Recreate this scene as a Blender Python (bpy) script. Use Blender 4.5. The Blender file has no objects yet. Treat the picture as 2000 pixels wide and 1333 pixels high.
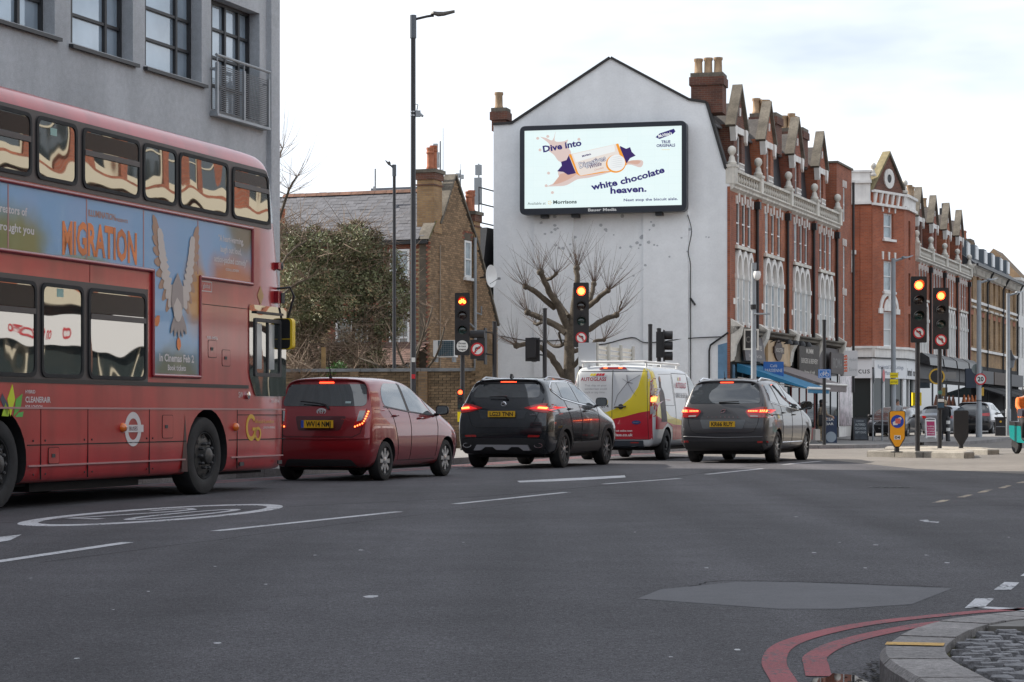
import bpy,bmesh,math,random
from mathutils import Vector as V,Matrix
from mathutils.bvhtree import BVHTree
from mathutils.geometry import delaunay_2d_cdt
random.seed(7)
R=math.radians
sin,cos,pi=math.sin,math.cos,math.pi
sc=bpy.context.scene
COL=sc.collection
# camera
F=4200.0
cam_d=bpy.data.cameras.new('camera')
cam=bpy.data.objects.new('camera',cam_d)
COL.objects.link(cam)
cam.location=(0,0,1.0)
cam.rotation_euler=(R(90),0,0)
cam_d.sensor_width=36
cam_d.lens=36*F/2000
cam_d.shift_y=0.0718
cam_d.clip_start=0.1
cam_d.clip_end=3000
sc.camera=cam
# sky and sun
SUN_AZ=(-0.94,0.34)
SUN_EL=R(39)
world=bpy.data.worlds.new('World')
sc.world=world
world.use_nodes=True
nt=world.node_tree
nt.nodes.clear()
wn=nt.nodes.new
out=wn('ShaderNodeOutputWorld')
bg=wn('ShaderNodeBackground')
sky=wn('ShaderNodeTexSky')
sky.sky_type='NISHITA'
sky.sun_disc=False
sky.sun_elevation=SUN_EL
sky.sun_rotation=math.atan2(SUN_AZ[0],SUN_AZ[1])
sky.air_density=1.0
sky.dust_density=2.0
tc=wn('ShaderNodeTexCoord')
mp=wn('ShaderNodeMapping')
mp.inputs['Scale'].default_value=(2.2,2.2,8)
mp.inputs['Rotation'].default_value=(0.2,0.25,0.3)
nz=wn('ShaderNodeTexNoise')
nz.inputs['Scale'].default_value=1.6
nz.inputs['Detail'].default_value=5
nz.inputs['Roughness'].default_value=0.55
rp=wn('ShaderNodeValToRGB')
rp.color_ramp.elements[0].position=0.36
rp.color_ramp.elements[0].color=(0.46,0.46,0.46,1)
rp.color_ramp.elements[1].position=0.58
rp.color_ramp.elements[1].color=(0.97,0.97,0.97,1)
mx=wn('ShaderNodeMix')
mx.data_type='RGBA'
mx.inputs[7].default_value=(8.3,8.8,9.5,1)
bg.inputs['Strength'].default_value=0.1
L=nt.links.new
L(tc.outputs['Generated'],mp.inputs['Vector'])
L(mp.outputs['Vector'],nz.inputs['Vector'])
L(nz.outputs['Fac'],rp.inputs['Fac'])
L(rp.outputs['Color'],mx.inputs[0])
L(sky.outputs['Color'],mx.inputs[6])
L(mx.outputs[2],bg.inputs['Color'])
L(bg.outputs['Background'],out.inputs['Surface'])
sun_d=bpy.data.lights.new('sun','SUN')
sun_d.energy=5.0
sun_d.angle=R(0.6)
sun_d.color=(1.0,0.93,0.83)
sun=bpy.data.objects.new('sun',sun_d)
COL.objects.link(sun)
ce=cos(SUN_EL)
sun.rotation_euler=V((SUN_AZ[0]*ce,SUN_AZ[1]*ce,sin(SUN_EL))).to_track_quat('Z','Y').to_euler()
sc.view_settings.view_transform='Standard'
sc.view_settings.look='None'
sc.view_settings.exposure=0.5
sc.view_settings.gamma=1.0
sc.render.engine='CYCLES'
sc.cycles.use_denoising=True
sc.cycles.max_bounces=6
sc.cycles.diffuse_bounces=3
sc.cycles.glossy_bounces=3
sc.cycles.transparent_max_bounces=4
sc.cycles.transmission_bounces=2
sc.cycles.caustics_reflective=False
sc.cycles.caustics_refractive=False
# materials
MATS={}
def mat(name,col,rough=0.6,metal=0.0,noise=None,bump=None,coat=0.0,spec=0.5,emit=None,estr=1.0,ior=None,rnd=0.0,tint=False,streak=None,coatr=0.03):
 """noise=(scale, amount, detail) darkens and lightens; bump=(scale, strength); rnd = per-object value spread; tint = per-face attribute"""
 if name in MATS:return MATS[name]
 m=bpy.data.materials.new(name)
 m.use_nodes=True
 n=m.node_tree.nodes;l=m.node_tree.links.new
 b=n['Principled BSDF']
 b.inputs['Roughness'].default_value=rough
 b.inputs['Metallic'].default_value=metal
 b.inputs['Specular IOR Level'].default_value=spec
 if ior:b.inputs['IOR'].default_value=ior
 b.inputs['Coat Weight'].default_value=coat
 b.inputs['Coat Roughness'].default_value=coatr
 c=(*col,1)
 b.inputs['Base Color'].default_value=c
 src=None
 def mul(prev,val):
  x=n.new('ShaderNodeMix');x.data_type='RGBA';x.blend_type='MULTIPLY'
  x.inputs[0].default_value=1.0
  if prev:l(prev,x.inputs[6])
  else:x.inputs[6].default_value=c
  l(val,x.inputs[7])
  return x.outputs[2]
 co=None
 if noise or bump or streak:
  co=n.new('ShaderNodeTexCoord').outputs['Object']
 if noise:
  for sc_,am,de in(noise if isinstance(noise[0],tuple)else(noise,)):
   t=n.new('ShaderNodeTexNoise');t.inputs['Scale'].default_value=sc_;t.inputs['Detail'].default_value=de
   l(co,t.inputs['Vector'])
   r=n.new('ShaderNodeMapRange');r.inputs[1].default_value=0.3;r.inputs[2].default_value=0.7
   r.inputs[3].default_value=1-am;r.inputs[4].default_value=1+am
   l(t.outputs['Fac'],r.inputs[0]);src=mul(src,r.outputs[0])
 if streak:
  mpn=n.new('ShaderNodeMapping');mpn.inputs['Scale'].default_value=(streak[0],streak[0],streak[0]*0.07)
  l(co,mpn.inputs['Vector'])
  t=n.new('ShaderNodeTexNoise');t.inputs['Scale'].default_value=1;t.inputs['Detail'].default_value=4
  l(mpn.outputs[0],t.inputs['Vector'])
  r=n.new('ShaderNodeMapRange');r.inputs[1].default_value=0.42;r.inputs[2].default_value=0.75
  r.inputs[3].default_value=1;r.inputs[4].default_value=1-streak[1]
  l(t.outputs['Fac'],r.inputs[0]);src=mul(src,r.outputs[0])
 if rnd:
  oi=n.new('ShaderNodeObjectInfo')
  r=n.new('ShaderNodeMapRange');r.inputs[3].default_value=1-rnd;r.inputs[4].default_value=1+rnd
  l(oi.outputs['Random'],r.inputs[0]);src=mul(src,r.outputs[0])
 if tint:
  a=n.new('ShaderNodeAttribute');a.attribute_name='tint'
  src=mul(src,a.outputs['Fac'])
 if src:l(src,b.inputs['Base Color'])
 if bump:
  t=n.new('ShaderNodeTexNoise');t.inputs['Scale'].default_value=bump[0];t.inputs['Detail'].default_value=bump[2]if len(bump)>2 else 4
  l(co,t.inputs['Vector'])
  bp=n.new('ShaderNodeBump');bp.inputs['Strength'].default_value=bump[1];bp.inputs['Distance'].default_value=0.02
  l(t.outputs['Fac'],bp.inputs['Height']);l(bp.outputs[0],b.inputs['Normal'])
 if emit:
  b.inputs['Emission Color'].default_value=(*emit,1)
  b.inputs['Emission Strength'].default_value=estr
 MATS[name]=m
 return m
def brick_mat(name,c1,c2,mortar,grime=0.25,row=0.075,width=0.225):
 m=mat(name,c1,0.85)
 n=m.node_tree.nodes;l=m.node_tree.links.new;b=n['Principled BSDF']
 co=n.new('ShaderNodeTexCoord');sp=n.new('ShaderNodeSeparateXYZ');l(co.outputs['Object'],sp.inputs[0])
 ad=n.new('ShaderNodeMath');ad.operation='ADD';l(sp.outputs[0],ad.inputs[0]);l(sp.outputs[1],ad.inputs[1])
 cb=n.new('ShaderNodeCombineXYZ');l(ad.outputs[0],cb.inputs[0]);l(sp.outputs[2],cb.inputs[1])
 t=n.new('ShaderNodeTexBrick');l(cb.outputs[0],t.inputs['Vector'])
 t.inputs['Scale'].default_value=1;t.inputs['Brick Width'].default_value=width;t.inputs['Row Height'].default_value=row
 t.inputs['Mortar Size'].default_value=0.006;t.inputs['Color1'].default_value=(*c1,1);t.inputs['Color2'].default_value=(*c2,1)
 t.inputs['Mortar'].default_value=(*mortar,1);t.inputs['Bias'].default_value=-0.1
 nn=n.new('ShaderNodeTexNoise');nn.inputs['Scale'].default_value=0.9;nn.inputs['Detail'].default_value=6
 l(co.outputs['Object'],nn.inputs['Vector'])
 r=n.new('ShaderNodeMapRange');r.inputs[1].default_value=0.3;r.inputs[2].default_value=0.7
 r.inputs[3].default_value=1-grime;r.inputs[4].default_value=1+grime*0.7;l(nn.outputs['Fac'],r.inputs[0])
 x=n.new('ShaderNodeMix');x.data_type='RGBA';x.blend_type='MULTIPLY';x.inputs[0].default_value=1
 l(t.outputs['Color'],x.inputs[6]);l(r.outputs[0],x.inputs[7]);l(x.outputs[2],b.inputs['Base Color'])
 bp=n.new('ShaderNodeBump');bp.inputs['Strength'].default_value=0.5;bp.inputs['Distance'].default_value=0.01;bp.invert=True
 l(t.outputs['Fac'],bp.inputs['Height']);l(bp.outputs[0],b.inputs['Normal'])
 return m
# mesh helper
class MB:
 def __init__(s):s.v=[];s.f=[];s.mi=[];s.t=[];s.tv=1.0
 def add(s,vs,fs,mi=0,M=None):
  o=len(s.v)
  s.v+=[tuple(M@V(p))for p in vs]if M else[tuple(p)for p in vs]
  for f in fs:
   s.f.append([i+o for i in f]);s.mi.append(mi);s.t.append(s.tv)
 def box(s,x0,x1,y0,y1,z0,z1,mi=0,M=None):
  vs=[(x,y,z)for x in(x0,x1)for y in(y0,y1)for z in(z0,z1)]
  s.add(vs,[(0,1,3,2),(4,6,7,5),(0,4,5,1),(2,3,7,6),(0,2,6,4),(1,5,7,3)],mi,M)
  return s
 def prism(s,poly,a,b,ax='y',mi=0,M=None):
  """poly: 2-D points; extruded from a to b along ax (y: poly is x,z; z: poly is x,y; x: poly is y,z)"""
  def p3(p,d):
   return(p[0],d,p[1])if ax=='y' else(p[0],p[1],d)if ax=='z' else(d,p[0],p[1])
  n=len(poly)
  vs=[p3(p,a)for p in poly]+[p3(p,b)for p in poly]
  fs=[tuple(range(n-1,-1,-1)),tuple(range(n,2*n))]+[(i,(i+1)%n,(i+1)%n+n,i+n)for i in range(n)]
  s.add(vs,fs,mi,M)
  return s
 def tube(s,pts,r,n=8,mi=0,cap=True,M=None):
  pts=[V(p)for p in pts];k=len(pts)
  rs=r if isinstance(r,(list,tuple))else[r]*k
  vs=[];fs=[]
  up=None
  for i,p in enumerate(pts):
   d=(pts[min(i+1,k-1)]-pts[max(i-1,0)])
   if d.length<1e-9:d=V((0,0,1))
   d.normalize()
   if up is None:up=d.orthogonal().normalized()
   up=(up-d*up.dot(d))
   if up.length<1e-6:up=d.orthogonal()
   up.normalize();w=d.cross(up)
   for j in range(n):
    a=2*pi*j/n
    vs.append(p+(up*cos(a)+w*sin(a))*rs[i])
  for i in range(k-1):
   for j in range(n):
    j2=(j+1)%n
    fs.append((i*n+j,i*n+j2,(i+1)*n+j2,(i+1)*n+j))
  if cap:fs+=[tuple(range(n-1,-1,-1)),tuple(range((k-1)*n,k*n))]
  s.add(vs,fs,mi,M)
  return s
 def lathe(s,prof,n=16,M=None,mi=0,caps=True):
  """prof: (radius, z) pairs round the local z axis"""
  k=len(prof);vs=[];fs=[]
  for r,z in prof:
   for j in range(n):
    a=2*pi*j/n
    vs.append((r*cos(a),r*sin(a),z))
  for i in range(k-1):
   for j in range(n):
    j2=(j+1)%n
    fs.append((i*n+j,i*n+j2,(i+1)*n+j2,(i+1)*n+j))
  if caps:fs+=[tuple(range(n-1,-1,-1)),tuple(range((k-1)*n,k*n))]
  s.add(vs,fs,mi,M)
  return s
 def mesh(s,name,mats,smooth=None):
  me=bpy.data.meshes.new(name)
  me.from_pydata(s.v,[],s.f)
  for m in(mats if isinstance(mats,(list,tuple))else[mats]):me.materials.append(m)
  if any(s.mi):me.polygons.foreach_set('material_index',s.mi)
  if any(t!=1.0 for t in s.t):
   a=me.attributes.new('tint','FLOAT','FACE');a.data.foreach_set('value',s.t)
  if smooth is not None:
   me.shade_smooth();me.set_sharp_from_angle(angle=R(smooth))
  me.update()
  return me
 def build(s,name,mats,parent=None,smooth=None,label=None,kind=None,loc=None):
  return link(s.mesh(name,mats,smooth),name,parent,label,kind,loc)
def link(me,name,parent=None,label=None,kind=None,loc=None,rot=None):
 o=bpy.data.objects.new(name,me)
 COL.objects.link(o)
 if parent:o.parent=parent
 if label:o['label']=label
 if kind:o['kind']=kind
 if loc:o.location=loc
 if rot:o.rotation_euler=rot
 return o
def thing(name,label,cat,loc=(0,0,0),rz=0.0,group=None):
 o=bpy.data.objects.new(name,None)
 COL.objects.link(o)
 o.empty_display_size=0.2
 o.location=loc;o.rotation_euler=(0,0,rz)
 o['label']=label;o['category']=cat
 if group:o['group']=group
 return o
def tag(o,label,cat,group=None):
 o['label']=label;o['category']=cat
 if group:o['group']=group
 return o
def copy_tree(o,parent=None):
 c=o.copy();COL.objects.link(c)
 if parent:c.parent=parent
 for ch in list(o.children):copy_tree(ch,c)
 return c
def rpoly(pts,r,n=4):
 """round the corners of a polygon; r may be a list"""
 out=[];k=len(pts)
 for i in range(k):
  p=V(pts[i]);a=V(pts[i-1])-p;b=V(pts[(i+1)%k])-p
  rr=r[i]if isinstance(r,(list,tuple))else r
  rr=min(rr,a.length*0.49,b.length*0.49)
  if rr<1e-4:out.append(tuple(p));continue
  s_,e_=p+a.normalized()*rr,p+b.normalized()*rr
  for j in range(n+1):
   t=j/n
   out.append(tuple(s_*(1-t)**2+p*2*t*(1-t)+e_*t*t))
 return out
def rrect(x0,x1,z0,z1,r,n=4):return rpoly([(x0,z0),(x1,z0),(x1,z1),(x0,z1)],r,n)
def circ(x,z,r,n=20,a0=0,a1=2*pi):
 return[(x+r*cos(a0+(a1-a0)*i/n),z+r*sin(a0+(a1-a0)*i/n))for i in range(n+(0 if abs(a1-a0-2*pi)<1e-6 else 1))]
def ring_prism(mb,outer,inner,a,b,mi=0,ax='y'):
 """frame between two loops with the same number of points"""
 n=len(outer)
 def p3(p,d):return(p[0],d,p[1])if ax=='y' else(d,p[0],p[1])if ax=='x' else(p[0],p[1],d)
 vs=[p3(p,a)for p in outer]+[p3(p,a)for p in inner]+[p3(p,b)for p in outer]+[p3(p,b)for p in inner]
 fs=[]
 for i in range(n):
  j=(i+1)%n
  fs+=[(i,j,n+j,n+i),(2*n+i,3*n+i,3*n+j,2*n+j),(i,2*n+i,2*n+j,j),(n+i,n+j,3*n+j,3*n+i)]
 mb.add(vs,fs,mi)
# lettering
_glyph={}
def text_geo(body,bold=0.0):
 key=(body,bold)
 if key in _glyph:return _glyph[key]
 cu=bpy.data.curves.new('t','FONT');cu.body=body;cu.size=1.0;cu.resolution_u=2;cu.offset=bold
 ob=bpy.data.objects.new('t',cu);COL.objects.link(ob)
 dg=bpy.context.evaluated_depsgraph_get()
 me=bpy.data.meshes.new_from_object(ob.evaluated_get(dg))
 vs=[tuple(v.co)for v in me.vertices];fs=[tuple(p.vertices)for p in me.polygons]
 bpy.data.objects.remove(ob);bpy.data.curves.remove(cu);bpy.data.meshes.remove(me)
 _glyph[key]=(vs,fs)
 return vs,fs
def text(body,x,z,h,m,parent,face='-y',d=0.0,w=None,align='c',bold=0.015,rot=0.0,name='lettering',arc=0.0,shear=0.0,mirror=False):
 """text whose capitals stand h tall, base line at z; d = coordinate of the printed plane; w squeezes it to that width"""
 vs,fs=text_geo(body,bold)
 if not vs:return None
 x0=min(v[0]for v in vs);x1=max(v[0]for v in vs)
 k=h/0.70;kx=(w/(x1-x0))if w else k
 W=(x1-x0)*kx
 ox={'c':-W/2,'l':0,'r':-W}[align]
 o2=[]
 for v in vs:
  px=(v[0]-x0)*kx+ox;pz=v[1]*k
  px+=shear*pz
  if mirror:px=-px
  if arc:pz+=arc*(px*px)/max(W*W/4,1e-6)
  px,pz=px*cos(rot)-pz*sin(rot),px*sin(rot)+pz*cos(rot)
  px+=x;pz+=z
  o2 .append((px,d,pz)if face=='-y' else(d,-px,pz)if face=='-x' else(d,px,pz)if face=='+x' else(px,pz,d))
 mb=MB();mb.add(o2,fs)
 return mb.build(name,m,parent)
def P(u,v,Y):return V(((u-1000)/F*Y,Y,1+(810-v)/F*Y))
def G(u,v,z=0.0):
 Y=(1-z)*F/(v-810)
 return V(((u-1000)/F*Y,Y,z))
def gz(Y):
 t=min(max((Y-50)/32,0),1)
 return-0.2*t*t*(3-2*t)
# shared materials
black=mat('black_paint',(0.012,0.012,0.014),0.45)
blackm=mat('matt_black',(0.010,0.010,0.011),0.8,noise=(3,0.25,3))
rubber=mat('rubber',(0.018,0.018,0.019),0.75,noise=(8,0.3,3),bump=(40,0.1))
white=mat('white_paint',(0.80,0.80,0.79),0.55,noise=(1.2,0.05,3))
stone=mat('painted_stone',(0.68,0.64,0.57),0.75,noise=((1.4,0.16,5),(9,0.08,3)),streak=(5,0.3))
stonew=mat('white_stone',(0.80,0.77,0.73),0.7,noise=(2,0.1,4),streak=(4,0.2))
coping=mat('mossy_coping',(0.135,0.118,0.095),0.9,noise=((2,0.35,5),(14,0.2,3)))
greypost=mat('grey_post',(0.30,0.32,0.34),0.45,0.3,noise=(3,0.12,3))
darkpost=mat('dark_post',(0.022,0.022,0.026),0.42,noise=(2,0.2,3))
chrome=mat('chrome',(0.7,0.7,0.72),0.15,1.0)
steel=mat('brushed_steel',(0.45,0.46,0.48),0.35,0.9)
alloy=mat('alloy',(0.42,0.42,0.43),0.32,0.8)
glass_car=mat('car_glass',(0.010,0.013,0.015),0.02,spec=0.9,ior=1.75)
glass_sky=mat('side_glass',(0.06,0.075,0.085),0.02,spec=1.0,ior=2.3)
glass_win=mat('window_glass',(0.035,0.045,0.05),0.03,spec=0.9,ior=1.8)
glass_net=mat('net_curtain_glass',(0.34,0.40,0.43),0.15,spec=0.8,noise=(3,0.2,3))
red_sig=mat('red_signal',(0.5,0.02,0.01),0.4,emit=(1.0,0.05,0.012),estr=7)
amber_hot=mat('signal_core',(0.8,0.3,0.03),0.4,emit=(1.0,0.42,0.05),estr=5)
tail_lit=mat('tail_lamp_lit',(0.5,0.01,0.01),0.3,emit=(1.0,0.06,0.02),estr=3.2)
tail_core=mat('tail_lamp_core',(0.8,0.2,0.05),0.3,emit=(1.0,0.20,0.05),estr=3.2)
tail_red=mat('tail_lens',(0.22,0.006,0.008),0.08,coat=1.0,emit=(1,0.02,0.02),estr=0.05)
tail_clear=mat('tail_lens_clear',(0.35,0.34,0.34),0.12,coat=1.0)
lens_off=mat('signal_lens_off',(0.02,0.010,0.008),0.12,coat=1)
lens_green=mat('signal_lens_green_off',(0.006,0.03,0.026),0.12,coat=1)
plate_y=mat('plate_yellow',(0.72,0.42,0.02),0.4)
plate_w=mat('plate_white',(0.7,0.7,0.68),0.4)
ink=mat('black_ink',(0.012,0.012,0.012),0.5)
signred=mat('sign_red',(0.55,0.02,0.03),0.4)
signwhite=mat('sign_white',(0.72,0.72,0.70),0.4)
print_white=mat('print_white',(0.78,0.76,0.76),0.5)
yellow=mat('yellow_paint',(0.80,0.55,0.02),0.45)
yellow_box=mat('yellow_box',(0.85,0.66,0.0),0.4)
terra=mat('terracotta',(0.36,0.13,0.07),0.85,noise=(4,0.25,4))
buffpot=mat('buff_chimney_pot',(0.42,0.29,0.18),0.85,noise=(3,0.3,4),streak=(4,0.35))
slate=mat('slate',(0.105,0.105,0.118),0.6,rnd=0.22,noise=((3,0.2,4),(18,0.15,3)),bump=(14,0.25))
slate_d=mat('dark_slate',(0.035,0.037,0.043),0.55,noise=((2,0.3,5),(11,0.2,3)))
redbrick=brick_mat('red_brick',(0.35,0.104,0.050),(0.24,0.07,0.037),(0.25,0.17,0.13))
darkbrick=brick_mat('sooty_red_brick',(0.17,0.062,0.038),(0.10,0.044,0.034),(0.17,0.13,0.10),0.35)
redbrick2=brick_mat('orange_brick',(0.40,0.13,0.06),(0.29,0.088,0.044),(0.27,0.18,0.13),0.3)
redbrick3=brick_mat('plum_brick',(0.29,0.088,0.05),(0.20,0.06,0.038),(0.22,0.15,0.12),0.35)
yellowbrick=brick_mat('yellow_brick',(0.40,0.25,0.12),(0.29,0.17,0.085),(0.26,0.20,0.14),0.35)
brownbrick=brick_mat('brown_brick',(0.25,0.16,0.085),(0.16,0.105,0.06),(0.16,0.13,0.10),0.35)
leadpipe=mat('painted_iron',(0.014,0.014,0.016),0.5)
# ground, road, pavements
def lerp_tab(tab,x):
 for(a,za),(b,zb)in zip(tab,tab[1:]):
  if x<=b:return za+(zb-za)*min(max((x-a)/(b-a),0),1)
 return tab[-1][1]
GZ=[(0,0),(52,0),(62,-0.06),(75,-0.16),(85,-0.17),(95,-0.1),(105,0),(115,0.08),(130,0.2),(220,0.8),(900,3.0)]
def gz(Y):return lerp_tab(GZ,Y)
asphalt=mat('asphalt',(0.080,0.077,0.084),0.8,noise=((0.2,0.2,4),(1.7,0.12,5),(16,0.2,3),(52,0.5,2),(130,0.55,2)),bump=(110,0.7),spec=0.35)
_n=asphalt.node_tree.nodes;_l=asphalt.node_tree.links.new;_b=_n['Principled BSDF'];_t=_n.new('ShaderNodeTexCoord');_m=_n.new('ShaderNodeMapping');_m.inputs['Rotation'].default_value=(0,0,R(15.5));_m.inputs['Scale'].default_value=(0.9,0.035,1)
_z=_n.new('ShaderNodeTexNoise');_z.inputs['Scale'].default_value=1.0;_z.inputs['Detail'].default_value=3;_r=_n.new('ShaderNodeMapRange');_r.inputs[1].default_value=0.35;_r.inputs[2].default_value=0.68;_r.inputs[3].default_value=0.80;_r.inputs[4].default_value=1.22
_x=_n.new('ShaderNodeMix');_x.data_type='RGBA';_x.blend_type='MULTIPLY';_x.inputs[0].default_value=1;_s=_b.inputs['Base Color'].links[0].from_socket
_l(_t.outputs['Object'],_m.inputs[0]);_l(_m.outputs[0],_z.inputs['Vector']);_l(_z.outputs['Fac'],_r.inputs[0]);_l(_s,_x.inputs[6]);_l(_r.outputs[0],_x.inputs[7]);_l(_x.outputs[2],_b.inputs['Base Color'])
asph_sunlit=mat('sunlit_old_asphalt',(0.165,0.15,0.135),0.85,noise=((0.3,0.14,3),(3,0.15,5),(90,0.3,2)),bump=(120,0.3),spec=0.3)  # older asphalt, its colour paled so the sunlit stretch reads as lit
asph_patch=mat('smooth_asphalt',(0.097,0.096,0.104),0.75,noise=((1.1,0.10,4),(9,0.08,4),(60,0.16,2)),bump=(160,0.15),spec=0.4)
asph_dark=mat('worn_dark_asphalt',(0.043,0.042,0.047),0.75,noise=((0.8,0.2,5),(40,0.25,3)),spec=0.4)
paving=mat('paving',(0.20,0.19,0.18),0.85,noise=((0.8,0.15,4),(9,0.12,4)))
kerbm=mat('granite_kerb',(0.215,0.20,0.195),0.8,rnd=0.08,noise=((2.5,0.2,5),(45,0.28,3),(160,0.22,2)),bump=(70,0.35))
settm=mat('granite_sett',(0.15,0.148,0.158),0.65,rnd=0.2,noise=((9,0.25,5),(70,0.3,3)),bump=(35,0.7))
moss=mat('mossy_joint',(0.055,0.05,0.018),0.95,noise=((6,0.6,5),(40,0.5,3)),bump=(60,1.0))
def worn(name,col,amt):
 m=mat(name,col,0.75,noise=((2.5,0.12,4),(60,0.2,3)),bump=(110,0.3))
 n=m.node_tree.nodes;l=m.node_tree.links.new
 co=n.new('ShaderNodeTexCoord');t=n.new('ShaderNodeTexNoise');t.inputs['Scale'].default_value=38;t.inputs['Detail'].default_value=4
 l(co.outputs['Object'],t.inputs['Vector'])
 t2=n.new('ShaderNodeTexNoise');t2 .inputs['Scale'].default_value=2.2;l(co.outputs['Object'],t2 .inputs['Vector'])
 ad=n.new('ShaderNodeMath');ad.operation='MULTIPLY_ADD';ad.inputs[1].default_value=0.7;l(t2 .outputs['Fac'],ad.inputs[0]);l(t.outputs['Fac'],ad.inputs[2])
 r=n.new('ShaderNodeMapRange');r.inputs[1].default_value=amt-0.06;r.inputs[2].default_value=amt+0.06;l(ad.outputs[0],r.inputs[0])
 x=n.new('ShaderNodeMix');x.data_type='RGBA';l(r.outputs[0],x.inputs[0])
 old=n['Principled BSDF'].inputs['Base Color'].links[0].from_socket
 l(old,x.inputs[6]);x.inputs[7].default_value=(0.07,0.07,0.078,1);l(x.outputs[2],n['Principled BSDF'].inputs['Base Color'])
 return m
roadwhite=worn('road_paint_white',(0.50,0.50,0.52),0.98)
roadyellow=worn('road_paint_cream',(0.42,0.34,0.24),0.92)
roadred=worn('road_paint_red',(0.26,0.062,0.072),1.0)
def sheet(name,pts,m,dz,label=None,kind='structure',parent=None):
 """flat sheet lying on the road along a polygon of ground points"""
 vs=[(p[0],p[1],gz(p[1])+dz)for p in pts]
 mb=MB();mb.add(vs,[tuple(range(len(vs)))])
 o=mb.build(name,m,parent);
 if kind:o['kind']=kind
 if label:o['label']=label
 return o
def band(name,cen,w,m,dz,**k):
 L_,R_=[],[]
 cen=[V((p[0],p[1]))for p in cen]
 for i,p in enumerate(cen):
  d=(cen[min(i+1,len(cen)-1)]-cen[max(i-1,0)]).normalized();nn=V((-d.y,d.x))*w/2
  L_.append(p+nn);R_.append(p-nn)
 mb=MB();n=len(cen)
 mb.add([(*p,gz(p.y)+dz)for p in L_]+[(*p,gz(p.y)+dz)for p in R_],[(i,i+1,n+i+1,n+i)for i in range(n-1)])
 o=mb.build(name,m);o['kind']='structure'
 return o
def smooth_line(pts,n=6):
 pts=[V(p)for p in pts];out=[]
 for i in range(len(pts)-1):
  p0,p1,p2,p3=pts[max(i-1,0)],pts[i],pts[i+1],pts[min(i+2,len(pts)-1)]
  for j in range(n):
   t=j/n
   out.append(0.5*((2*p1)+(p2-p0)*t+(2*p0-5*p1+4*p2-p3)*t*t+(3*p1-p0-3*p2+p3)*t**3))
 out.append(pts[-1])
 return out
ys=[-80,-20,0,10,20,30,40,52]+list(range(54,132,3))+[160,220,400,900]
xs=[-400,-60,-20,-10,0,5,10,20,40,90,400]
mb=MB()
mb.add([(x,y,gz(y))for y in ys for x in xs],[(j*len(xs)+i,j*len(xs)+i+1,(j+1)*len(xs)+i+1,(j+1)*len(xs)+i)for j in range(len(ys)-1)for i in range(len(xs)-1)])
mb.build('road',asphalt,kind='structure')
old=[(7.0,46.5),(7.25,42),(7.45,39.6),(8.0,38.2),(8.6,36.2),(9.4,33),(14,31),(40,27),(60,75),(40,104),(20,104),(13,78),(10.8,71),(8.3,69.6),(6.2,66.5),(3.9,59),(4.6,52)]  # outline of the sunlit stretch that gets the paled asphalt
def cut_sheet(name,poly,m,dz):
 """sheet split along the ground's own rows so that it follows the slope"""
 bm_=bmesh.new();f=bm_.faces.new([bm_.verts.new((x,y,0))for x,y in poly])
 for y in ys:
  bmesh.ops.bisect_plane(bm_,geom=bm_.verts[:]+bm_.edges[:]+bm_.faces[:],plane_co=(0,y,0),plane_no=(0,1,0))
 for v_ in bm_.verts:v_.co.z=gz(v_.co.y)+dz
 bmesh.ops.triangulate(bm_,faces=bm_.faces[:])
 me=bpy.data.meshes.new(name);bm_.to_mesh(me);bm_.free();me.materials.append(m)
 return link(me,name,kind='structure')
cut_sheet('sunlit_road',old,asph_sunlit,0.0015)
sheet('road_patch',[G(*p)for p in[(1245,1170),(1290,1152),(1440,1137),(1560,1138),(1860,1150),(1780,1181),(1640,1190),(1520,1190),(1380,1180)]],asph_patch,0.0015)
for a,b in[((-60,1106),(250,1060)),((420,1038),(780,1000)),((888,985),(1108,962)),((1180,946),(1328,935)),((1380,927),(1488,916)),((1530,908),(1605,901))]:
 a,b=G(*a),G(*b)
 band('lane_marking',[a.xy,b.xy],0.11,roadwhite,0.003)
sheet('lane_marking',[G(*p)for p in[(1010,940),(1220,929),(1222,933),(1160,937),(1100,940),(1015,943)]],roadwhite,0.003)
sheet('lane_marking',[G(*p)for p in[(-40,1054),(42,1045),(20,1056),(-40,1066)]],roadwhite,0.003)
for q in([(1884,1189),(1905,1170),(1942,1170),(1922,1188)],[(1941,1153),(1962,1138),(1991,1139),(1975,1153)],[(1993,1126),(2006,1117),(2040,1118),(2030,1127)],[(1884,1187),(1922,1186),(2060,1193),(2060,1198),(1990,1194)]):
 sheet('give_way_marking',[G(*p)for p in q],roadwhite,0.003)
for q in([(1818,983),(1841,977),(1856,977),(1836,983)],[(1868,972),(1889,967),(1901,967),(1884,972)],[(1908,963),(1926,957),(1939,957),(1922,963)],[(1949,954),(1965,949),(1976,949),(1962,954)],[(1984,944),(1996,941),(2012,941),(2002,944)]):
 sheet('crossing_stud',[G(*p)for p in q],roadyellow,0.003)
sheet('lane_marking',[G(*p)for p in[(1794,1017),(1812,1016),(1815,1019),(1835,1020),(1832,1022),(1806,1020)]],roadwhite,0.003)
for uv in[(725,1166),(519,1142),(290,1156),(220,1192),(420,1107),(150,1287),(705,1075),(615,1085),(60,1130),(425,1257),(905,1060),(1440,1270),(1310,1284),(1710,1065),(1590,1080),(1640,1060),(1810,1085),(1850,1100),(1970,1050),(1240,1040),(1690,1110),(330,1020),(1380,1110),(1555,1010)]:
 g=G(*uv);a=0.008+0.012*random.random()+(0.03 if uv[0]==725 else 0)
 sheet('road_fleck',[(g.x+a*1.2*cos(k)*(0.7+0.5*random.random()),g.y+a*2.0*sin(k))for k in[0,0.9,1.9,3.0,4.1,5.2]],roadwhite,0.002)
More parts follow.
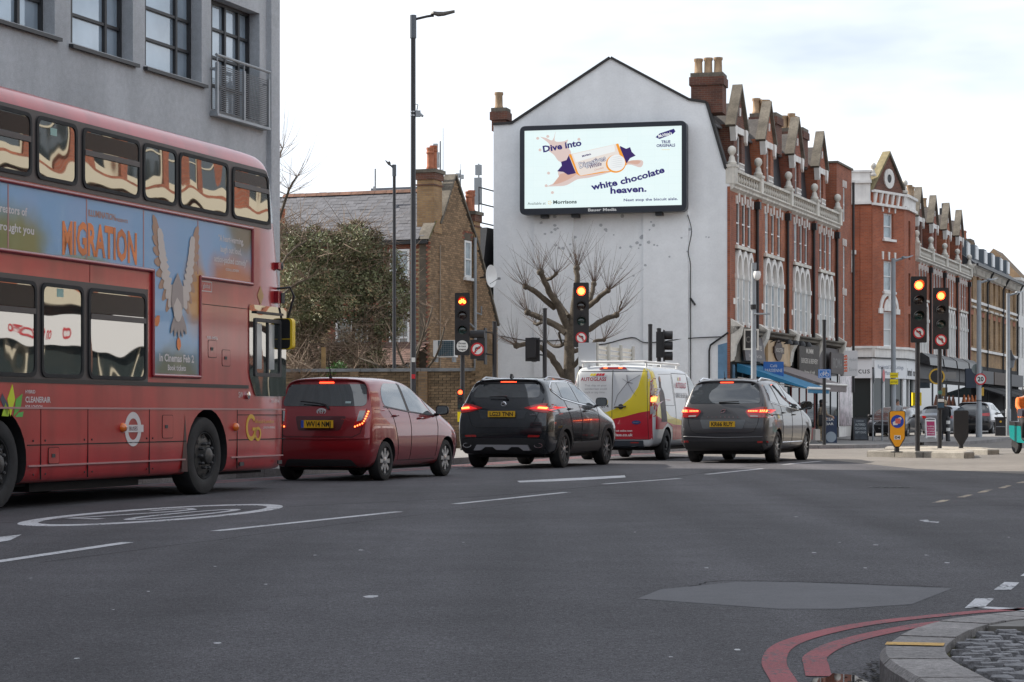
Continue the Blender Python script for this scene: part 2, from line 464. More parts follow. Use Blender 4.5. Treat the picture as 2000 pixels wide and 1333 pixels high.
seamtar=mat('tar_seam',(0.030,0.029,0.032),0.95,spec=0.1,noise=(20,0.3,3))
def wob(pts,a=0.012):return[V((p.x+random.gauss(0,a),p.y+random.gauss(0,a*2)))for p in smooth_line(pts,10)]
for pts,w in(([(-9,13.5),(-3.0,22.4),(0.9,29.2),(6.2,47.2)],0.03),([(0.75,11.6),(1.0,12.4),(1.38,12.95),(2.5,12.5)],0.016),([(-3.2,14.5),(-1.6,19.5),(0.9,26.5)],0.012),([(4.4,23.2),(5.2,23.8),(5.6,23.4)],0.02)):band('road_seam',wob(pts),w,seamtar,0.001)
RD=thing('speed_roundel','worn white 20 roundel painted long on the road beside the bus','road marking',(-3.52,21.6,0.0),R(-17.5))
mb=MB();o_,i_=circ(0,0,1,56),circ(0,0,1,56)
ring_prism(mb,[(x*0.78,y*2.45)for x,y in o_],[(x*0.64,y*2.16)for x,y in i_],0.0,0.003,ax='z')
mb.build('ring',roadwhite,RD)
def digit(strokes,w):
 mb=MB()
 for st in strokes:
  c=[V(p)for p in st];n=len(c);l_=[];r_=[]
  for i,p in enumerate(c):
   d=(c[min(i+1,n-1)]-c[max(i-1,0)]).normalized();nn=V((-d.y,d.x))
   nn=V((nn.x*w,nn.y*w*2.2));l_.append(p+nn);r_.append(p-nn)
  mb.add([(*p,0.003)for p in l_]+[(*p,0.003)for p in r_],[(i,i+1,n+i+1,n+i)for i in range(n-1)])
 return mb
zero=[(0.26+0.17*cos(a),1.15*sin(a))for a in[2*pi*i/24 for i in range(25)]]
two=[(-0.42,0.6),(-0.40,0.95),(-0.27,1.18),(-0.14,1.0),(-0.12,0.55),(-0.25,-0.1),(-0.43,-1.1),(-0.08,-1.1)]
digit([two],0.042).build('numeral',roadwhite,RD)
digit([zero],0.042).build('numeral',roadwhite,RD)
band('red_line',smooth_line([(0.98,7.3),(1.02,8.1),(1.06,8.7),(1.18,9.3),(1.41,9.82),(1.73,10.3),(2.17,10.72),(2.66,11.05),(4.6,12.0),(8,13.2)]),0.1,roadred,0.003)
band('red_line',smooth_line([(1.17,8.2),(1.21,8.55),(1.26,8.9),(1.44,9.4),(1.74,9.92),(2.06,10.32),(2.6,10.68),(4.6,11.6),(8,12.8)]),0.1,roadred,0.003)
water=mat('puddle_water',(0.02,0.02,0.022),0.015,spec=0.8,ior=1.5)
sheet('puddle',[(1.02,7.6),(1.14,8.12),(1.20,8.16),(1.235,8.28),(1.31,8.22),(1.335,7.9),(1.34,7.2),(1.5,6.2),(1.0,6.3)],water,0.004)
OUT=smooth_line([(1.75,5.0),(1.5,6.0),(1.37,6.8),(1.335,7.4),(1.36,7.95),(1.5,8.5),(1.77,9.12),(2.05,9.45),(2.5,9.78),(4,10.5),(7,11.7),(12,13.4)],8)
INN=[]
for i,p in enumerate(OUT):
 d=(OUT[min(i+1,len(OUT)-1)]-OUT[max(i-1,0)]).normalized();INN.append(p+V((d.y,-d.x))*0.24)
lt=MB()
for _ in range(260):
 i_=random.choice(range(20,46));p=OUT[i_]+V((random.gauss(-0.035,0.045),random.gauss(0,0.03)))if i_<len(OUT)else V((1.3,8))
 a=random.random()*6.3;r_=random.uniform(0.004,0.014);lt.add([(p.x+r_*cos(a+q),p.y+r_*1.3*sin(a+q),0.004+0.006*random.random())for q in(0,1.3,3.0,4.4)],[(0,1,2,3)])
lt.build('leaf_litter',mat('leaf_dirt',(0.03,0.024,0.02),0.95),kind='stuff')
corner=MB()
pl=[(*p,0)for p in INN]+[(12,4,0),(1.95,4,0)]
corner.prism([(p[0],p[1])for p in pl],-0.02,0.085,'z')
PC=corner.build('pavement',moss,kind='structure')
PC['label']='raised pavement corner of granite kerb and mossy setts'
def near_idx(L_,lo,hi):return range(lo,hi)
k=6
while k<len(OUT)-4:
 step=4 if k>20 else 5
 a=list(range(k,min(k+step,len(OUT)-1)+1))
 o_pts=[OUT[j]for j in a];i_pts=[INN[j]for j in a]
 def sh(pts):
  p=[V(q)for q in pts];d0=(p[1]-p[0]).normalized()*0.004;d1=(p[-2]-p[-1]).normalized()*0.004
  p[0]+=d0;p[-1]+=d1;return p
 o_pts,i_pts=sh(o_pts),sh(i_pts)
 lift=[p+(q-p).normalized()*0.022 for p,q in zip(o_pts,i_pts)]
 n=len(a);zt=0.12+random.uniform(-0.003,0.003)
 mb=MB()
 mb.add([(*p,-0.03)for p in o_pts]+[(*p,zt-0.022)for p in o_pts]+[(*p,zt)for p in lift]+[(*p,zt)for p in i_pts]+[(*p,0.0)for p in i_pts],[(r*n+j,r*n+j+1,(r+1)*n+j+1,(r+1)*n+j)for r in range(4)for j in range(n-1)]+[(0,n,2*n,3*n,4*n),(n-1,2*n-1,3*n-1,4*n-1,5*n-1)])
 mb.build('kerb_stone',kerbm,PC,smooth=30)
 k+=step
yi=min(range(len(OUT)),key=lambda j:(OUT[j]-V((1.41,8.2))).length)
a,b=OUT[yi],INN[yi];t_=(OUT[yi+1]-OUT[yi-1]).normalized()*0.05
q0,q1=a.lerp(b,0.06),a.lerp(b,0.97)
mb=MB();mb.add([(*(q0-t_),0.1268),(*(q0+t_),0.1268),(*(q1+t_*1.3),0.1268),(*(q1-t_*0.8),0.1268)],[(0,1,2,3)])
mb.build('paint_mark',worn('kerb_paint_yellow',(0.55,0.33,0.09),1.05),PC)
mb=MB();mb.prism(rpoly([(1.98,8.98),(2.16,9.22),(2.62,9.52),(3.9,10.15),(4.1,9.4),(3.2,9.0),(2.5,8.93)],0.03),0.0,0.117,'z');mb.build('paving_slab',paving,PC)
def inside(p,poly):
 c=False;j=len(poly)-1
 for i in range(len(poly)):
  if(poly[i][1]>p[1])!=(poly[j][1]>p[1])and p[0]<(poly[j][0]-poly[i][0])*(p[1]-poly[i][1])/(poly[j][1]-poly[i][1])+poly[i][0]:c=not c
  j=i
 return c
bed=[tuple(p)for p in INN]+[(12,4),(1.95,4)]
slabp=[(1.9,8.9),(2.1,9.3),(2.6,9.7),(3.9,10.4),(4.3,9.4),(3.2,8.93),(2.5,8.87)]
nset=0
for row in range(44):
 yy=6.3+row*0.079
 xx=1.5+(0.045 if row%2 else 0)+random.uniform(-0.012,0.012)
 while xx<3.4 and nset<290:
  w=random.uniform(0.078,0.10);h=0.061
  ok=all(inside((xx+a*w,yy+b*h),bed)and not inside((xx+a*w,yy+b*h),slabp)for a in(-0.02,0.5,1.02)for b in(0,1))
  if ok and yy<9.6 and xx<yy*0.245+0.25:
   mb=MB();j=lambda s=0.010:random.uniform(-s,s)
   zt=0.113+j(0.004)
   lo=rpoly([(xx+j(),yy+j()),(xx+w+j(),yy+j()),(xx+w+j(),yy+h+j()),(xx+j(),yy+h+j())],0.014,1)
   cx,cy=xx+w/2,yy+h/2
   n=len(lo);top=[(cx+(p[0]-cx)*0.86,cy+(p[1]-cy)*0.88)for p in lo]
   mb.add([(*p,0.07)for p in lo]+[(*p,zt-0.012)for p in lo]+[(*p,zt+j(0.003))for p in top]+[(cx,cy,zt+0.001)],[(r*n+q,r*n+(q+1)%n,(r+1)*n+(q+1)%n,(r+1)*n+q)for r in(0,1)for q in range(n)]+[(2*n+q,2*n+(q+1)%n,3*n)for q in range(n)])
   mb.build('sett',settm,PC,smooth=50);nset+=1
  xx+=w+random.uniform(0.02,0.032)
KL=smooth_line([(-12,10),(-9.2,19),(-7.6,24.5),(-6.35,28.5),(-5.0,32),(-3.4,36.2),(-0.55,45.4),(3.9,59.5),(6.1,66.4),(8.0,69.5),(10.7,71.2),(12.6,74),(14.6,79),(17.2,86)],6)
def strip_pave(name,front,back,m,dz=0.115):
 mb=MB();n=len(front);vs=[]
 for f_,b_ in zip(front,back):
  for t in(0,0.33,0.66,1.0):
   p=f_.lerp(b_,t);vs.append((p.x,p.y,gz(p.y)+dz))
 fs=[(i*4+j,i*4+j+1,(i+1)*4+j+1,(i+1)*4+j)for i in range(n-1)for j in range(3)]
 mb.add(vs,fs)
 return mb.build(name,m,kind='structure')
back=[V((p.x-30,p.y+10))if p.y<72 else V((p.x-22,p.y+12))for p in KL]
PL=strip_pave('pavement',KL,back,paving)
def kerb_line(pts,parent,w=0.15,step=0.92,lo=0.0,hi=1e9,dz=0.125):
 acc=[0.0]
 for a,b in zip(pts,pts[1:]):acc.append(acc[-1]+(b-a).length)
 def at(s):
  for i in range(len(pts)-1):
   if s<=acc[i+1]:return pts[i].lerp(pts[i+1],(s-acc[i])/max(acc[i+1]-acc[i],1e-6))
  return pts[-1]
 s=0
 while s+step<acc[-1]:
  a,b=at(s+0.005),at(s+step-0.005)
  s+=step
  if not(lo<=a.y<=hi):continue
  d=(b-a).normalized();nn=V((d.y,-d.x))*w
  mb=MB();a0,b0=a+nn*0.3,b+nn*0.3;a1,b1=a-nn*0.7,b-nn*0.7
  za,zb=gz(a.y),gz(b.y)
  mb.add([(*a0,za-0.03),(*b0,zb-0.03),(*b1,zb-0.03),(*a1,za-0.03),(*a0,za+dz),(*b0,zb+dz),(*b1,zb+dz),(*a1,za+dz)],[(3,2,1,0),(4,5,6,7),(0,1,5,4),(1,2,6,5),(2,3,7,6),(3,0,4,7)])
  mb.build('kerb_stone',kerbm,parent)
kerb_line(KL,PL,lo=27,hi=80)
for off in(0.45,0.8):
 pts=[]
 for i,p in enumerate(KL[14:-18]):
  d=(KL[14+i+1]-KL[14+i-1]).normalized();pts.append(p+V((d.y,-d.x))*off)
 band('red_line',pts,0.09,roadred,0.003)
KR=smooth_line([(13.2,98),(13.6,92),(14.3,85),(15.4,82),(17.0,83),(18.9,86.5),(21.6,93.5),(29,113.5),(46,160)],5)
PR=strip_pave('pavement',KR,[V((12.8,108)),]*11+[V((p.x-6,p.y+6))for p in KR[11:]],paving)
kerb_line(KR,PR,lo=78,hi=120)
# vehicle builder
def cage_mesh(X,rows,cols,rear,front,bow_r,bow_f,crown,lift=None):
 """box-topology cage: stations along x, rows of (half width, z) up the side, columns across"""
 I,K,J=len(X)-1,len(rows[0])-1,len(cols)-1
 idx={};vs=[]
 def pt(i,j,k):
  key=(i,j,k)
  if key in idx:return idx[key]
  w,z=rows[i][k];f=cols[j];x=X[i]
  if i==0:x=rear[k]-bow_r*(1-f*f)
  if i==I:x=front[k]+bow_f*(1-f*f)
  if k==K:z+=crown[i]*(1-f*f)
  idx[key]=len(vs);vs.append((x,w*f,z));return idx[key]
 fs=[]
 for i in range(I):
  for k in range(K):
   fs.append((pt(i,0,k),pt(i+1,0,k),pt(i+1,0,k+1),pt(i,0,k+1)))
   fs.append((pt(i,J,k),pt(i,J,k+1),pt(i+1,J,k+1),pt(i+1,J,k)))
  for j in range(J):
   fs.append((pt(i,j,K),pt(i+1,j,K),pt(i+1,j+1,K),pt(i,j+1,K)))
   fs.append((pt(i,j,0),pt(i,j+1,0),pt(i+1,j+1,0),pt(i+1,j,0)))
 for j in range(J):
  for k in range(K):
   fs.append((pt(0,j,k),pt(0,j,k+1),pt(0,j+1,k+1),pt(0,j+1,k)))
   fs.append((pt(I,j,k),pt(I,j+1,k),pt(I,j+1,k+1),pt(I,j,k+1)))
 return vs,fs
class Car:
 def __init__(s,name,label,cat,loc,heading,paint,cage,wheels,wheel_r,W,group=None,levels=2,arch=0.055,arch_in=0.34,bodyname='body'):
  s.root=thing(name,label,cat,loc,R(90-heading),group)
  s.W=W
  vs,fs=cage_mesh(*cage)
  me=bpy.data.meshes.new(bodyname);me.from_pydata(vs,[],fs)
  bm_=bmesh.new();bm_.from_mesh(me);bmesh.ops.recalc_face_normals(bm_,faces=bm_.faces[:]);bm_.to_mesh(me);bm_.free()
  me.materials.append(paint);me.materials.append(blackm)
  o=bpy.data.objects.new(bodyname,me);COL.objects.link(o)
  sub=o.modifiers.new('s','SUBSURF');sub.levels=levels;sub.render_levels=levels
  dg=bpy.context.evaluated_depsgraph_get()
  e=o.evaluated_get(dg);m0=bpy.data.meshes.new_from_object(e)
  s.bvh=BVHTree.FromPolygons([v.co.copy()for v in m0 .vertices],[tuple(p.vertices)for p in m0 .polygons])
  cut=MB()
  for x in wheels:
   for sd in(-1,1):
    y0,y1=sorted((sd*(W/2+0.2),sd*(W/2-arch_in)))
    rr=wheel_r+arch;n=28
    poly=[(x+rr*cos(2*pi*i/n),wheel_r+rr*sin(2*pi*i/n))for i in range(n)]
    cut.prism(poly,y0,y1,'y',0)
  cm=cut.mesh('cut',[blackm]);co=bpy.data.objects.new('cut',cm);COL.objects.link(co)
  b2=bmesh.new();b2 .from_mesh(cm);bmesh.ops.recalc_face_normals(b2,faces=b2 .faces[:]);b2 .to_mesh(cm);b2 .free()
  bo=o.modifiers.new('b','BOOLEAN');bo.operation='DIFFERENCE';bo.solver='EXACT';bo.object=co;bo.material_mode='TRANSFER'
  dg=bpy.context.evaluated_depsgraph_get();dg.update()
  m1=bpy.data.meshes.new_from_object(o.evaluated_get(dg));m1 .name=bodyname
  m1 .shade_smooth();m1 .set_sharp_from_angle(angle=R(38))
  o.modifiers.clear();o.data=m1
  bpy.data.objects.remove(co);bpy.data.meshes.remove(m0)
  o.parent=s.root;s.body=o
 def hit(s,a,b,ax,side=-1):
  if ax=='r':og,d=V((-6,-a,b)),V((1,0,0))
  elif ax=='f':og,d=V((20,-a,b)),V((-1,0,0))
  elif ax=='s':og,d=V((a,side*6,b)),V((0,-side,0))
  else:og,d=V((a,b,8)),V((0,0,-1))
  h,n,i,dist=s.bvh.ray_cast(og,d)
  if h is None:
   g=V((0.0,-a,b))if ax=='r' else V((6.0,-a,b))if ax=='f' else V((a,side*s.W/2,b))if ax=='s' else V((a,b,1.5))
   h,n,i,dist=s.bvh.find_nearest(g)
  if n.dot(d)>0:n=-n
  return h,n
 def patch(s,name,poly,ax,m,off=0.005,step=0.06,side=-1,parent=None,label=None,rim=0.02):
  poly=[tuple(p)for p in poly]
  b=[]
  for i in range(len(poly)):
   p,q=V(poly[i]),V(poly[(i+1)%len(poly)])
   n=max(1,int((q-p).length/step))
   for j in range(n):b.append(p.lerp(q,j/n))
  xs_=[p.x for p in b];zs_=[p.y for p in b]
  pts=list(b);nb=len(b)
  x=min(xs_)+step/2
  while x<max(xs_):
   z=min(zs_)+step/2
   while z<max(zs_):
    if inside((x,z),b)and min((V((x,z))-q).length for q in b)>step*0.45:pts.append(V((x,z)))
    z+=step
   x+=step
  vo,_,fo,*_r=delaunay_2d_cdt(pts,[(i,(i+1)%nb)for i in range(nb)],[],1,1e-5)
  mb=MB();vs=[]
  for p in vo:
   h,n=s.hit(p.x,p.y,ax,side)
   vs.append(h+n*off)
  mb.add(vs,fo)
  if rim:
   rv=[]
   for p in b:
    h,n=s.hit(p.x,p.y,ax,side);rv+=[h+n*off,h-n*rim]
   k=len(b)
   mb.add(rv,[(2*i,2*((i+1)%k),2*((i+1)%k)+1,2*i+1)for i in range(k)])
  me=mb.mesh(name,m)
  b2=bmesh.new();b2 .from_mesh(me);bmesh.ops.remove_doubles(b2,verts=b2 .verts[:],dist=1e-4);bmesh.ops.recalc_face_normals(b2,faces=b2 .faces[:]);b2 .to_mesh(me);b2 .free()
  me.shade_smooth();me.set_sharp_from_angle(angle=R(40))
  return link(me,name,parent or s.root,label)
 def seam(s,name,pts,ax,m,r=0.005,side=-1,parent=None,closed=False,n=5,off=0.0,step=0.08):
  pts=[V(p)for p in pts]
  if closed:pts.append(pts[0])
  q=[]
  for a,b in zip(pts,pts[1:]):
   k=max(1,int((b-a).length/step))
   q+=[a.lerp(b,j/k)for j in range(k)]
  q.append(pts[-1])
  w=[]
  for p in q:
   h,nn=s.hit(p.x,p.y,ax,side);w.append(h+nn*off)
  mb=MB();mb.tube(w,r,n)
  return mb.build(name,m,parent or s.root,smooth=60)
 def wheel(s,x,side,r,w,rim_r,spokes=5,style='alloy',rimmat=None,y=None):
  yo=side*(s.W/2-0.02)if y is None else y
  M=Matrix.Translation((x,yo,r))@Matrix.Rotation(-side*pi/2,4,'X')
  mb=MB()
  mb.lathe([(rim_r,-w),(r*0.93,-w),(r,-w+0.03),(r,-0.035),(r*0.975,-0.012),(r*0.9,0.0),(rim_r*1.06,0.0),(rim_r,-0.014),(rim_r*0.97,-0.05),(rim_r,-w)],32,M,0,False)
  t=mb.build('wheel',rubber,s.root,smooth=40)
  rm=MB()
  rm.lathe([(rim_r*0.99,-0.014),(rim_r*0.95,-0.010),(rim_r*0.91,-0.03),(rim_r*0.88,-0.10),(0.05,-0.11)],28,M,1,False)
  if style=='steel':
   rm.lathe([(rim_r*0.88,-0.05),(rim_r*0.6,-0.02),(rim_r*0.45,-0.03),(0.08,-0.02),(0.07,0.0),(0.0,0.005)],24,M,0)
  else:
   for i in range(spokes):
    a=2*pi*i/spokes
    Ms=M@Matrix.Rotation(a,4,'Z')
    if style=='twin':
     for off in(-0.12,0.12):
      rm.prism([(0.035,off*0.25-0.012),(rim_r*0.93,off*rim_r*2-0.014),(rim_r*0.93,off*rim_r*2+0.014),(0.035,off*0.25+0.012)],-0.05,-0.015,'z',0,Ms)
    else:
     rm.prism([(0.03,-0.026),(rim_r*0.94,-0.038),(rim_r*0.94,0.03),(0.03,0.026)],-0.05,-0.015,'z',0,Ms)
   rm.lathe([(0.062,-0.06),(0.06,-0.012),(0.045,-0.004),(0,-0.002)],14,M,0)
  rm.build('rim',[rimmat or alloy,blackm],t,smooth=35)
  return t
 def plate(s,txt,r0,r1,z0,z1,m,x,band_blue=False,face='-x',slope=0.0):
  mb=MB();mb.box(x,x+0.02,-r1,-r0,z0,z1)
  p=mb.build('number_plate',m,s.root)
  a=r0+(0.05 if band_blue else 0)
  text(txt,(a+r1)/2,z0+(z1-z0)*0.16,(z1-z0)*0.68,ink,p,face,(x-0.002)if face=='-x' else x+0.022,w=(r1-a)*0.86,bold=0.03)
  if band_blue:
   mb=MB();mb.box(x-0.003,x+0.01,-r0-0.045,-r0-0.001,z0+0.002,z1-0.002);mb.build('blue_band',mat('plate_blue',(0.03,0.09,0.45),0.4),p)
  return p
 def box(s,name,r0,r1,x0,x1,z0,z1,m,parent=None,smooth=None,label=None):
  mb=MB();mb.box(x0,x1,-r1,-r0,z0,z1);return mb.build(name,m,parent or s.root,label=label)
 def mirror(s,x,z,side,m,sz=(0.11,0.22,0.15),yo=None):
  h,n=s.hit(x,z,'s',side)
  y=h.y if yo is None else yo
  mb=MB();n_=8
  poly=rrect(-sz[1]/2,sz[1]/2,-sz[2]/2,sz[2]/2,sz[2]*0.42,5)
  k=len(poly);cy=y+side*(sz[1]/2+0.06);vs=[];fs=[]
  for t,sc_ in((0,0.94),(0.03,1.0),(0.6,0.9),(0.92,0.6),(1.0,0.25)):
   vs+=[(x+sz[0]*t,cy+p[0]*sc_,z+p[1]*sc_)for p in poly]
  for q in range(4):fs+=[(q*k+i,q*k+(i+1)%k,(q+1)*k+(i+1)%k,(q+1)*k+i)for i in range(k)]
  fs+=[tuple(range(k)),tuple(range(4*k,5*k))]
  mb.add(vs,fs,0)
  mb.tube([(x+0.05,y-side*0.02,z-sz[2]*0.5),(x+0.05,y+side*0.1,z-sz[2]*0.42)],0.025,6)
  o=mb.build('wing_mirror',m,s.root,smooth=45)
  g=MB();g.add([(x-0.003,cy+p[0]*0.85,z+p[1]*0.82)for p in poly],[tuple(range(k))]);g.build('mirror_glass',glass_car,o)
  return o
# cars queueing in the lane
redpaint=mat('dark_red_metallic_paint',(0.23,0.010,0.016),0.28,0.3,coat=1.0,noise=(1.5,0.05,3))
blackpaint=mat('black_metallic_paint',(0.010,0.012,0.016),0.22,0.3,coat=1.0)
greypaint=mat('grey_metallic_paint',(0.040,0.040,0.045),0.35,0.1,coat=0.6)
vanwhite=mat('white_van_paint',(0.62,0.64,0.66),0.35,coat=0.6,noise=(2,0.05,4))
plastic=mat('black_plastic',(0.020,0.020,0.022),0.6,bump=(90,0.05))
plastic_l=mat('grey_plastic',(0.045,0.045,0.048),0.55)
seamm=mat('seam',(0.005,0.005,0.006),0.8)
vanyel=mat('livery_yellow',(0.78,0.62,0.02),0.35,coat=0.6)
vanred=mat('livery_red',(0.50,0.012,0.03),0.35,coat=0.6)
COLS=[-1,-0.86,-0.45,0.45,0.86,1]
LG='vehicles queueing in the left lane'
def std_rows(spec,rowf):
 return[rowf(x)for x in spec]
# dark red hatchback
def yaris():
 X=[0,0.22,0.7,1.3,1.85,2.35,2.75,3.1,3.45,3.72,3.9]
 zr=[1.49,1.535,1.56,1.555,1.52,1.37,1.12,0.99,0.90,0.80,0.70]
 wr=[0.60,0.62,0.635,0.635,0.62,0.60,0.62,0.66,0.64,0.6,0.5]
 rows=[]
 for i,x in enumerate(X):
  t=zr[i];e=0.965 if i==0 else 0.985 if i==1 else 0.80 if i==len(X)-1 else 0.93 if i==len(X)-2 else 1.0
  Wd=0.862*e;belt=min(1.05,t-0.07);sh=min(0.90,t-0.13)
  roofy=t>1.2
  rows.append([(Wd*0.86,0.20),(Wd*0.97,0.30),(Wd,0.58),(Wd*0.985,sh),(Wd*0.925,belt),(wr[i]+0.075 if roofy else Wd*0.90,max(belt+0.02,t-0.12)if roofy else t-0.045),(wr[i]+0.02,t-0.035)if roofy else(wr[i]+0.06,t-0.02),(wr[i]*0.85,t)])
 rear=[0.10,0.03,0.0,0.075,0.15,0.30,0.33,0.36]
 front=[3.78,3.86,3.88,3.86,3.83,3.80,3.78,3.74]
 crown=[0.03]*6+[0.03,0.03,0.03,0.02,0.01]
 c=Car('hatchback_car','small dark red hatchback waiting just ahead of the red bus','car',(-2.89,32.26,0),19.5,redpaint,(X,rows,COLS,rear,front,0.09,0.14,crown),(0.6,3.11),0.30,1.70,LG)
 gl=c.patch('rear_window',rpoly([(-0.70,1.125),(0.70,1.125),(0.635,1.455),(-0.635,1.455)],[0.09,0.09,0.06,0.06]),'r',glass_car)
 c.patch('window_sticker',[(0.36,1.165),(0.45,1.165),(0.45,1.195),(0.36,1.195)],'r',mat('sticker',(0.35,0.45,0.45),0.5),off=0.009,parent=gl,rim=0)
 c.patch('brake_light',rrect(-0.12,0.12,1.470,1.492,0.01),'r',tail_lit,off=0.012)
 c.seam('tailgate_seam',[(-0.76,1.13),(-0.66,0.72),(-0.55,0.665),(0.55,0.665),(0.66,0.72),(0.76,1.13)],'r',seamm,0.006)
 c.seam('bumper_crease',[(-0.8,0.64),(0,0.625),(0.8,0.64)],'r',redpaint,0.016)
 c.patch('lower_bumper',rpoly([(-0.62,0.20),(0.62,0.20),(0.52,0.33),(-0.52,0.33)],0.04),'r',plastic,off=0.008)
 rc=c.patch('plate_recess',rpoly([(-0.34,0.76),(0.34,0.76),(0.42,0.975),(-0.42,0.975)],0.04),'r',mat('red_recess',(0.06,0.005,0.008),0.4,coat=0.5),off=0.004)
 c.plate('WV14 NMJ',-0.26,0.26,0.80,0.915,plate_y,-0.092,True)
 bx0=c.hit(0,1.045,'r')[0].x
 b=MB();ring_prism(b,[(0.075*cos(2*pi*i/20),1.045+0.05*sin(2*pi*i/20))for i in range(20)],[(0.06*cos(2*pi*i/20),1.045+0.038*sin(2*pi*i/20))for i in range(20)],bx0-0.012,bx0+0.03,ax='x')
 ring_prism(b,[(0.026*cos(2*pi*i/20),1.045+0.046*sin(2*pi*i/20))for i in range(20)],[(0.014*cos(2*pi*i/20),1.045+0.034*sin(2*pi*i/20))for i in range(20)],bx0-0.014,bx0+0.03,ax='x')
 ring_prism(b,[(0.055*cos(2*pi*i/20),1.062+0.02*sin(2*pi*i/20))for i in range(20)],[(0.043*cos(2*pi*i/20),1.062+0.01*sin(2*pi*i/20))for i in range(20)],bx0-0.014,bx0+0.03,ax='x')
 b.build('badge',mat('badge_silver',(0.62,0.62,0.64),0.4),c.root)
 text('YARIS',0.41,0.91,0.03,chrome,c.root,'-x',c.hit(0.41,0.92,'r')[0].x-0.006,w=0.15,bold=0.02)
 for sg in(1,-1):
  l_=c.patch('tail_light',rpoly([(sg*a,b_)for a,b_ in[(0.55,0.79),(0.69,0.82),(0.76,0.90),(0.80,1.08),(0.60,1.08)]],0.02),'r',tail_red,off=0.012)
  c.patch('lamp_glass',rpoly([(sg*a,b_)for a,b_ in[(0.59,0.89),(0.67,0.91),(0.70,1.05),(0.61,1.05)]],0.015),'r',tail_clear,off=0.018,parent=l_,rim=0)
  for a,b_ in[(0.58,0.815),(0.615,0.83),(0.65,0.845),(0.685,0.862),(0.705,0.895),(0.718,0.93),(0.727,0.965),(0.734,1.0),(0.739,1.035)]:
   c.patch('led',circ(sg*a,b_,0.0125,8),'r',tail_core,off=0.022,parent=l_,rim=0)
 w=MB();h,n=c.hit(-0.05,1.115,'r');w.tube([h+V((-0.03,-0.17,-0.03)),h+V((-0.03,-0.12,0.03)),h+V((-0.035,0.0,0.055)),h+V((-0.02,0.3,0.085))],[0.016,0.018,0.012,0.009],6)
 w.build('wiper',black,c.root)
 a=MB();h,n=c.hit(0.30,-0.05,'t');a.tube([h+V((0,0,-0.01)),h+V((0,0,0.035))],0.025,8);a.tube([h+V((0,0,0.03)),h+V((-0.09,0,0.30))],[0.009,0.006],6);a.build('aerial',black,c.root)
 for sd in(-1,1):
  c.patch('side_window',rpoly([(0.62,1.135),(1.50,1.06),(1.35,1.475),(0.80,1.475),(0.62,1.36)],[0.1,0.02,0.03,0.08,0.12]),'s',glass_sky,side=sd,off=0.004)
  c.patch('side_window',rpoly([(1.60,1.055),(2.50,0.995),(2.02,1.39),(1.45,1.475)],[0.02,0.03,0.12,0.03]),'s',glass_sky,side=sd,off=0.004)
  c.patch('side_window',rpoly([(2.54,1.005),(2.72,0.995),(2.35,1.24)],0.02),'s',glass_sky,side=sd,off=0.004)
  c.patch('door_pillar',[(1.51,1.06),(1.59,1.055),(1.44,1.48),(1.36,1.48)],'s',black,side=sd,off=0.003)
  c.seam('window_trim',[(0.62,1.12),(1.5,1.045),(2.74,0.975)],'s',black,0.010,sd)
  c.seam('door_seam',[(1.55,1.05),(1.57,0.8),(1.55,0.30)],'s',seamm,0.006,sd)
  c.seam('door_seam',[(2.68,0.98),(2.70,0.8),(2.62,0.34)],'s',seamm,0.006,sd)
  c.seam('door_seam',[(0.72,1.13),(0.90,0.95),(1.02,0.60),(1.07,0.30),(2.60,0.30)],'s',seamm,0.006,sd)
  for x,z in((0.98,0.985),(1.98,0.945)):
   h,n=c.hit(x,z,'s',sd);q=MB();q.tube([h+V((-0.08,0,-0.002)),h+V((-0.06,sd*0.03,0)),h+V((0.06,sd*0.03,0)),h+V((0.08,0,-0.002))],0.014,6);q.build('door_handle',redpaint,c.root,smooth=50)
  c.mirror(2.62,1.07,sd,black)
  c.wheel(0.6,sd,0.30,0.19,0.205,8)
  c.wheel(3.11,sd,0.30,0.19,0.205,8)
 c.patch('bonnet_light',rpoly([(3.42,0.86),(3.78,0.70),(3.80,0.62),(3.62,0.66)],0.02),'s',tail_clear,side=-1)
 c.box('underside',-0.6,0.6,0.3,3.6,0.16,0.26,blackm)
 return c
yaris()
# black crossover
def crossover(name,label,loc,heading,paint,W,Hh,Lh,feats,group=LG,wheel_r=0.345,wb=2.72,ro=0.93):
 s_=Lh/4.57
 X=[x*s_ for x in[0,0.28,0.8,1.5,2.1,2.7,3.15,3.6,4.1,4.42,4.57]]
 z=[1.60,1.655,1.685,1.69,1.665,1.55,1.27,1.11,1.03,0.94,0.82]
 zr=[v_*Hh/1.69 for v_ in z]
 wr=[0.60,0.63,0.66,0.665,0.65,0.62,0.66,0.72,0.72,0.68,0.56]
 rows=[]
 for i,x in enumerate(X):
  t=zr[i];e=0.945 if i==0 else 0.98 if i==1 else 0.80 if i==len(X)-1 else 0.93 if i==len(X)-2 else 1.0
  Wd=W/2*1.015*e;belt=min(1.22*Hh/1.69,t-0.08);sh=min(1.0,t-0.15)
  roofy=t>1.4
  rows.append([(Wd*0.86,0.25),(Wd*0.97,0.36),(Wd,0.68),(Wd*0.985,sh),(Wd*0.915,belt),(wr[i]+0.09 if roofy else Wd*0.9,max(belt+0.02,t-0.13)if roofy else t-0.05),(wr[i]+0.025,t-0.035)if roofy else(wr[i]+0.07,t-0.02),(wr[i]*0.85,t)])
 rear,front=feats['rear'],[Lh-0.14,Lh-0.05,Lh,Lh-0.03,Lh-0.06,Lh-0.1,Lh-0.12,Lh-0.16]
 return Car(name,label,'car',loc,heading,paint,(X,rows,COLS,rear,front,0.07,0.13,[0.03]*11),(ro,ro+wb),wheel_r,W,group,arch=0.05)
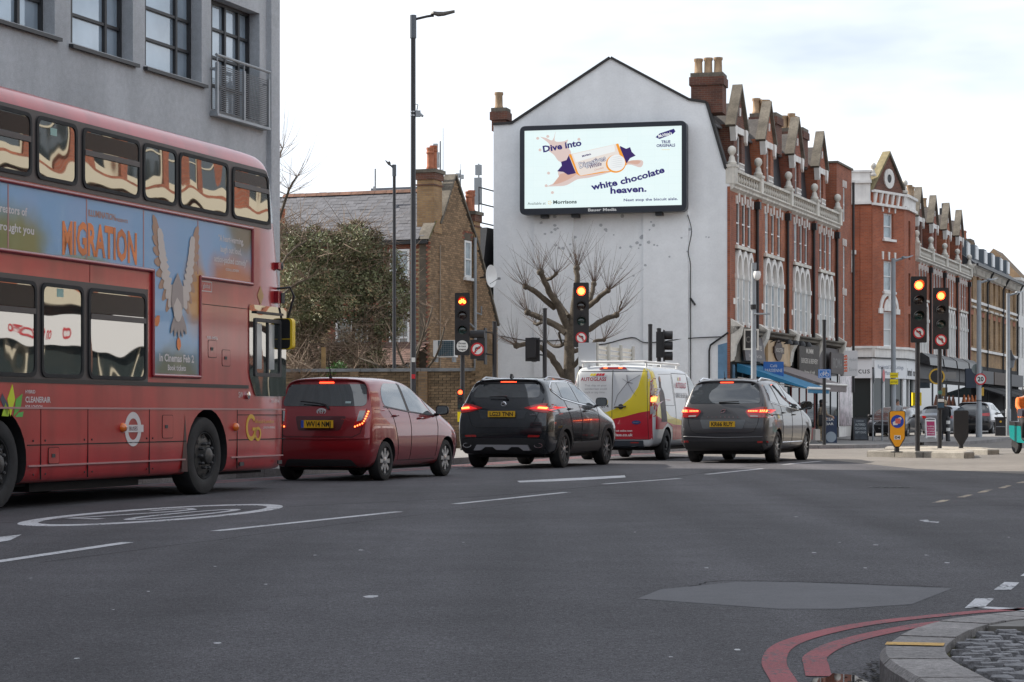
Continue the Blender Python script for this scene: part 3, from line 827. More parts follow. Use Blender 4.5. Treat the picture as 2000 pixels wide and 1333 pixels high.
def suv():
 c=crossover('crossover_car','black crossover car between the red hatchback and the panel van',(-0.18,39.8,0),19.5,blackpaint,1.876,1.69,4.57,{'rear':[0.16,0.05,0.0,0.05,0.14,0.36,0.40,0.44]})
 c.patch('rear_window',rpoly([(-0.66,1.31),(0.66,1.31),(0.60,1.565),(-0.60,1.565)],[0.08,0.08,0.05,0.05]),'r',glass_car)
 c.patch('brake_light',rrect(-0.155,0.155,1.600,1.622,0.008),'r',tail_lit,off=0.016)
 c.patch('roof_spoiler',rpoly([(-0.62,1.575),(0.62,1.575),(0.56,1.645),(-0.56,1.645)],0.03),'r',black,off=0.006)
 c.seam('tailgate_seam',[(-0.74,1.30),(-0.72,1.10),(-0.60,0.80),(-0.5,0.755),(0.5,0.755),(0.60,0.80),(0.72,1.10),(0.74,1.30)],'r',seamm,0.006)
 for sg in(1,-1):
  l_=c.patch('tail_light',rpoly([(sg*a,b_)for a,b_ in[(0.40,1.12),(0.62,1.055),(0.80,1.03),(0.925,1.05),(0.93,1.17),(0.78,1.205),(0.62,1.18)]],0.03),'r',tail_red,off=0.014)
  c.patch('lamp_core',rpoly([(sg*a,b_)for a,b_ in[(0.66,1.105),(0.83,1.09),(0.84,1.125),(0.68,1.14)]],0.015),'r',tail_core,off=0.022,parent=l_,rim=0)
  c.patch('lamp_glow',rpoly([(sg*a,b_)for a,b_ in[(0.50,1.105),(0.64,1.085),(0.88,1.065),(0.9,1.14),(0.7,1.165)]],0.02),'r',mat('tail_glow',(0.4,0.01,0.01),0.3,emit=(1,0.03,0.03),estr=0.5),off=0.018,parent=l_,rim=0)
  c.patch('reflector',rpoly([(sg*a,b_)for a,b_ in[(0.50,0.585),(0.72,0.585),(0.74,0.62),(0.52,0.625)]],0.015),'r',mat('reflector',(0.35,0.012,0.012),0.2,coat=1),off=0.014)
  h,n=c.hit(sg*0.70,0.43,'r');e=MB()
  ring_prism(e,[(h.y+0.085*cos(2*pi*i/16),0.43+0.047*sin(2*pi*i/16))for i in range(16)],[(h.y+0.07*cos(2*pi*i/16),0.43+0.034*sin(2*pi*i/16))for i in range(16)],h.x-0.02,h.x+0.08,ax='x');e.build('exhaust',chrome,c.root)
 c.patch('lower_bumper',rpoly([(-0.84,0.28),(0.84,0.28),(0.80,0.545),(0.55,0.56),(-0.55,0.56),(-0.80,0.545)],0.04),'r',plastic,off=0.010)
 d=MB();h,n=c.hit(0,0.4,'r')
 prof=rpoly([(-0.56,0.335),(-0.50,0.44),(0.50,0.44),(0.56,0.335),(0.42,0.335),(0.33,0.40),(0.18,0.40),(0.11,0.345),(-0.11,0.345),(-0.18,0.40),(-0.33,0.40),(-0.42,0.335)],0.012,2)
 d.prism([(p[0],p[1])for p in prof],h.x-0.03,h.x+0.06,'x');d.build('skid_plate',steel,c.root)
 c.plate('LG23 TNN',-0.265,0.265,0.955,1.065,plate_y,-0.055)
 c.patch('plate_recess',rpoly([(-0.42,0.92),(0.42,0.92),(0.48,1.08),(-0.48,1.08)],0.04),'r',mat('black_recess',(0.02,0.024,0.03),0.3,coat=0.5),off=0.003)
 h,n=c.hit(0,1.19,'r');b=MB();b.lathe([(0.055,-0.02),(0.055,0.012),(0.045,0.018),(0,0.016)],8,Matrix.Translation(h)@Matrix.Rotation(-pi/2,4,'Y'));bd=b.build('badge',chrome,c.root)
 text('MG',0,1.17,0.04,ink,bd,'-x',h.x-0.02,w=0.07,bold=0.03)
 text('LUXE',0.60,0.99,0.025,chrome,c.root,'-x',-0.02,w=0.1,bold=0.02).hide_render=False
 w=MB();h,n=c.hit(0.0,1.30,'r');w.tube([h+V((-0.03,-0.06,-0.02)),h+V((-0.04,-0.04,0.03)),h+V((-0.04,0.02,0.04)),h+V((-0.03,0.30,0.03))],[0.022,0.024,0.014,0.009],6);w.build('wiper',black,c.root)
 f=MB();h,n=c.hit(0.55,0.0,'t');f.prism([(h.x-0.09,h.z-0.02),(h.x+0.09,h.z-0.01),(h.x-0.02,h.z+0.065),(h.x-0.06,h.z+0.07)],-0.018,0.018,'y');f.build('aerial',black,c.root)
 for sd in(-1,1):
  c.patch('side_window',rpoly([(0.56,1.46),(0.95,1.325),(0.90,1.58),(0.72,1.585)],[0.08,0.02,0.02,0.06]),'s',glass_sky,side=sd)
  c.patch('side_window',rpoly([(0.99,1.32),(1.86,1.235),(1.62,1.615),(0.97,1.60)],[0.02,0.02,0.03,0.03]),'s',glass_sky,side=sd)
  c.patch('side_window',rpoly([(1.95,1.23),(3.02,1.175),(2.42,1.54),(1.72,1.615)],[0.02,0.04,0.12,0.03]),'s',glass_sky,side=sd)
  c.seam('window_trim',[(0.74,1.61),(0.54,1.52),(0.54,1.44),(0.95,1.295),(1.9,1.205),(3.08,1.145)],'s',chrome,0.014,sd)
  c.seam('window_trim',[(0.74,1.61),(1.66,1.645),(2.46,1.57),(3.1,1.16)],'s',chrome,0.012,sd)
  c.seam('door_seam',[(1.90,1.22),(1.94,0.9),(1.90,0.48)],'s',seamm,0.006,sd)
  c.seam('door_seam',[(3.02,1.15),(3.05,0.9),(2.98,0.50)],'s',seamm,0.006,sd)
  c.seam('door_seam',[(1.02,1.32),(1.22,1.0),(1.42,0.52)],'s',seamm,0.006,sd)
  for x,z in((1.28,1.11),(2.2,1.07)):
   h,n=c.hit(x,z,'s',sd);q=MB();q.tube([h+V((-0.09,0,0)),h+V((-0.07,sd*0.03,0)),h+V((0.07,sd*0.03,0)),h+V((0.09,0,0))],0.015,6);q.build('door_handle',blackpaint,c.root,smooth=50)
  c.patch('sill_cladding',rpoly([(1.36,0.30),(3.22,0.30),(3.16,0.50),(1.44,0.47)],0.02),'s',plastic_l,side=sd,off=0.012)
  for xw in(0.93,3.65):
   o_=circ(xw,0.345,0.47,18,R(-8),R(188));i_=circ(xw,0.345,0.392,18,R(-8),R(188))
   c.patch('wheel_arch_cladding',o_+i_[::-1],'s',plastic,side=sd,off=0.012,rim=0.02)
   c.wheel(xw,sd,0.345,0.22,0.245,5,'twin')
  c.mirror(2.95,1.25,sd,blackpaint,(0.13,0.24,0.17))
  h0,_=c.hit(0.75,0.62*sd,'t');h1,_=c.hit(2.3,0.60*sd,'t')
  q=MB();q.tube([h0+V((-0.15,0,-0.01)),h0+V((0.05,0,0.045)),h0 .lerp(h1,0.5)+V((0,0,0.06)),h1+V((-0.05,0,0.04)),h1+V((0.15,0,-0.03))],0.018,6);q.build('roof_rail',steel,c.root,smooth=50)
 c.box('underside',-0.7,0.7,0.35,4.2,0.2,0.3,blackm)
suv()
# grey people carrier
def mpv():
 c=crossover('people_carrier','dark grey people carrier at the front of the queue, open door mirror',(4.32,44.09,0),19.5,greypaint,1.904,1.74,4.85,{'rear':[0.14,0.04,0.0,0.07,0.15,0.36,0.40,0.44]},wheel_r=0.335,wb=2.92,ro=0.98)
 c.root['label']='dark grey people carrier waiting ahead of the panel van'
 c.patch('rear_window',rpoly([(-0.75,1.225),(0.75,1.225),(0.66,1.635),(-0.66,1.635)],[0.06,0.06,0.05,0.05]),'r',glass_car)
 c.patch('brake_light',rrect(-0.14,0.14,1.652,1.672,0.008),'r',tail_lit,off=0.014)
 c.seam('tailgate_seam',[(-0.80,1.22),(-0.72,0.80),(-0.66,0.66),(-0.55,0.625),(0.55,0.625),(0.66,0.66),(0.72,0.80),(0.80,1.22)],'r',seamm,0.006)
 for sg in(1,-1):
  l_=c.patch('tail_light',rpoly([(sg*a,b_)for a,b_ in[(0.46,1.06),(0.55,0.94),(0.93,0.935),(0.95,1.15),(0.80,1.155),(0.5,1.10)]],0.03),'r',tail_red,off=0.014)
  for q in range(6):c.patch('led',rrect(sg*(0.535+q*0.033)-0.0125,sg*(0.535+q*0.033)+0.0125,1.055,1.078,0.004,1),'r',tail_core,off=0.022,parent=l_,rim=0)
  for q in range(4):c.patch('led',[(sg*(0.755+q*0.033),1.045),(sg*(0.775+q*0.033),1.045),(sg*(0.785+q*0.033),1.09),(sg*(0.765+q*0.033),1.09)],'r',tail_core,off=0.022,parent=l_,rim=0)
  c.patch('lamp_glow',rpoly([(sg*a,b_)for a,b_ in[(0.51,1.035),(0.92,1.03),(0.92,1.105),(0.52,1.09)]],0.02),'r',MATS['tail_glow'],off=0.018,parent=l_,rim=0)
  c.patch('lamp_glass',rpoly([(sg*a,b_)for a,b_ in[(0.57,0.95),(0.74,0.95),(0.72,0.975),(0.56,0.98)]],0.008),'r',tail_clear,off=0.02,parent=l_,rim=0)
  c.patch('reflector',rpoly([(sg*a,b_)for a,b_ in[(0.72,0.425),(0.90,0.425),(0.90,0.465),(0.72,0.46)]],0.012),'r',MATS['reflector'],off=0.016)
 c.patch('lower_bumper',rpoly([(-0.86,0.26),(0.86,0.26),(0.90,0.47),(0.6,0.45),(-0.6,0.45),(-0.90,0.47)],0.03),'r',plastic,off=0.010)
 c.seam('bumper_crease',[(-0.9,0.545),(0,0.52),(0.9,0.545)],'r',greypaint,0.014)
 c.patch('plate_recess',rpoly([(-0.42,0.71),(0.42,0.71),(0.48,0.895),(-0.48,0.895)],0.03),'r',mat('grey_recess',(0.10,0.11,0.12),0.35,0.4,coat=0.5),off=0.003)
 c.plate('KR66 RUY',-0.265,0.265,0.745,0.862,plate_y,-0.05)
 h,n=c.hit(0,1.07,'r');b=MB()
 for poly in([(-0.06,1.065),(0.0,1.115),(0.06,1.105),(0.05,1.09),(0.0,1.097),(-0.035,1.065)],[(-0.05,1.035),(0.02,1.035),(0.06,1.075),(0.03,1.085),(0.0,1.052),(-0.06,1.05)]):
  b.prism([(-p[0],p[1])for p in poly],h.x-0.015,h.x+0.03,'x')
 b.build('badge',chrome,c.root)
 h2,n=c.hit(0,0.95,'r')
 for i,ch in enumerate('ALHAMBRA'):text(ch,-0.31+i*0.0886,0.935,0.026,chrome,c.root,'-x',h2 .x-0.006,bold=0.02)
 w=MB();h,n=c.hit(0.0,1.24,'r');w.tube([h+V((-0.02,0.1,0.01)),h+V((-0.03,0.0,0.015)),h+V((-0.03,-0.32,0.03))],[0.016,0.014,0.009],6);w.build('wiper',black,c.root)
 a=MB();h,n=c.hit(0.50,0.08,'t');a.tube([h+V((0,0,-0.01)),h+V((0,0,0.03))],0.022,8);a.tube([h+V((0,0,0.02)),h+V((-0.05,0,0.16))],[0.008,0.005],6);a.build('aerial',black,c.root)
 for sd in(-1,1):
  c.patch('side_window',rpoly([(0.55,1.27),(1.26,1.215),(0.98,1.61),(0.60,1.60)],[0.05,0.02,0.04,0.06]),'s',glass_sky,side=sd)
  c.patch('side_window',rpoly([(1.34,1.21),(2.25,1.165),(1.96,1.635),(1.10,1.625)],[0.02,0.02,0.03,0.03]),'s',glass_sky,side=sd)
  c.patch('side_window',rpoly([(2.33,1.16),(3.32,1.12),(2.72,1.56),(2.05,1.635)],[0.02,0.04,0.12,0.03]),'s',glass_sky,side=sd)
  c.patch('door_pillar',[(2.26,1.165),(2.32,1.16),(2.04,1.64),(1.97,1.64)],'s',black,side=sd,off=0.003)
  c.patch('door_pillar',[(1.27,1.215),(1.33,1.21),(1.09,1.63),(0.99,1.62)],'s',black,side=sd,off=0.003)
  c.seam('window_trim',[(0.53,1.25),(1.3,1.19),(3.38,1.095)],'s',chrome,0.012,sd)
  c.seam('door_seam',[(2.29,1.16),(2.33,0.9),(2.29,0.36)],'s',seamm,0.006,sd)
  c.seam('door_seam',[(3.3,1.12),(3.34,0.9),(3.3,0.40)],'s',seamm,0.006,sd)
  c.seam('door_seam',[(1.34,1.2),(1.38,0.9),(1.45,0.40)],'s',seamm,0.006,sd)
  c.seam('door_rail',[(0.25,1.0),(1.35,0.99)],'s',seamm,0.010,sd)
  for x,z in((1.5,1.04),(2.5,1.0)):
   h,n=c.hit(x,z,'s',sd);q=MB();q.tube([h+V((-0.09,0,0)),h+V((-0.07,sd*0.03,0)),h+V((0.07,sd*0.03,0)),h+V((0.09,0,0))],0.015,6);q.build('door_handle',greypaint,c.root,smooth=50)
  c.seam('sill_trim',[(1.42,0.42),(3.40,0.42)],'s',chrome,0.010,sd)
  for xw in(0.98,3.9):c.wheel(xw,sd,0.335,0.22,0.235,5,'twin')
  c.mirror(3.22,1.2,sd,black,(0.13,0.25,0.18))
  h0,_=c.hit(0.7,0.62*sd,'t');h1,_=c.hit(2.6,0.60*sd,'t')
  q=MB();q.tube([h0+V((-0.2,0,-0.01)),h0+V((0.05,0,0.05)),h0 .lerp(h1,0.5)+V((0,0,0.07)),h1+V((-0.05,0,0.045)),h1+V((0.15,0,-0.03))],0.02,6);q.build('roof_rail',chrome,c.root,smooth=50)
 c.box('underside',-0.7,0.7,0.35,4.4,0.18,0.3,blackm)
mpv()
# panel van
def van():
 X=[0,0.16,0.6,1.4,2.4,3.3,3.75,4.15,4.5,4.8,4.97]
 zr=[1.99,2.045,2.06,2.06,2.06,2.03,1.80,1.45,1.22,1.08,0.95]
 rows=[]
 for i,x in enumerate(X):
  t=zr[i];e=0.93 if i==0 else 0.985 if i==1 else 0.82 if i==10 else 0.94 if i==9 else 1
  Wd=0.985*e;belt=min(1.2,t-0.12);roofy=t>1.6
  rows.append([(Wd*0.88,0.30),(Wd*0.97,0.38),(Wd,0.70),(Wd,min(1.0,t-0.2)),(Wd*0.985,belt),(Wd*0.90 if roofy else Wd*0.93,t-0.20 if roofy else t-0.06),(Wd*0.85 if roofy else Wd*0.88,t-0.055 if roofy else t-0.03),(Wd*0.74,t)])
 c=Car('panel_van','white panel van in yellow and red livery with a roof rack','van',(2.17,46.75,0),19.5,vanwhite,(X,rows,COLS,[0.10,0.05,0.03,0.03,0.035,0.075,0.10,0.14],[4.85,4.93,4.97,4.95,4.92,4.88,4.84,4.8],0.03,0.12,[0.03]*11),(1.0,3.93),0.34,1.97,LG)
 sw=[(-0.80,0.98),(-0.4,1.0),(-0.1,1.06),(0.2,1.18),(0.42,1.36),(0.58,1.60),(0.655,1.85),(0.68,2.0)]
 c.patch('livery_panel',sw+[(0.80,2.0),(0.87,1.8),(0.90,1.3),(0.90,1.09),(0.6,1.04),(0.3,0.96),(0.0,0.90),(-0.3,0.865),(-0.82,0.86)],'r',vanyel,off=0.004)
 c.patch('livery_panel',[(-0.85,0.86),(-0.3,0.865),(0.0,0.90),(0.3,0.96),(0.6,1.04),(0.90,1.09),(0.90,0.46),(-0.85,0.46)],'r',vanred,off=0.004)
 c.patch('rear_bumper',rpoly([(-0.85,0.30),(0.70,0.30),(0.70,0.44),(-0.85,0.44)],0.02),'r',mat('bumper_blue_grey',(0.035,0.045,0.06),0.5),off=0.03)
 c.patch('reflector',rrect(0.42,0.60,0.385,0.41,0.006),'r',MATS['reflector'],off=0.04)
 c.seam('door_seam',[(0.0,0.47),(0.0,1.97)],'r',seamm,0.008)
 c.seam('door_seam',[(-0.8,0.46),(-0.8,1.94),(0.77,1.94),(0.82,0.46),(-0.8,0.46)],'r',seamm,0.007)
 bl=c.patch('brake_light',rpoly([(-0.32,1.985),(0.32,1.985),(0.26,2.02),(-0.26,2.02)],0.008),'r',tail_red,off=0.02)
 for q in(-0.20,-0.17,-0.14,0.14,0.17,0.20):c.patch('led',circ(q,2.0,0.010,8),'r',tail_core,off=0.03,parent=bl,rim=0)
 c.patch('handle_recess',circ(0.20,1.17,0.06,12),'r',plastic_l,off=0.006)
 q=MB();h,n=c.hit(0.2,1.16,'r');q.tube([h+V((-0.03,0.14,0)),h+V((-0.045,0.12,0)),h+V((-0.045,-0.10,0.01)),h+V((-0.03,-0.12,0.01))],0.018,6);q.build('door_handle',black,c.root)
 d0=c.hit(-0.4,1.5,'r')[0].x-0.004
 crimson=mat('livery_crimson_print',(0.42,0.01,0.05),0.4);gry=mat('livery_grey_print',(0.22,0.22,0.25),0.5)
 text('AUTOGLASS',-0.42,1.735,0.075,crimson,c.root,'-x',d0-0.03,w=0.58,bold=0.025,name='lettering')
 for(a,b_,m)in((-0.52,-0.47,vanyel),(-0.46,-0.40,vanyel),(-0.385,-0.33,vanred),(-0.32,-0.27,vanred),(-0.26,-0.2,vanred)):
  c.patch('logo_bar',[(a,1.845),(b_,1.845),(b_+0.03,1.895),(a+0.03,1.895)],'r',m,off=0.008,rim=0)
 for i,tx in enumerate(('That chip on your','windscreen could','crack at any time...')):text(tx,-0.12,1.615-i*0.075,0.045,gry,c.root,'-x',d0-0.026,align='r',bold=0.0,w=[0.50,0.5,0.52][i])
 text('674',-0.16,1.15,0.07,ink,c.root,'-x',d0-0.02,w=0.17,bold=0.01)
 text('Book online now:',0.47,0.63,0.04,print_white,c.root,'-x',-0.022,align='r',w=0.42,bold=0.03)
 text('autoglass.co.uk',0.48,0.53,0.062,print_white,c.root,'-x',-0.022,align='r',w=0.62,bold=0.02)
 ck=MB();cx,cz=0.34,1.70;hx=lambda r_,z_:c.hit(r_,z_,'r')[0]+V((-0.004,0,0))
 for pts,r_ in([[(cx,cz),(0.12,1.42),(0.05,1.19)],0.006],[[(cx,cz),(0.62,1.86)],0.005],[[(cx,cz),(cx-0.02,1.86)],0.008],[[(cx,cz),(0.46,1.50),(0.54,1.40)],0.004],[[(cx,cz),(0.46,1.68)],0.009],[[(cx,cz),(0.22,1.78)],0.004]):
  ck.tube([hx(*p)for p in pts],[r_*(1-0.5*i/len(pts))for i in range(len(pts))],4)
 ck.build('printed_crack',mat('print_dark',(0.09,0.08,0.09),0.5),c.root)
 h,n=c.hit(0.55,0.83,'r');b=MB();b.add([(h.x-0.014,h.y+0.10*cos(2*pi*i/20),0.83+0.042*sin(2*pi*i/20))for i in range(20)]+[(h.x+0.02,h.y+0.10*cos(2*pi*i/20),0.83+0.042*sin(2*pi*i/20))for i in range(20)],[tuple(range(20))]+[(i,(i+1)%20,20+(i+1)%20,20+i)for i in range(20)])
 bd=b.build('badge',mat('badge_blue',(0.02,0.05,0.2),0.3,coat=1),c.root);text('Ford',0.55,0.815,0.035,chrome,bd,'-x',h.x-0.018,w=0.13,shear=0.2)
 for sg in(1,-1):
  l_=c.patch('tail_light',rpoly([(sg*a,b_)for a,b_ in[(0.84,0.90),(0.955,0.97),(0.955,1.30),(0.925,1.72),(0.87,1.80),(0.84,1.4)]],0.02),'r',tail_red,off=0.012)
  c.patch('lamp_glass',rpoly([(sg*a,b_)for a,b_ in[(0.855,1.42),(0.93,1.42),(0.91,1.70),(0.87,1.74)]],0.01),'r',tail_clear,off=0.018,parent=l_,rim=0)
  c.patch('lamp_glass',rpoly([(sg*a,b_)for a,b_ in[(0.855,1.0),(0.94,1.04),(0.94,1.20),(0.855,1.17)]],0.01),'r',tail_clear,off=0.018,parent=l_,rim=0)
  c.patch('lamp_core',rpoly([(sg*a,b_)for a,b_ in[(0.86,1.27),(0.93,1.28),(0.93,1.39),(0.86,1.37)]],0.015),'r',tail_core,off=0.02,parent=l_,rim=0)
 for sd in(-1,1):
  c.patch('livery_panel',[(0.14,0.98),(0.14,2.0),(0.32,1.93),(0.42,1.5),(0.62,1.20),(1.2,0.97),(2.2,0.86),(3.0,0.84),(3.0,0.74),(1.5,0.78),(0.75,0.86)],'s',vanyel,side=sd,off=0.004)
  c.patch('livery_panel',[(0.14,0.98),(0.75,0.86),(1.5,0.78),(3.0,0.74),(3.0,0.46),(1.52,0.44),(1.4,0.72),(1.0,0.82),(0.6,0.68),(0.14,0.68)],'s',vanred,side=sd,off=0.004)
  c.patch('printed_figure',smooth_line([(0.50,0.84),(0.46,1.2),(0.48,1.5),(0.56,1.62),(0.58,1.78),(0.66,1.84),(0.72,1.76),(0.70,1.60),(0.85,1.45),(0.88,1.1),(0.95,0.84)],3),'s',mat('print_figure',(0.07,0.055,0.06),0.5,noise=(5,0.6,3)),side=sd,off=0.007,rim=0)
  c.patch('print_face',circ(0.655,1.77,0.06,10),'s',mat('print_skin',(0.42,0.22,0.14),0.5),side=sd,off=0.010,rim=0)
  c.patch('side_window',rpoly([(3.05,1.30),(4.05,1.24),(3.6,1.82),(3.05,1.86)],[0.05,0.05,0.1,0.04]),'s',glass_sky,side=sd)
  c.seam('door_seam',[(3.0,0.5),(3.0,1.92)],'s',seamm,0.007,sd)
  c.seam('door_seam',[(1.7,0.5),(1.7,1.92),(3.0,1.92)],'s',seamm,0.006,sd)
  c.seam('door_seam',[(0.6,1.88),(1.62,1.9),(1.62,1.2),(0.85,1.2)],'s',seamm,0.004,sd)
  d1,n=c.hit(2.3,1.7,'s',sd)
  if sd<0:
   t_=text('AUTOGLASS',2.3,1.60,0.12,crimson,c.root,'-y',d1 .y-0.03,w=0.9,bold=0.025)
   text('0800 36 36 36',2.3,1.38,0.11,gry,c.root,'-y',d1 .y-0.05,w=1.0,bold=0.01)
   for(a,b_,m)in((2.15,2.22,vanyel),(2.24,2.31,vanred),(2.33,2.40,vanred)):c.patch('logo_bar',[(a,1.76),(b_,1.76),(b_+0.04,1.84),(a+0.04,1.84)],'s',m,side=sd,off=0.008,rim=0)
  for xw in(1.0,3.93):c.wheel(xw,sd,0.34,0.21,0.20,5,'steel',plastic)
  c.patch('mud_flap',[(0.52,0.14),(0.66,0.14),(0.66,0.40),(0.52,0.40)],'s',rubber,side=sd,off=-0.02)
  c.mirror(3.75,1.35,sd,black,(0.13,0.24,0.3))
 r=MB()
 for y in(-0.72,0.72):
  r.tube([(0.12,y,2.14),(2.9,y,2.14)],0.028,8)
  for x in(0.2,1.4,2.7):r.tube([(x,y,2.03),(x,y,2.14)],0.02,6)
 r.build('roof_rack',white,c.root)
 for x in(0.14,1.0,1.9,2.8):
  b=MB();b.tube([(x,-0.74,2.15),(x,0.74,2.15)],0.022,8);b.build('rack_bar',white,c.root)
 cream=mat('cream_alloy',(0.66,0.64,0.58),0.5,noise=(3,0.12,4))
 for i in range(4):b=MB();z=2.14+i*0.105;b.add([(0.35,0.52,z),(3.3,0.52,z),(3.3,0.50,z+0.065),(0.35,0.50,z+0.065),(0.35,0.56,z),(3.3,0.56,z),(3.3,0.54,z+0.065),(0.35,0.54,z+0.065)],[(0,1,2,3),(7,6,5,4),(0,4,5,1),(3,2,6,7),(0,3,7,4),(1,5,6,2)]);b.build('rack_board',cream,c.root)
 for x in(0.36,1.25,2.2,3.2):b=MB();b.box(x,x+0.1,0.44,0.49,2.05,2.58);b.build('rack_stake',mat('stake_grey',(0.42,0.41,0.38),0.6),c.root)
 b=MB();b.box(0.30,0.34,0.46,0.86,2.06,2.58);b.build('rack_end_panel',vanwhite,c.root)
 c.box('underside',-0.75,0.75,0.4,4.5,0.22,0.34,blackm)
van()
# red double-decker bus
busred=mat('bus_red',(0.42,0.032,0.034),0.28,coat=0.55,coatr=0.08,noise=((0.7,0.16,4),(6,0.05,4)),streak=(2.2,0.35),bump=(0.55,0.12))
busroof=mat('bus_roof_red',(0.34,0.055,0.065),0.32,coat=0.6,coatr=0.12,noise=(0.6,0.1,4))
busrail=mat('bus_rail_red',(0.24,0.012,0.025),0.22,coat=0.8)
bussur=mat('bus_window_surround',(0.052,0.047,0.049),0.4)
busglass=mat('bus_glass',(0.022,0.027,0.028),0.015,spec=1.0,ior=2.3,bump=(1.5,0.30,0.3))
busopen=mat('bus_dark_hopper',(0.006,0.006,0.008),0.25,spec=0.2)
gold=mat('gold_print',(0.62,0.36,0.03),0.4)
silver=mat('trim_pink',(0.40,0.20,0.20),0.35)
orange_l=mat('orange_marker',(0.75,0.17,0.02),0.2,coat=1)
def ad_mat(name,base,blobs):
 m=mat(name,base,0.35,coat=0.3)
 n=m.node_tree.nodes;l=m.node_tree.links.new
 co=n.new('ShaderNodeTexCoord');prev=None
 for(cx,cz),(rx,rz),col in blobs:
  mp_=n.new('ShaderNodeMapping');mp_.vector_type='POINT'
  mp_.inputs['Location'].default_value=(-cx/rx,0,-cz/rz);mp_.inputs['Scale'].default_value=(1/rx,0.0001,1/rz)
  l(co.outputs['Object'],mp_.inputs['Vector'])
  nz_=n.new('ShaderNodeTexNoise');nz_.inputs['Scale'].default_value=3;l(co.outputs['Object'],nz_.inputs['Vector'])
  ln=n.new('ShaderNodeVectorMath');ln.operation='LENGTH';l(mp_.outputs[0],ln.inputs[0])
  ad=n.new('ShaderNodeMath');ad.operation='MULTIPLY_ADD';ad.inputs[1].default_value=0.5;l(nz_.outputs['Fac'],ad.inputs[0]);l(ln.outputs['Value'],ad.inputs[2])
  r=n.new('ShaderNodeMapRange');r.interpolation_type='SMOOTHSTEP';r.inputs[1].default_value=1.35;r.inputs[2].default_value=0.6;l(ad.outputs[0],r.inputs[0])
  x=n.new('ShaderNodeMix');x.data_type='RGBA';l(r.outputs[0],x.inputs[0])
  if prev:l(prev,x.inputs[6])
  else:x.inputs[6].default_value=(*base,1)
  x.inputs[7].default_value=(*col,1);prev=x.outputs[2]
 l(prev,n['Principled BSDF'].inputs['Base Color'])
 return m
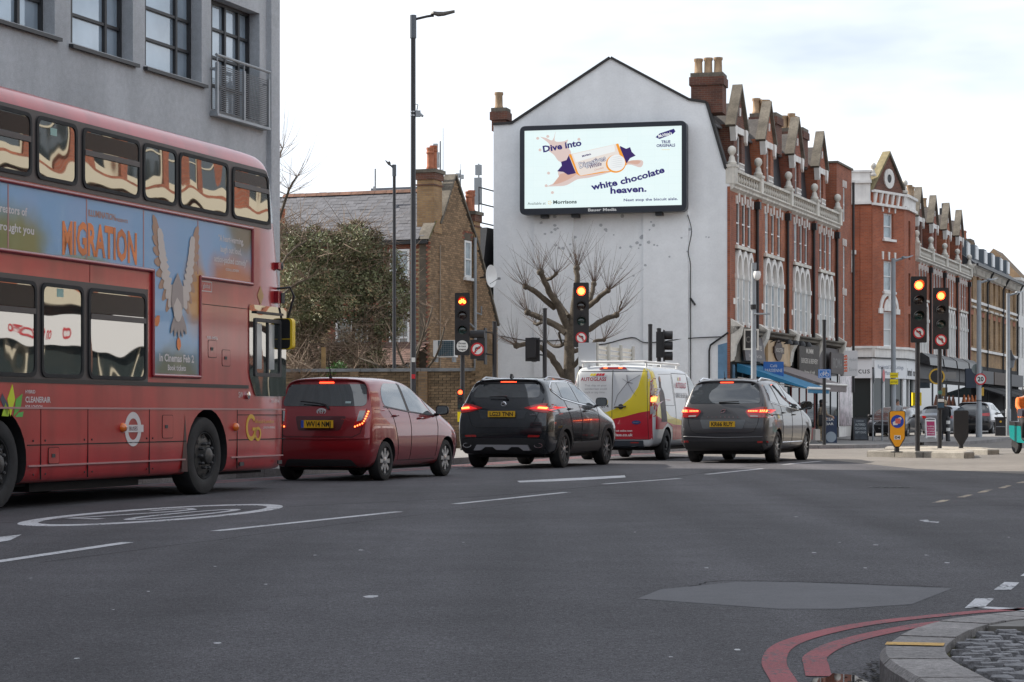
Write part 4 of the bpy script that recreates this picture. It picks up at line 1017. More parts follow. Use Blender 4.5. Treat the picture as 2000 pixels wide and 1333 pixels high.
def bus():
 d=V((sin(R(17.9)),cos(R(17.9))));lf=V((-d.y,d.x));HW=1.275
 o=V((-3.81,26.9))+lf*HW
 X=[-7.7,-7.5,-5.0,-2.5,0.0,1.2,1.95,2.4]
 prof=[(1.19,0.26),(1.262,0.31),(HW,0.6),(HW,1.4),(HW,2.4),(HW,3.4),(HW*0.995,4.10),(1.245,4.33),(1.10,4.47)]
 rows=[]
 for i in range(len(X)):
  e=0.94 if i in(0,7)else 1.0
  rows.append([(w*e,z if i<6 or z<4 else z-0.02*(i-5))for w,z in prof])
 c=Car('double_decker_bus','red double-decker bus with a film advert along its side','bus',(o.x,o.y,0),17.9,busred,(X,rows,[-1,-0.9,-0.5,0.5,0.9,1],[-7.66,-7.7,-7.72,-7.72,-7.72,-7.7,-7.66,-7.6,-7.5],[2.50,2.54,2.56,2.56,2.52,2.26,2.06,1.98,1.80],0.03,0.14,[0.03]*8),(0.0,-4.91),0.485,HW*2,None,arch=0.10,arch_in=0.6)
 rt=c.root;yo=-HW
 def bx(name,x0,x1,z0,z1,t,m,parent=None,d0=0.0,r=0):
  """panel standing t proud of the side skin"""
  b=MB()
  b.prism(rrect(x0,x1,z0,z1,r)if r else[(x0,z0),(x1,z0),(x1,z1),(x0,z1)],yo-d0-t,yo+0.01,'y')
  return b.build(name,m,parent or rt)
 s1=MB();s1 .prism(rpoly([(-7.4,3.47),(1.93,3.47),(1.90,3.6),(1.80,4.245),(-7.4,4.245)],[0.03,0.04,0,0.12,0.03]),yo-0.006,yo+0.01,'y');s1 .build('window_band',bussur,rt)
 bx('window_band',-7.4,-1.60,1.365,2.475,0.006,bussur)
 def window(x0,x1,z0,z1,hopper=False,hz=0.22,slope=0.0):
  loop=rpoly([(x0,z0),(x1,z0),(x1-slope,z1),(x0,z1)],0.11,5)
  cx,cz=(x0+x1)/2,(z0+z1)/2
  inn=rpoly([(x0+0.04,z0+0.04),(x1-0.04,z0+0.04),(x1-slope-0.04,z1-0.04),(x0+0.04,z1-0.04)],0.09,5)
  f=MB();ring_prism(f,loop,inn,yo-0.022,yo+0.005);w=f.build('window',rubber,rt,smooth=50)
  g=MB();g.add([(p[0],yo-0.011,p[1])for p in inn],[tuple(range(len(inn)))]);g.build('pane',busglass,w)
  if hopper:
   zb=z1-hz-0.09
   h=MB();h.box(x0+0.035,x1-0.035-slope*0.6,yo-0.030,yo-0.012,zb,zb+0.06);h.build('hopper_bar',bussur,w)
   g2=MB();g2 .prism(rpoly([(x0+0.05,zb+0.07),(x1-0.05-slope,zb+0.07),(x1-0.05-slope,z1-0.05),(x0+0.05,z1-0.05)],[0.01,0.01,0.06,0.06]),yo-0.014,yo-0.0115,'y');g2 .build('hopper',busopen,w)
  return w
 for a,b_,hp in((-6.7,-5.4,True),(-5.28,-4.25,True),(-4.15,-3.28,False),(-3.16,-1.81,True),(-1.73,-0.86,False),(-0.80,0.58,False)):window(a,b_,3.52,4.20,hp)
 window(0.70,1.88,3.52,4.19,True,0.17,0.08)
 for a,b_,hp in((-6.7,-5.6,False),(-5.5,-4.15,True),(-4.05,-3.14,False),(-3.03,-1.65,True)):window(a,b_,1.40,2.42,hp,0.26)
 bx('emergency_sticker',-3.86,-3.72,4.02,4.10,0.0125,mat('sticker_green',(0.25,0.42,0.38),0.4))
 bx('emergency_sticker',-3.72,-3.58,2.28,2.37,0.0125,MATS['sticker_green'])
 for z,m,h in((1.36,black,0.022),(1.07,silver,0.010),(0.452,silver,0.009)):
  bx('trim_strip',-4.30 if z<0.6 else-7.5,1.2 if z>1.3 else 2.36,z-h,z+h,0.010,m)if z!=0.452 else[bx('trim_strip',a,b_,z-h,z+h,0.010,m)for a,b_ in((-4.30,-0.62),(0.68,2.3))]
 for a,b_ in((-4.32,-0.58),(0.62,2.38)):bx('panel_seam',a,b_,0.668,0.680,0.003,seamm)
 for x in(-4.04,-3.02,-1.55):bx('panel_seam',x-0.005,x+0.005,0.3,1.06,0.003,seamm)
 bx('panel_seam',0.865,0.875,0.3,1.06,0.003,seamm);bx('panel_seam',-2.98,-2.975,2.48,2.7,0.003,seamm);bx('panel_seam',2.30,2.305,0.45,1.06,0.003,seamm)
 bx('panel_seam',-0.2,1.2,2.372,2.38,0.003,seamm);bx('panel_seam',0.87,2.3,0.99,1.0,0.003,seamm)
 gr=MB();gr.add([(-0.72,yo-0.002,0.30),(-0.55,yo-0.002,0.30),(-0.58,yo-0.002,0.7),(-0.62,yo-0.002,1.0),(-0.66,yo-0.002,0.7)],[(0,1,2,3,4)]);gr.build('oil_stain',mat('oil_stain',(0.05,0.012,0.012),0.35),rt)
 for x,z in((-4.2,0.72),(-3.95,0.72),(-3.1,0.72),(-2.93,0.72),(-1.62,0.72),(-1.47,0.72),(-4.2,0.36),(-3.95,0.36),(-3.1,0.36),(-2.93,0.36),(-1.62,0.36),(-1.47,0.36)):
  b=MB();b.lathe([(0.012,0),(0.012,0.006),(0,0.007)],8,Matrix.Translation((x,yo,z))@Matrix.Rotation(pi/2,4,'X'));b.build('rivet',black,rt)
 for x0,x1,z0,z1 in((-3.88,-3.66,0.47,0.64),(-1.22,-0.95,0.72,0.99),(0.02,0.26,1.72,1.93),(0.42,0.65,1.62,1.82)):
  f=bx('service_flap',x0,x1,z0,z1,0.004,busred,r=0.03)
  b=MB();ring_prism(b,rrect(x0-0.006,x1+0.006,z0-0.006,z1+0.006,0.03),rrect(x0,x1,z0,z1,0.03),yo-0.003,yo);b.build('flap_gap',seamm,f)
  b=MB();b.box(x0+0.06,x0+0.13,yo-0.010,yo,(z0+z1)/2-0.02,(z0+z1)/2+0.02);b.build('latch',plastic_l,f)
 text('FUEL DIESEL',0.14,1.95,0.03,print_white,rt,'-y',yo-0.003,w=0.3)
 for x in(1.0,2.2):bx('step_light',x-0.06,x+0.06,0.335,0.385,0.008,plastic_l)
 for x,z in((-2.22,0.85),(0.80,0.84)):
  b=MB();b.lathe([(0.055,0),(0.055,0.02),(0.04,0.045),(0,0.055)],14,Matrix.Translation((x,yo,z))@Matrix.Rotation(pi/2,4,'X'));b.build('side_marker',orange_l,rt,smooth=60)
 pw=mat('bus_print_white',(0.62,0.58,0.58),0.4)
 rb=MB();ring_prism(rb,[(-1.96+0.2*cos(a),0.83+0.2*sin(a))for a in[2*pi*i/36 for i in range(36)]],[(-1.96+0.125*cos(a),0.83+0.125*sin(a))for a in[2*pi*i/36 for i in range(36)]],yo-0.003,yo)
 rb.box(-2.21,-1.71,yo-0.005,yo,0.795,0.88);r_=rb.build('roundel',pw,rt)
 text('BUSES',-1.96,0.815,0.046,mat('print_maroon',(0.12,0.03,0.04),0.5),r_,'-y',yo-0.007,w=0.2,bold=0.01)
 for q,m in((((-4.66,0.98),(-4.72,1.16),(-4.62,1.32),(-4.57,1.16)),(0.55,0.62,0.02)),(((-4.60,0.98),(-4.55,1.16),(-4.42,1.22),(-4.46,1.06)),(0.10,0.36,0.05)),(((-4.72,0.98),(-4.86,1.16),(-4.82,1.22),(-4.70,1.10)),(0.05,0.06,0.09)),(((-4.83,0.985),(-4.76,1.12),(-4.68,1.02),(-4.7,0.98)),(0.35,0.52,0.02)),(((-4.56,0.975),(-4.50,1.02),(-4.40,1.03),(-4.42,0.975)),(0.08,0.4,0.08))):
  b=MB();b.prism(list(q),yo-0.004,yo,'y');b.build('leaf_emblem',mat('leaf_%d'%int(m[0]*100),m,0.4),rt)
 text('HYBRID',-4.36,1.225,0.036,pw,rt,'-y',yo-0.003,align='l',w=0.2);text('CLEANERAIR',-4.36,1.13,0.06,pw,rt,'-y',yo-0.003,align='l',w=0.52,bold=0.02);text('FOR LONDON',-4.36,1.065,0.036,pw,rt,'-y',yo-0.003,align='l',w=0.35)
 text('SW',0.97,1.22,0.075,pw,rt,'-y',yo-0.003,w=0.13,bold=0);text('WHV94',2.05,1.155,0.05,pw,rt,'-y',yo-0.003,w=0.25,bold=0.0)
 b=MB();b.lathe([(0.05,0),(0.05,0.03),(0,0.04)],12,Matrix.Translation((1.16,yo,1.25))@Matrix.Rotation(pi/2,4,'X'));b.build('fuel_cap',chrome,rt,smooth=40)
 lg=MB()
 def ringseg(cx,cz,rx,rz,w,a0,a1,k=20):
  ring=[(a0+(a1-a0)*i/k)for i in range(k+1)]
  oo=[(cx+rx*cos(a),cz+rz*sin(a))for a in ring];ii=[(cx+(rx-w)*cos(a),cz+(rz-w)*sin(a))for a in ring]
  lg.prism(oo+ii[::-1],yo-0.004,yo,'y')
 ringseg(1.29,0.83,0.16,0.175,0.055,R(40),R(345));ringseg(1.50,0.745,0.10,0.095,0.036,0,2*pi)
 lg.box(1.33,1.46,yo-0.004,yo,0.79,0.83);lg.build('operator_emblem',gold,rt)
 text('Ahead-London',1.40,0.885,0.052,gold,rt,'-y',yo-0.004,align='l',w=0.6,bold=0.0,shear=0.15);text('LONDON GENERAL',1.66,0.815,0.028,pw,rt,'-y',yo-0.004,align='l',w=0.38)
 b=MB();b.add([(1.58,yo-0.004,2.44),(1.68,yo-0.004,2.57),(1.58,yo-0.004,2.70),(1.48,yo-0.004,2.57)],[(0,1,2,3)]);b.build('diamond_sign',mat('diamond_gold',(0.45,0.25,0.08),0.4),rt)
 adm=ad_mat('film_advert_print',(0.20,0.38,0.60),[((-4.6,2.75),(0.9,0.55),(0.19,0.20,0.06)),((-5.3,3.2),(0.45,0.6),(0.16,0.20,0.07)),((-3.1,2.65),(0.9,0.16),(0.20,0.28,0.12)),((0.75,2.72),(0.95,0.42),(0.45,0.14,0.05)),((1.0,3.4),(0.6,0.5),(0.13,0.125,0.075)),((-0.85,1.5),(0.95,0.42),(0.12,0.14,0.09)),((-0.35,2.5),(0.4,0.6),(0.50,0.24,0.07))])
 b=MB();b.prism([(-6.6,2.72),(-1.47,2.72),(-1.47,1.48),(-0.25,1.48),(-0.25,2.72),(1.29,2.72),(1.29,3.415),(-6.6,3.415)],yo-0.010,yo,'y')
 ad=b.build('advert_board',adm,rt)
 rails=MB()
 def rail(p,q):rails.tube([(p[0],yo-0.012,p[1]),(q[0],yo-0.012,q[1])],0.026,8)
 rail((-6.6,3.43),(1.31,3.43));rail((-6.6,2.705),(-1.485,2.705));rail((-1.485,2.72),(-1.485,1.465));rail((-1.5,1.465),(-0.235,1.465));rail((-0.235,1.45),(-0.235,2.72));rail((-0.235,2.705),(1.31,2.705));rail((1.305,2.705),(1.305,3.44))
 rails.build('advert_rail',busrail,ad,smooth=50)
 for x in(-4.72,-3.07,-1.72,-0.29):
  b=MB();b.box(x-0.012,x+0.012,yo-0.013,yo,2.735,3.40);b.build('board_joint',silver,ad)
 yd=yo-0.012
 orange=mat('advert_orange',(0.72,0.20,0.045),0.4,noise=(2.5,0.25,2))
 text('MIGRATION',-2.75,2.79,0.345,orange,ad,'-y',yd-0.002,w=1.72,bold=0.035,arc=-0.03)
 text('ILLUMINATION',-2.72,3.22,0.07,mat('advert_dim_orange',(0.42,0.22,0.16),0.5),ad,'-y',yd,w=0.62,bold=0.03);text('PRESENTS',-2.26,3.215,0.035,MATS['advert_dim_orange'],ad,'-y',yd,w=0.3,bold=0.02)
 text('creators of',-4.34,3.10,0.085,pw,ad,'-y',yd,align='r',w=0.6,bold=0.02);text('that brought you',-4.20,2.915,0.085,pw,ad,'-y',yd,align='r',w=1.05,bold=0.02);text('From the',-5.0,3.10,0.085,pw,ad,'-y',yd,align='r',w=0.55,bold=0.02)
 for i,tx in enumerate(('“A heart-warming,','laugh out loud,','action-packed comedy”')):text(tx,0.66,3.20-i*0.135,0.078,pw,ad,'-y',yd,w=(0.74,0.62,0.98)[i],bold=0.02)
 text('COLLIDER',0.70,2.835,0.03,pw,ad,'-y',yd,w=0.40).hide_render=False
 text('In Cinemas Feb 2',-0.86,1.64,0.088,pw,ad,'-y',yd,w=0.92,bold=0.03);text('Book tickets',-0.86,1.535,0.066,pw,ad,'-y',yd,w=0.48,bold=0.025)
 fe=[mat('feather_cream',(0.60,0.52,0.47),0.5),mat('feather_brown',(0.42,0.25,0.17),0.5),mat('feather_grey',(0.36,0.30,0.28),0.5)]
 def feather(x,z,a,L_,W_,m,dd):
  pts=[(0,0),(0.3,0.42),(0.7,0.5),(0.95,0.22),(1,0),(0.95,-0.2),(0.7,-0.45),(0.3,-0.4)]
  pts=[(x+L_*p[0]*cos(a)-W_*p[1]*sin(a),z+L_*p[0]*sin(a)+W_*p[1]*cos(a))for p in pts]
  b=MB();b.add([(p[0],yd-dd,p[1])for p in pts],[tuple(range(8))]);b.build('printed_feather',m,ad)
 for i in range(9):
  t_=i/8;feather(-0.97-0.36*t_,2.52+0.62*t_,R(238-112*t_),0.34-0.06*t_,0.12,fe[1],0.0006+i*0.0004);feather(-0.73+0.30*t_,2.52+0.60*t_,R(-58+112*t_),0.34-0.08*t_,0.12,fe[1],0.0006+i*0.0004)
  feather(-0.93-0.30*t_,2.50+0.56*t_,R(232-100*t_),0.27-0.06*t_,0.14,fe[0],0.005+i*0.0004);feather(-0.77+0.24*t_,2.50+0.54*t_,R(-52+100*t_),0.27-0.08*t_,0.14,fe[0],0.005+i*0.0004)
 for i in range(5):feather(-0.87+0.02*i,2.25,R(238+i*16),0.32,0.09,fe[2],0.009+i*0.0004)
 feather(-0.86,2.72,R(-92),0.56,0.34,fe[2],0.012);feather(-0.88,2.42,R(-84),0.30,0.24,fe[0],0.013)
 for x,z,a in((-1.32,2.18,3.9),(-0.83,1.95,-1.5)):feather(x,z,a,0.17,0.12,orange,0.006)
 b=bx('agency_box',-0.19,0.12,2.535,2.665,0.002,busred);q=MB();ring_prism(q,[(-0.19,2.535),(0.12,2.535),(0.12,2.665),(-0.19,2.665)],[(-0.18,2.545),(0.11,2.545),(0.11,2.655),(-0.18,2.655)],yo-0.005,yo);q.build('box_outline',pw,b)
 text('global',-0.035,2.58,0.055,pw,b,'-y',yo-0.005,w=0.2,bold=0)
 cab=mat('cab_frame',(0.45,0.46,0.46),0.12,0.6)
 gl=MB();gl.prism(rpoly([(1.215,2.44),(1.215,1.52),(1.40,1.245),(2.38,1.245),(2.40,2.44)],[0.03,0.06,0.05,0.04,0.03]),yo-0.012,yo+0.01,'y');w=gl.build('cab_window',busglass,rt)
 f=MB();ring_prism(f,rrect(1.36,2.20,1.50,2.27,0.04),rrect(1.41,2.15,1.55,2.22,0.03),yo-0.03,yo-0.011);f.box(1.76,1.80,yo-0.028,yo-0.0115,1.55,2.22);f.build('window_frame',plastic_l,w)
 f=MB();f.box(1.36,2.22,yo-0.05,yo-0.012,2.33,2.36);f.build('rain_gutter',black,w)
 for x0,x1 in((1.42,1.60),(1.82,2.0)):
  f=MB();f.box(x0,x1,yo-0.0135,yo-0.0121,1.60,2.20);f.build('pane',mat('cab_reflection',(0.30,0.33,0.35),0.1),w)  # pale strips painting white reflections on the dark cab glass
 for sd in(-1,1):
  c.patch('front_corner_glass',rpoly([(1.90,3.56),(2.16,3.56),(2.00,4.18),(1.84,4.18)],0.03),'s',mat('pillar_grey',(0.30,0.33,0.37),0.25,coat=0.5),side=sd,off=0.004)
 c.patch('upper_windscreen',rrect(-1.0,1.0,3.5,4.15,0.1),'f',glass_car,step=0.12);c.patch('windscreen',rrect(-1.1,1.1,1.25,2.6,0.1),'f',glass_car,step=0.12);c.patch('destination_blind',rrect(-0.9,0.9,2.75,3.15,0.03),'f',black,step=0.12)
 m_=MB();px,py=2.26,yo-0.06
 lo=rrect(-0.10,0.10,1.88,2.30,0.06,5);k=len(lo)
 m_.add([(px,py+p[0],p[1])for p in lo]+[(px+0.10,py+p[0],p[1])for p in lo],[tuple(range(k)),tuple(range(k,2*k))]+[(i,(i+1)%k,k+(i+1)%k,k+i)for i in range(k)])
 mi=m_.build('door_mirror',yellow,rt,smooth=40)
 q=MB();q.add([(px-0.006,py+p[0]*0.84+0.014,2.09+(p[1]-2.09)*0.95)for p in lo]+[(px-0.002,py+p[0]*0.84+0.014,2.09+(p[1]-2.09)*0.93)for p in lo],[tuple(range(k))]+[(i,(i+1)%k,k+(i+1)%k,k+i)for i in range(k)]);q.build('mirror_face',black,mi)
 q=MB();q.box(px-0.009,px-0.006,py-0.1,py+0.1,2.015,2.023);q.build('mirror_divider',yellow,mi)
 q=MB();q.tube([(2.22,yo+0.05,2.70),(2.32,yo-0.10,2.72),(2.36,yo-0.14,2.60),(2.34,py,2.30)],0.016,8);q.build('mirror_arm',black,mi)
 b=MB();b.box(2.08,2.22,yo-0.035,yo+0.05,2.50,2.66);b.build('mirror_bracket',busrail,mi);b=MB();b.box(2.16,2.26,yo-0.05,yo+0.06,2.50,2.64);b.build('camera_housing',black,mi)
 b=MB();b.lathe([(0.045,0),(0.06,0.04),(0.05,0.08),(0,0.095)],14,Matrix.Translation((2.24,yo+0.06,3.0))@Matrix.Rotation(pi/2,4,'X'));b.build('side_camera',plastic_l,rt,smooth=50)
 b=MB();b.box(2.12,2.22,yo-0.02,yo+0.06,2.955,3.045);b.build('camera_base',busrail,rt)
 b=MB();b.prism(rpoly([(-1.6,4.45),(-1.55,4.60),(-1.2,4.63),(-0.5,4.58),(-0.25,4.46)],0.04),-0.1,0.6,'y');b.build('roof_vent',mat('vent_grey',(0.5,0.48,0.46),0.5),rt,smooth=40)
 b=MB();b.box(-7.2,2.2,-1.0,1.0,0.22,0.32);b.box(-3.9,-1.4,-1.05,-0.3,0.16,0.3);b.build('underside',blackm,rt)
 rim=mat('bus_rim',(0.07,0.068,0.066),0.5,0.4,noise=(6,0.3,4))
 for x in(0.0,-4.91):
  for sd in(-1,1):
   t=c.wheel(x,sd,0.485,0.28,0.30,0,'steel',rim,y=sd*(HW-0.03))
   M=Matrix.Translation((x,sd*(HW-0.03),0.485))@Matrix.Rotation(-sd*pi/2,4,'X')
   for i in range(10):
    a=2*pi*i/10;q=MB();q.lathe([(0.022,-0.03),(0.022,0.03),(0.014,0.045),(0,0.046)],6,M@Matrix.Translation((0.155*cos(a),0.155*sin(a),0)));q.build('wheel_nut',plastic_l,t)
   q=MB();q.lathe([(0.105,-0.03),(0.10,0.05),(0.07,0.07),(0,0.075)],16,M);q.build('hub',rim,t,smooth=40)
   for i in range(8):
    a=2*pi*i/8;q=MB();q.add([(0.245+0.03*cos(b_),0.035*sin(b_),-0.028 if False else 0.0)for b_ in[2*pi*j/8 for j in range(8)]],[tuple(range(8))],0,M@Matrix.Rotation(a,4,'Z')@Matrix.Translation((0,0,-0.022)));q.build('rim_hole',blackm,t)
 for x in(-3.2,2.0):c.box('driver_seat',-0.9,-0.5,x-0.2,x+0.2,0.9,1.0,black)
 return c
BUS=bus()
# buildings on the left side
def frame_at(p,deg=None,d=None,z=0.0):
 """local x along the wall (left to right as seen from the street), y into the building"""
 a=math.atan2(d[1],d[0])if d else R(90-deg)
 return(p[0],p[1],z),a
def wall_prism(poly,depth,holes=()):
 """facade slab in x,z with rectangular openings, split into strips round them"""
 mb=MB()
 xs_=sorted(set([p[0]for p in poly]+[h[0]for h in holes]+[h[1]for h in holes]))
 return mb
def wall_grid(x0,x1,z0,z1,holes,depth,mi=0,mb=None,y=0.0):
 """rectangular wall with rectangular holes, as boxes butted round the holes, reveals included"""
 mb=mb or MB()
 cuts=sorted(set([z0,z1]+[c for h in holes for c in(h[2],h[3])if z0<c<z1]))
 for a,b in zip(cuts,cuts[1:]):
  zc=(a+b)/2;row=sorted([h for h in holes if h[2]<zc<h[3]])
  x=x0
  for h in row:
   if h[0]>x+1e-4:mb.box(x,h[0],y,y+depth,a,b,mi)
   x=h[1]
  if x<x1-1e-4:mb.box(x,x1,y,y+depth,a,b,mi)
 return mb
def sash(parent,x0,x1,z0,z1,y,fm=None,gm=None,t=0.05,meet=0.5,name='window',bars=(),rows=(),arch=0.0):
 """sliding sash: frame, meeting rail, two panes"""
 fm=fm or white;gm=gm or glass_win
 f=MB()
 ring_prism(f,[(x0,z0),(x1,z0),(x1,z1),(x0,z1)],[(x0+t,z0+t*1.3),(x1-t,z0+t*1.3),(x1-t,z1-t),(x0+t,z1-t)],y,y+0.07)
 zm=z0+(z1-z0)*meet if meet else None
 if zm:f.box(x0+t,x1-t,y-0.012,y+0.05,zm-0.025,zm+0.025)
 for b in bars:f.box(x0+(x1-x0)*b-0.012,x0+(x1-x0)*b+0.012,y+0.005,y+0.05,z0+t,z1-t)
 w=f.build(name,fm,parent)
 for a,b in(((z0+t,zm),(zm,z1-t))if zm else((z0+t,z1-t),)):
  p=MB();p.add([(x0+t,y+0.03,a),(x1-t,y+0.03,a),(x1-t,y+0.03,b),(x0+t,y+0.03,b)],[(0,1,2,3)]);p.build('pane',gm,w)
 return w
# grey rendered block beside the bus
render_grey=mat('grey_render',(0.44,0.46,0.485),0.9,noise=((0.7,0.10,5),(9,0.07,4),(45,0.10,2)),streak=(1.3,0.2),bump=(50,0.25))
winframe=mat('dark_window_frame',(0.022,0.023,0.026),0.45)
office_glass_sky=mat('office_glass_sky',(0.30,0.38,0.46),0.04,spec=1.0,ior=2.2,noise=(0.8,0.3,3))  # pale blue of the reflected sky is put into the base colour
def grey_block():
 loc,a=frame_at((-4.71,42.8),19.8)
 t=thing('rendered_block','pale grey rendered block with steel-framed windows behind the bus','building',loc,a)
 wins=[(-10.9,-8.15,7.2,9.4),(-7.66,-5.62,7.16,9.4),(-5.2,-3.09,7.16,9.4),(-2.72,-0.70,6.72,8.86)]
 mb=wall_grid(-60,-0.38,0,10.5,[(w[0],w[1],w[2],w[3])for w in wins],0.34)
 mb.build('wall',render_grey,t)
 b=MB();b.box(-0.38,0.0,-0.10,0.34,0,10.5);b.build('corner_pier',render_grey,t)
 b=MB();b.box(-60,-0.01,0.34,14,0,10.5);b.box(-60,0.0,0.0,14,10.5,24);b.build('rear_mass',render_grey,t)
 for i,(x0,x1,z0,z1)in enumerate(wins):
  f=MB();w_=x1-x0
  ring_prism(f,[(x0,z0),(x1,z0),(x1,z1),(x0,z1)],[(x0+0.06,z0+0.07),(x1-0.06,z0+0.07),(x1-0.06,z1-0.06),(x0+0.06,z1-0.06)],0.22,0.32)
  vx=[x0+w_*0.19,x0+w_*0.74]if i<3 else[x0+w_*0.22,x0+w_*0.5,x0+w_*0.78]
  for x in vx:f.box(x-0.035,x+0.035,0.225,0.315,z0+0.07,z1-0.06)
  n=4
  for k in range(1,n):
   z=z0+(z1-z0)*k/n;f.box(x0+0.06,x1-0.06,0.235,0.305,z-0.025,z+0.025)
  w=f.build('window',winframe,t)
  xx=[x0+0.06]+vx+[x1-0.06]
  for xa,xb in zip(xx,xx[1:]):
   for k in range(n):
    za,zb=z0+(z1-z0)*k/n,z0+(z1-z0)*(k+1)/n
    p=MB();p.add([(xa,0.285,za),(xb,0.285,za),(xb,0.285,zb),(xa,0.285,zb)],[(0,1,2,3)]);p.build('pane',office_glass_sky,w)
  if i<3:
   s_=MB();s_.prism([(-0.09,z0-0.10),(0.26,z0-0.06),(0.26,z0),(-0.09,z0-0.04)],x0-0.06,x1+0.1,'x');s_.build('sill',winframe,w)
 bal=MB();y0=-0.14
 bal.tube([(-2.66,y0,7.72),(-0.42,y0,7.72)],0.03,8)
 for x in(-2.62,-1.52,-0.46):bal.box(x-0.03,x+0.03,y0-0.02,y0+0.03,6.62,7.58);bal.tube([(x,y0,7.58),(x,y0,7.7)],0.014,6)
 bal.box(-2.66,-0.42,y0-0.03,0.0,6.58,6.63)
 for x in(-2.64,-0.46):bal.box(x,x+0.04,y0,0.0,6.63,6.68);bal.box(x,x+0.03,y0,0.0,7.45,7.49)
 BL=bal.build('balcony',greypost,t);BL.location.x=-0.12
 for xa,xb in((-2.57,-1.57),(-1.48,-0.5)):
  for k in range(24):
   z=6.68+k*0.037;p=MB();p.box(xa,xb,y0-0.006,y0+0.006,z,z+0.014);p.build('louvre_bar',mat('louvre_dark',(0.14,0.145,0.155),0.5),BL)
grey_block()
# brown brick house with a slate roof, gable to the road
def bricks(mb,inside_fn,x0,x1,z0,z1,y,rnd=0.25,bw=0.225,bh=0.075,mi_fn=None,off=0.0):
 """individual brick faces standing a few millimetres proud of the mortar"""
 z=z0;r=0
 while z<z1:
  x=x0-(bw/2 if r%2 else 0)
  while x<x1:
   xa,xb=x+0.006,x+bw-0.006
   if inside_fn((xa+xb)/2,z+bh/2):
    mb.tv=random.uniform(1-rnd,1+rnd);d=random.uniform(0.004,0.010)
    a,b,c_,e=xa,min(xb,x1),z+0.005,z+bh-0.005
    if b>a+0.02:
     mb.add([(a,y-d,c_),(b,y-d,c_),(b,y-d,e),(a,y-d,e),(a,y,c_),(b,y,c_),(b,y,e),(a,y,e)],[(0,1,2,3),(3,2,6,7),(0,3,7,4),(1,5,6,2)],mi_fn((xa+xb)/2,z)if mi_fn else 0)
   x+=bw
  z+=bh;r+=1
 mb.tv=1.0
brick_brown=mat('stock_brick',(0.255,0.165,0.094),0.9,tint=True,noise=((0.9,0.22,5),(25,0.2,3)))
brick_red1=mat('red_stock_brick',(0.22,0.075,0.045),0.9,tint=True,noise=(2,0.2,4))
brick_buff=mat('buff_brick',(0.35,0.25,0.14),0.9,tint=True,noise=((1.2,0.15,4),(20,0.12,3)))
mortar=mat('mortar',(0.115,0.095,0.072),0.95,noise=(3,0.2,4))
pd=(-0.9686,0.2487)
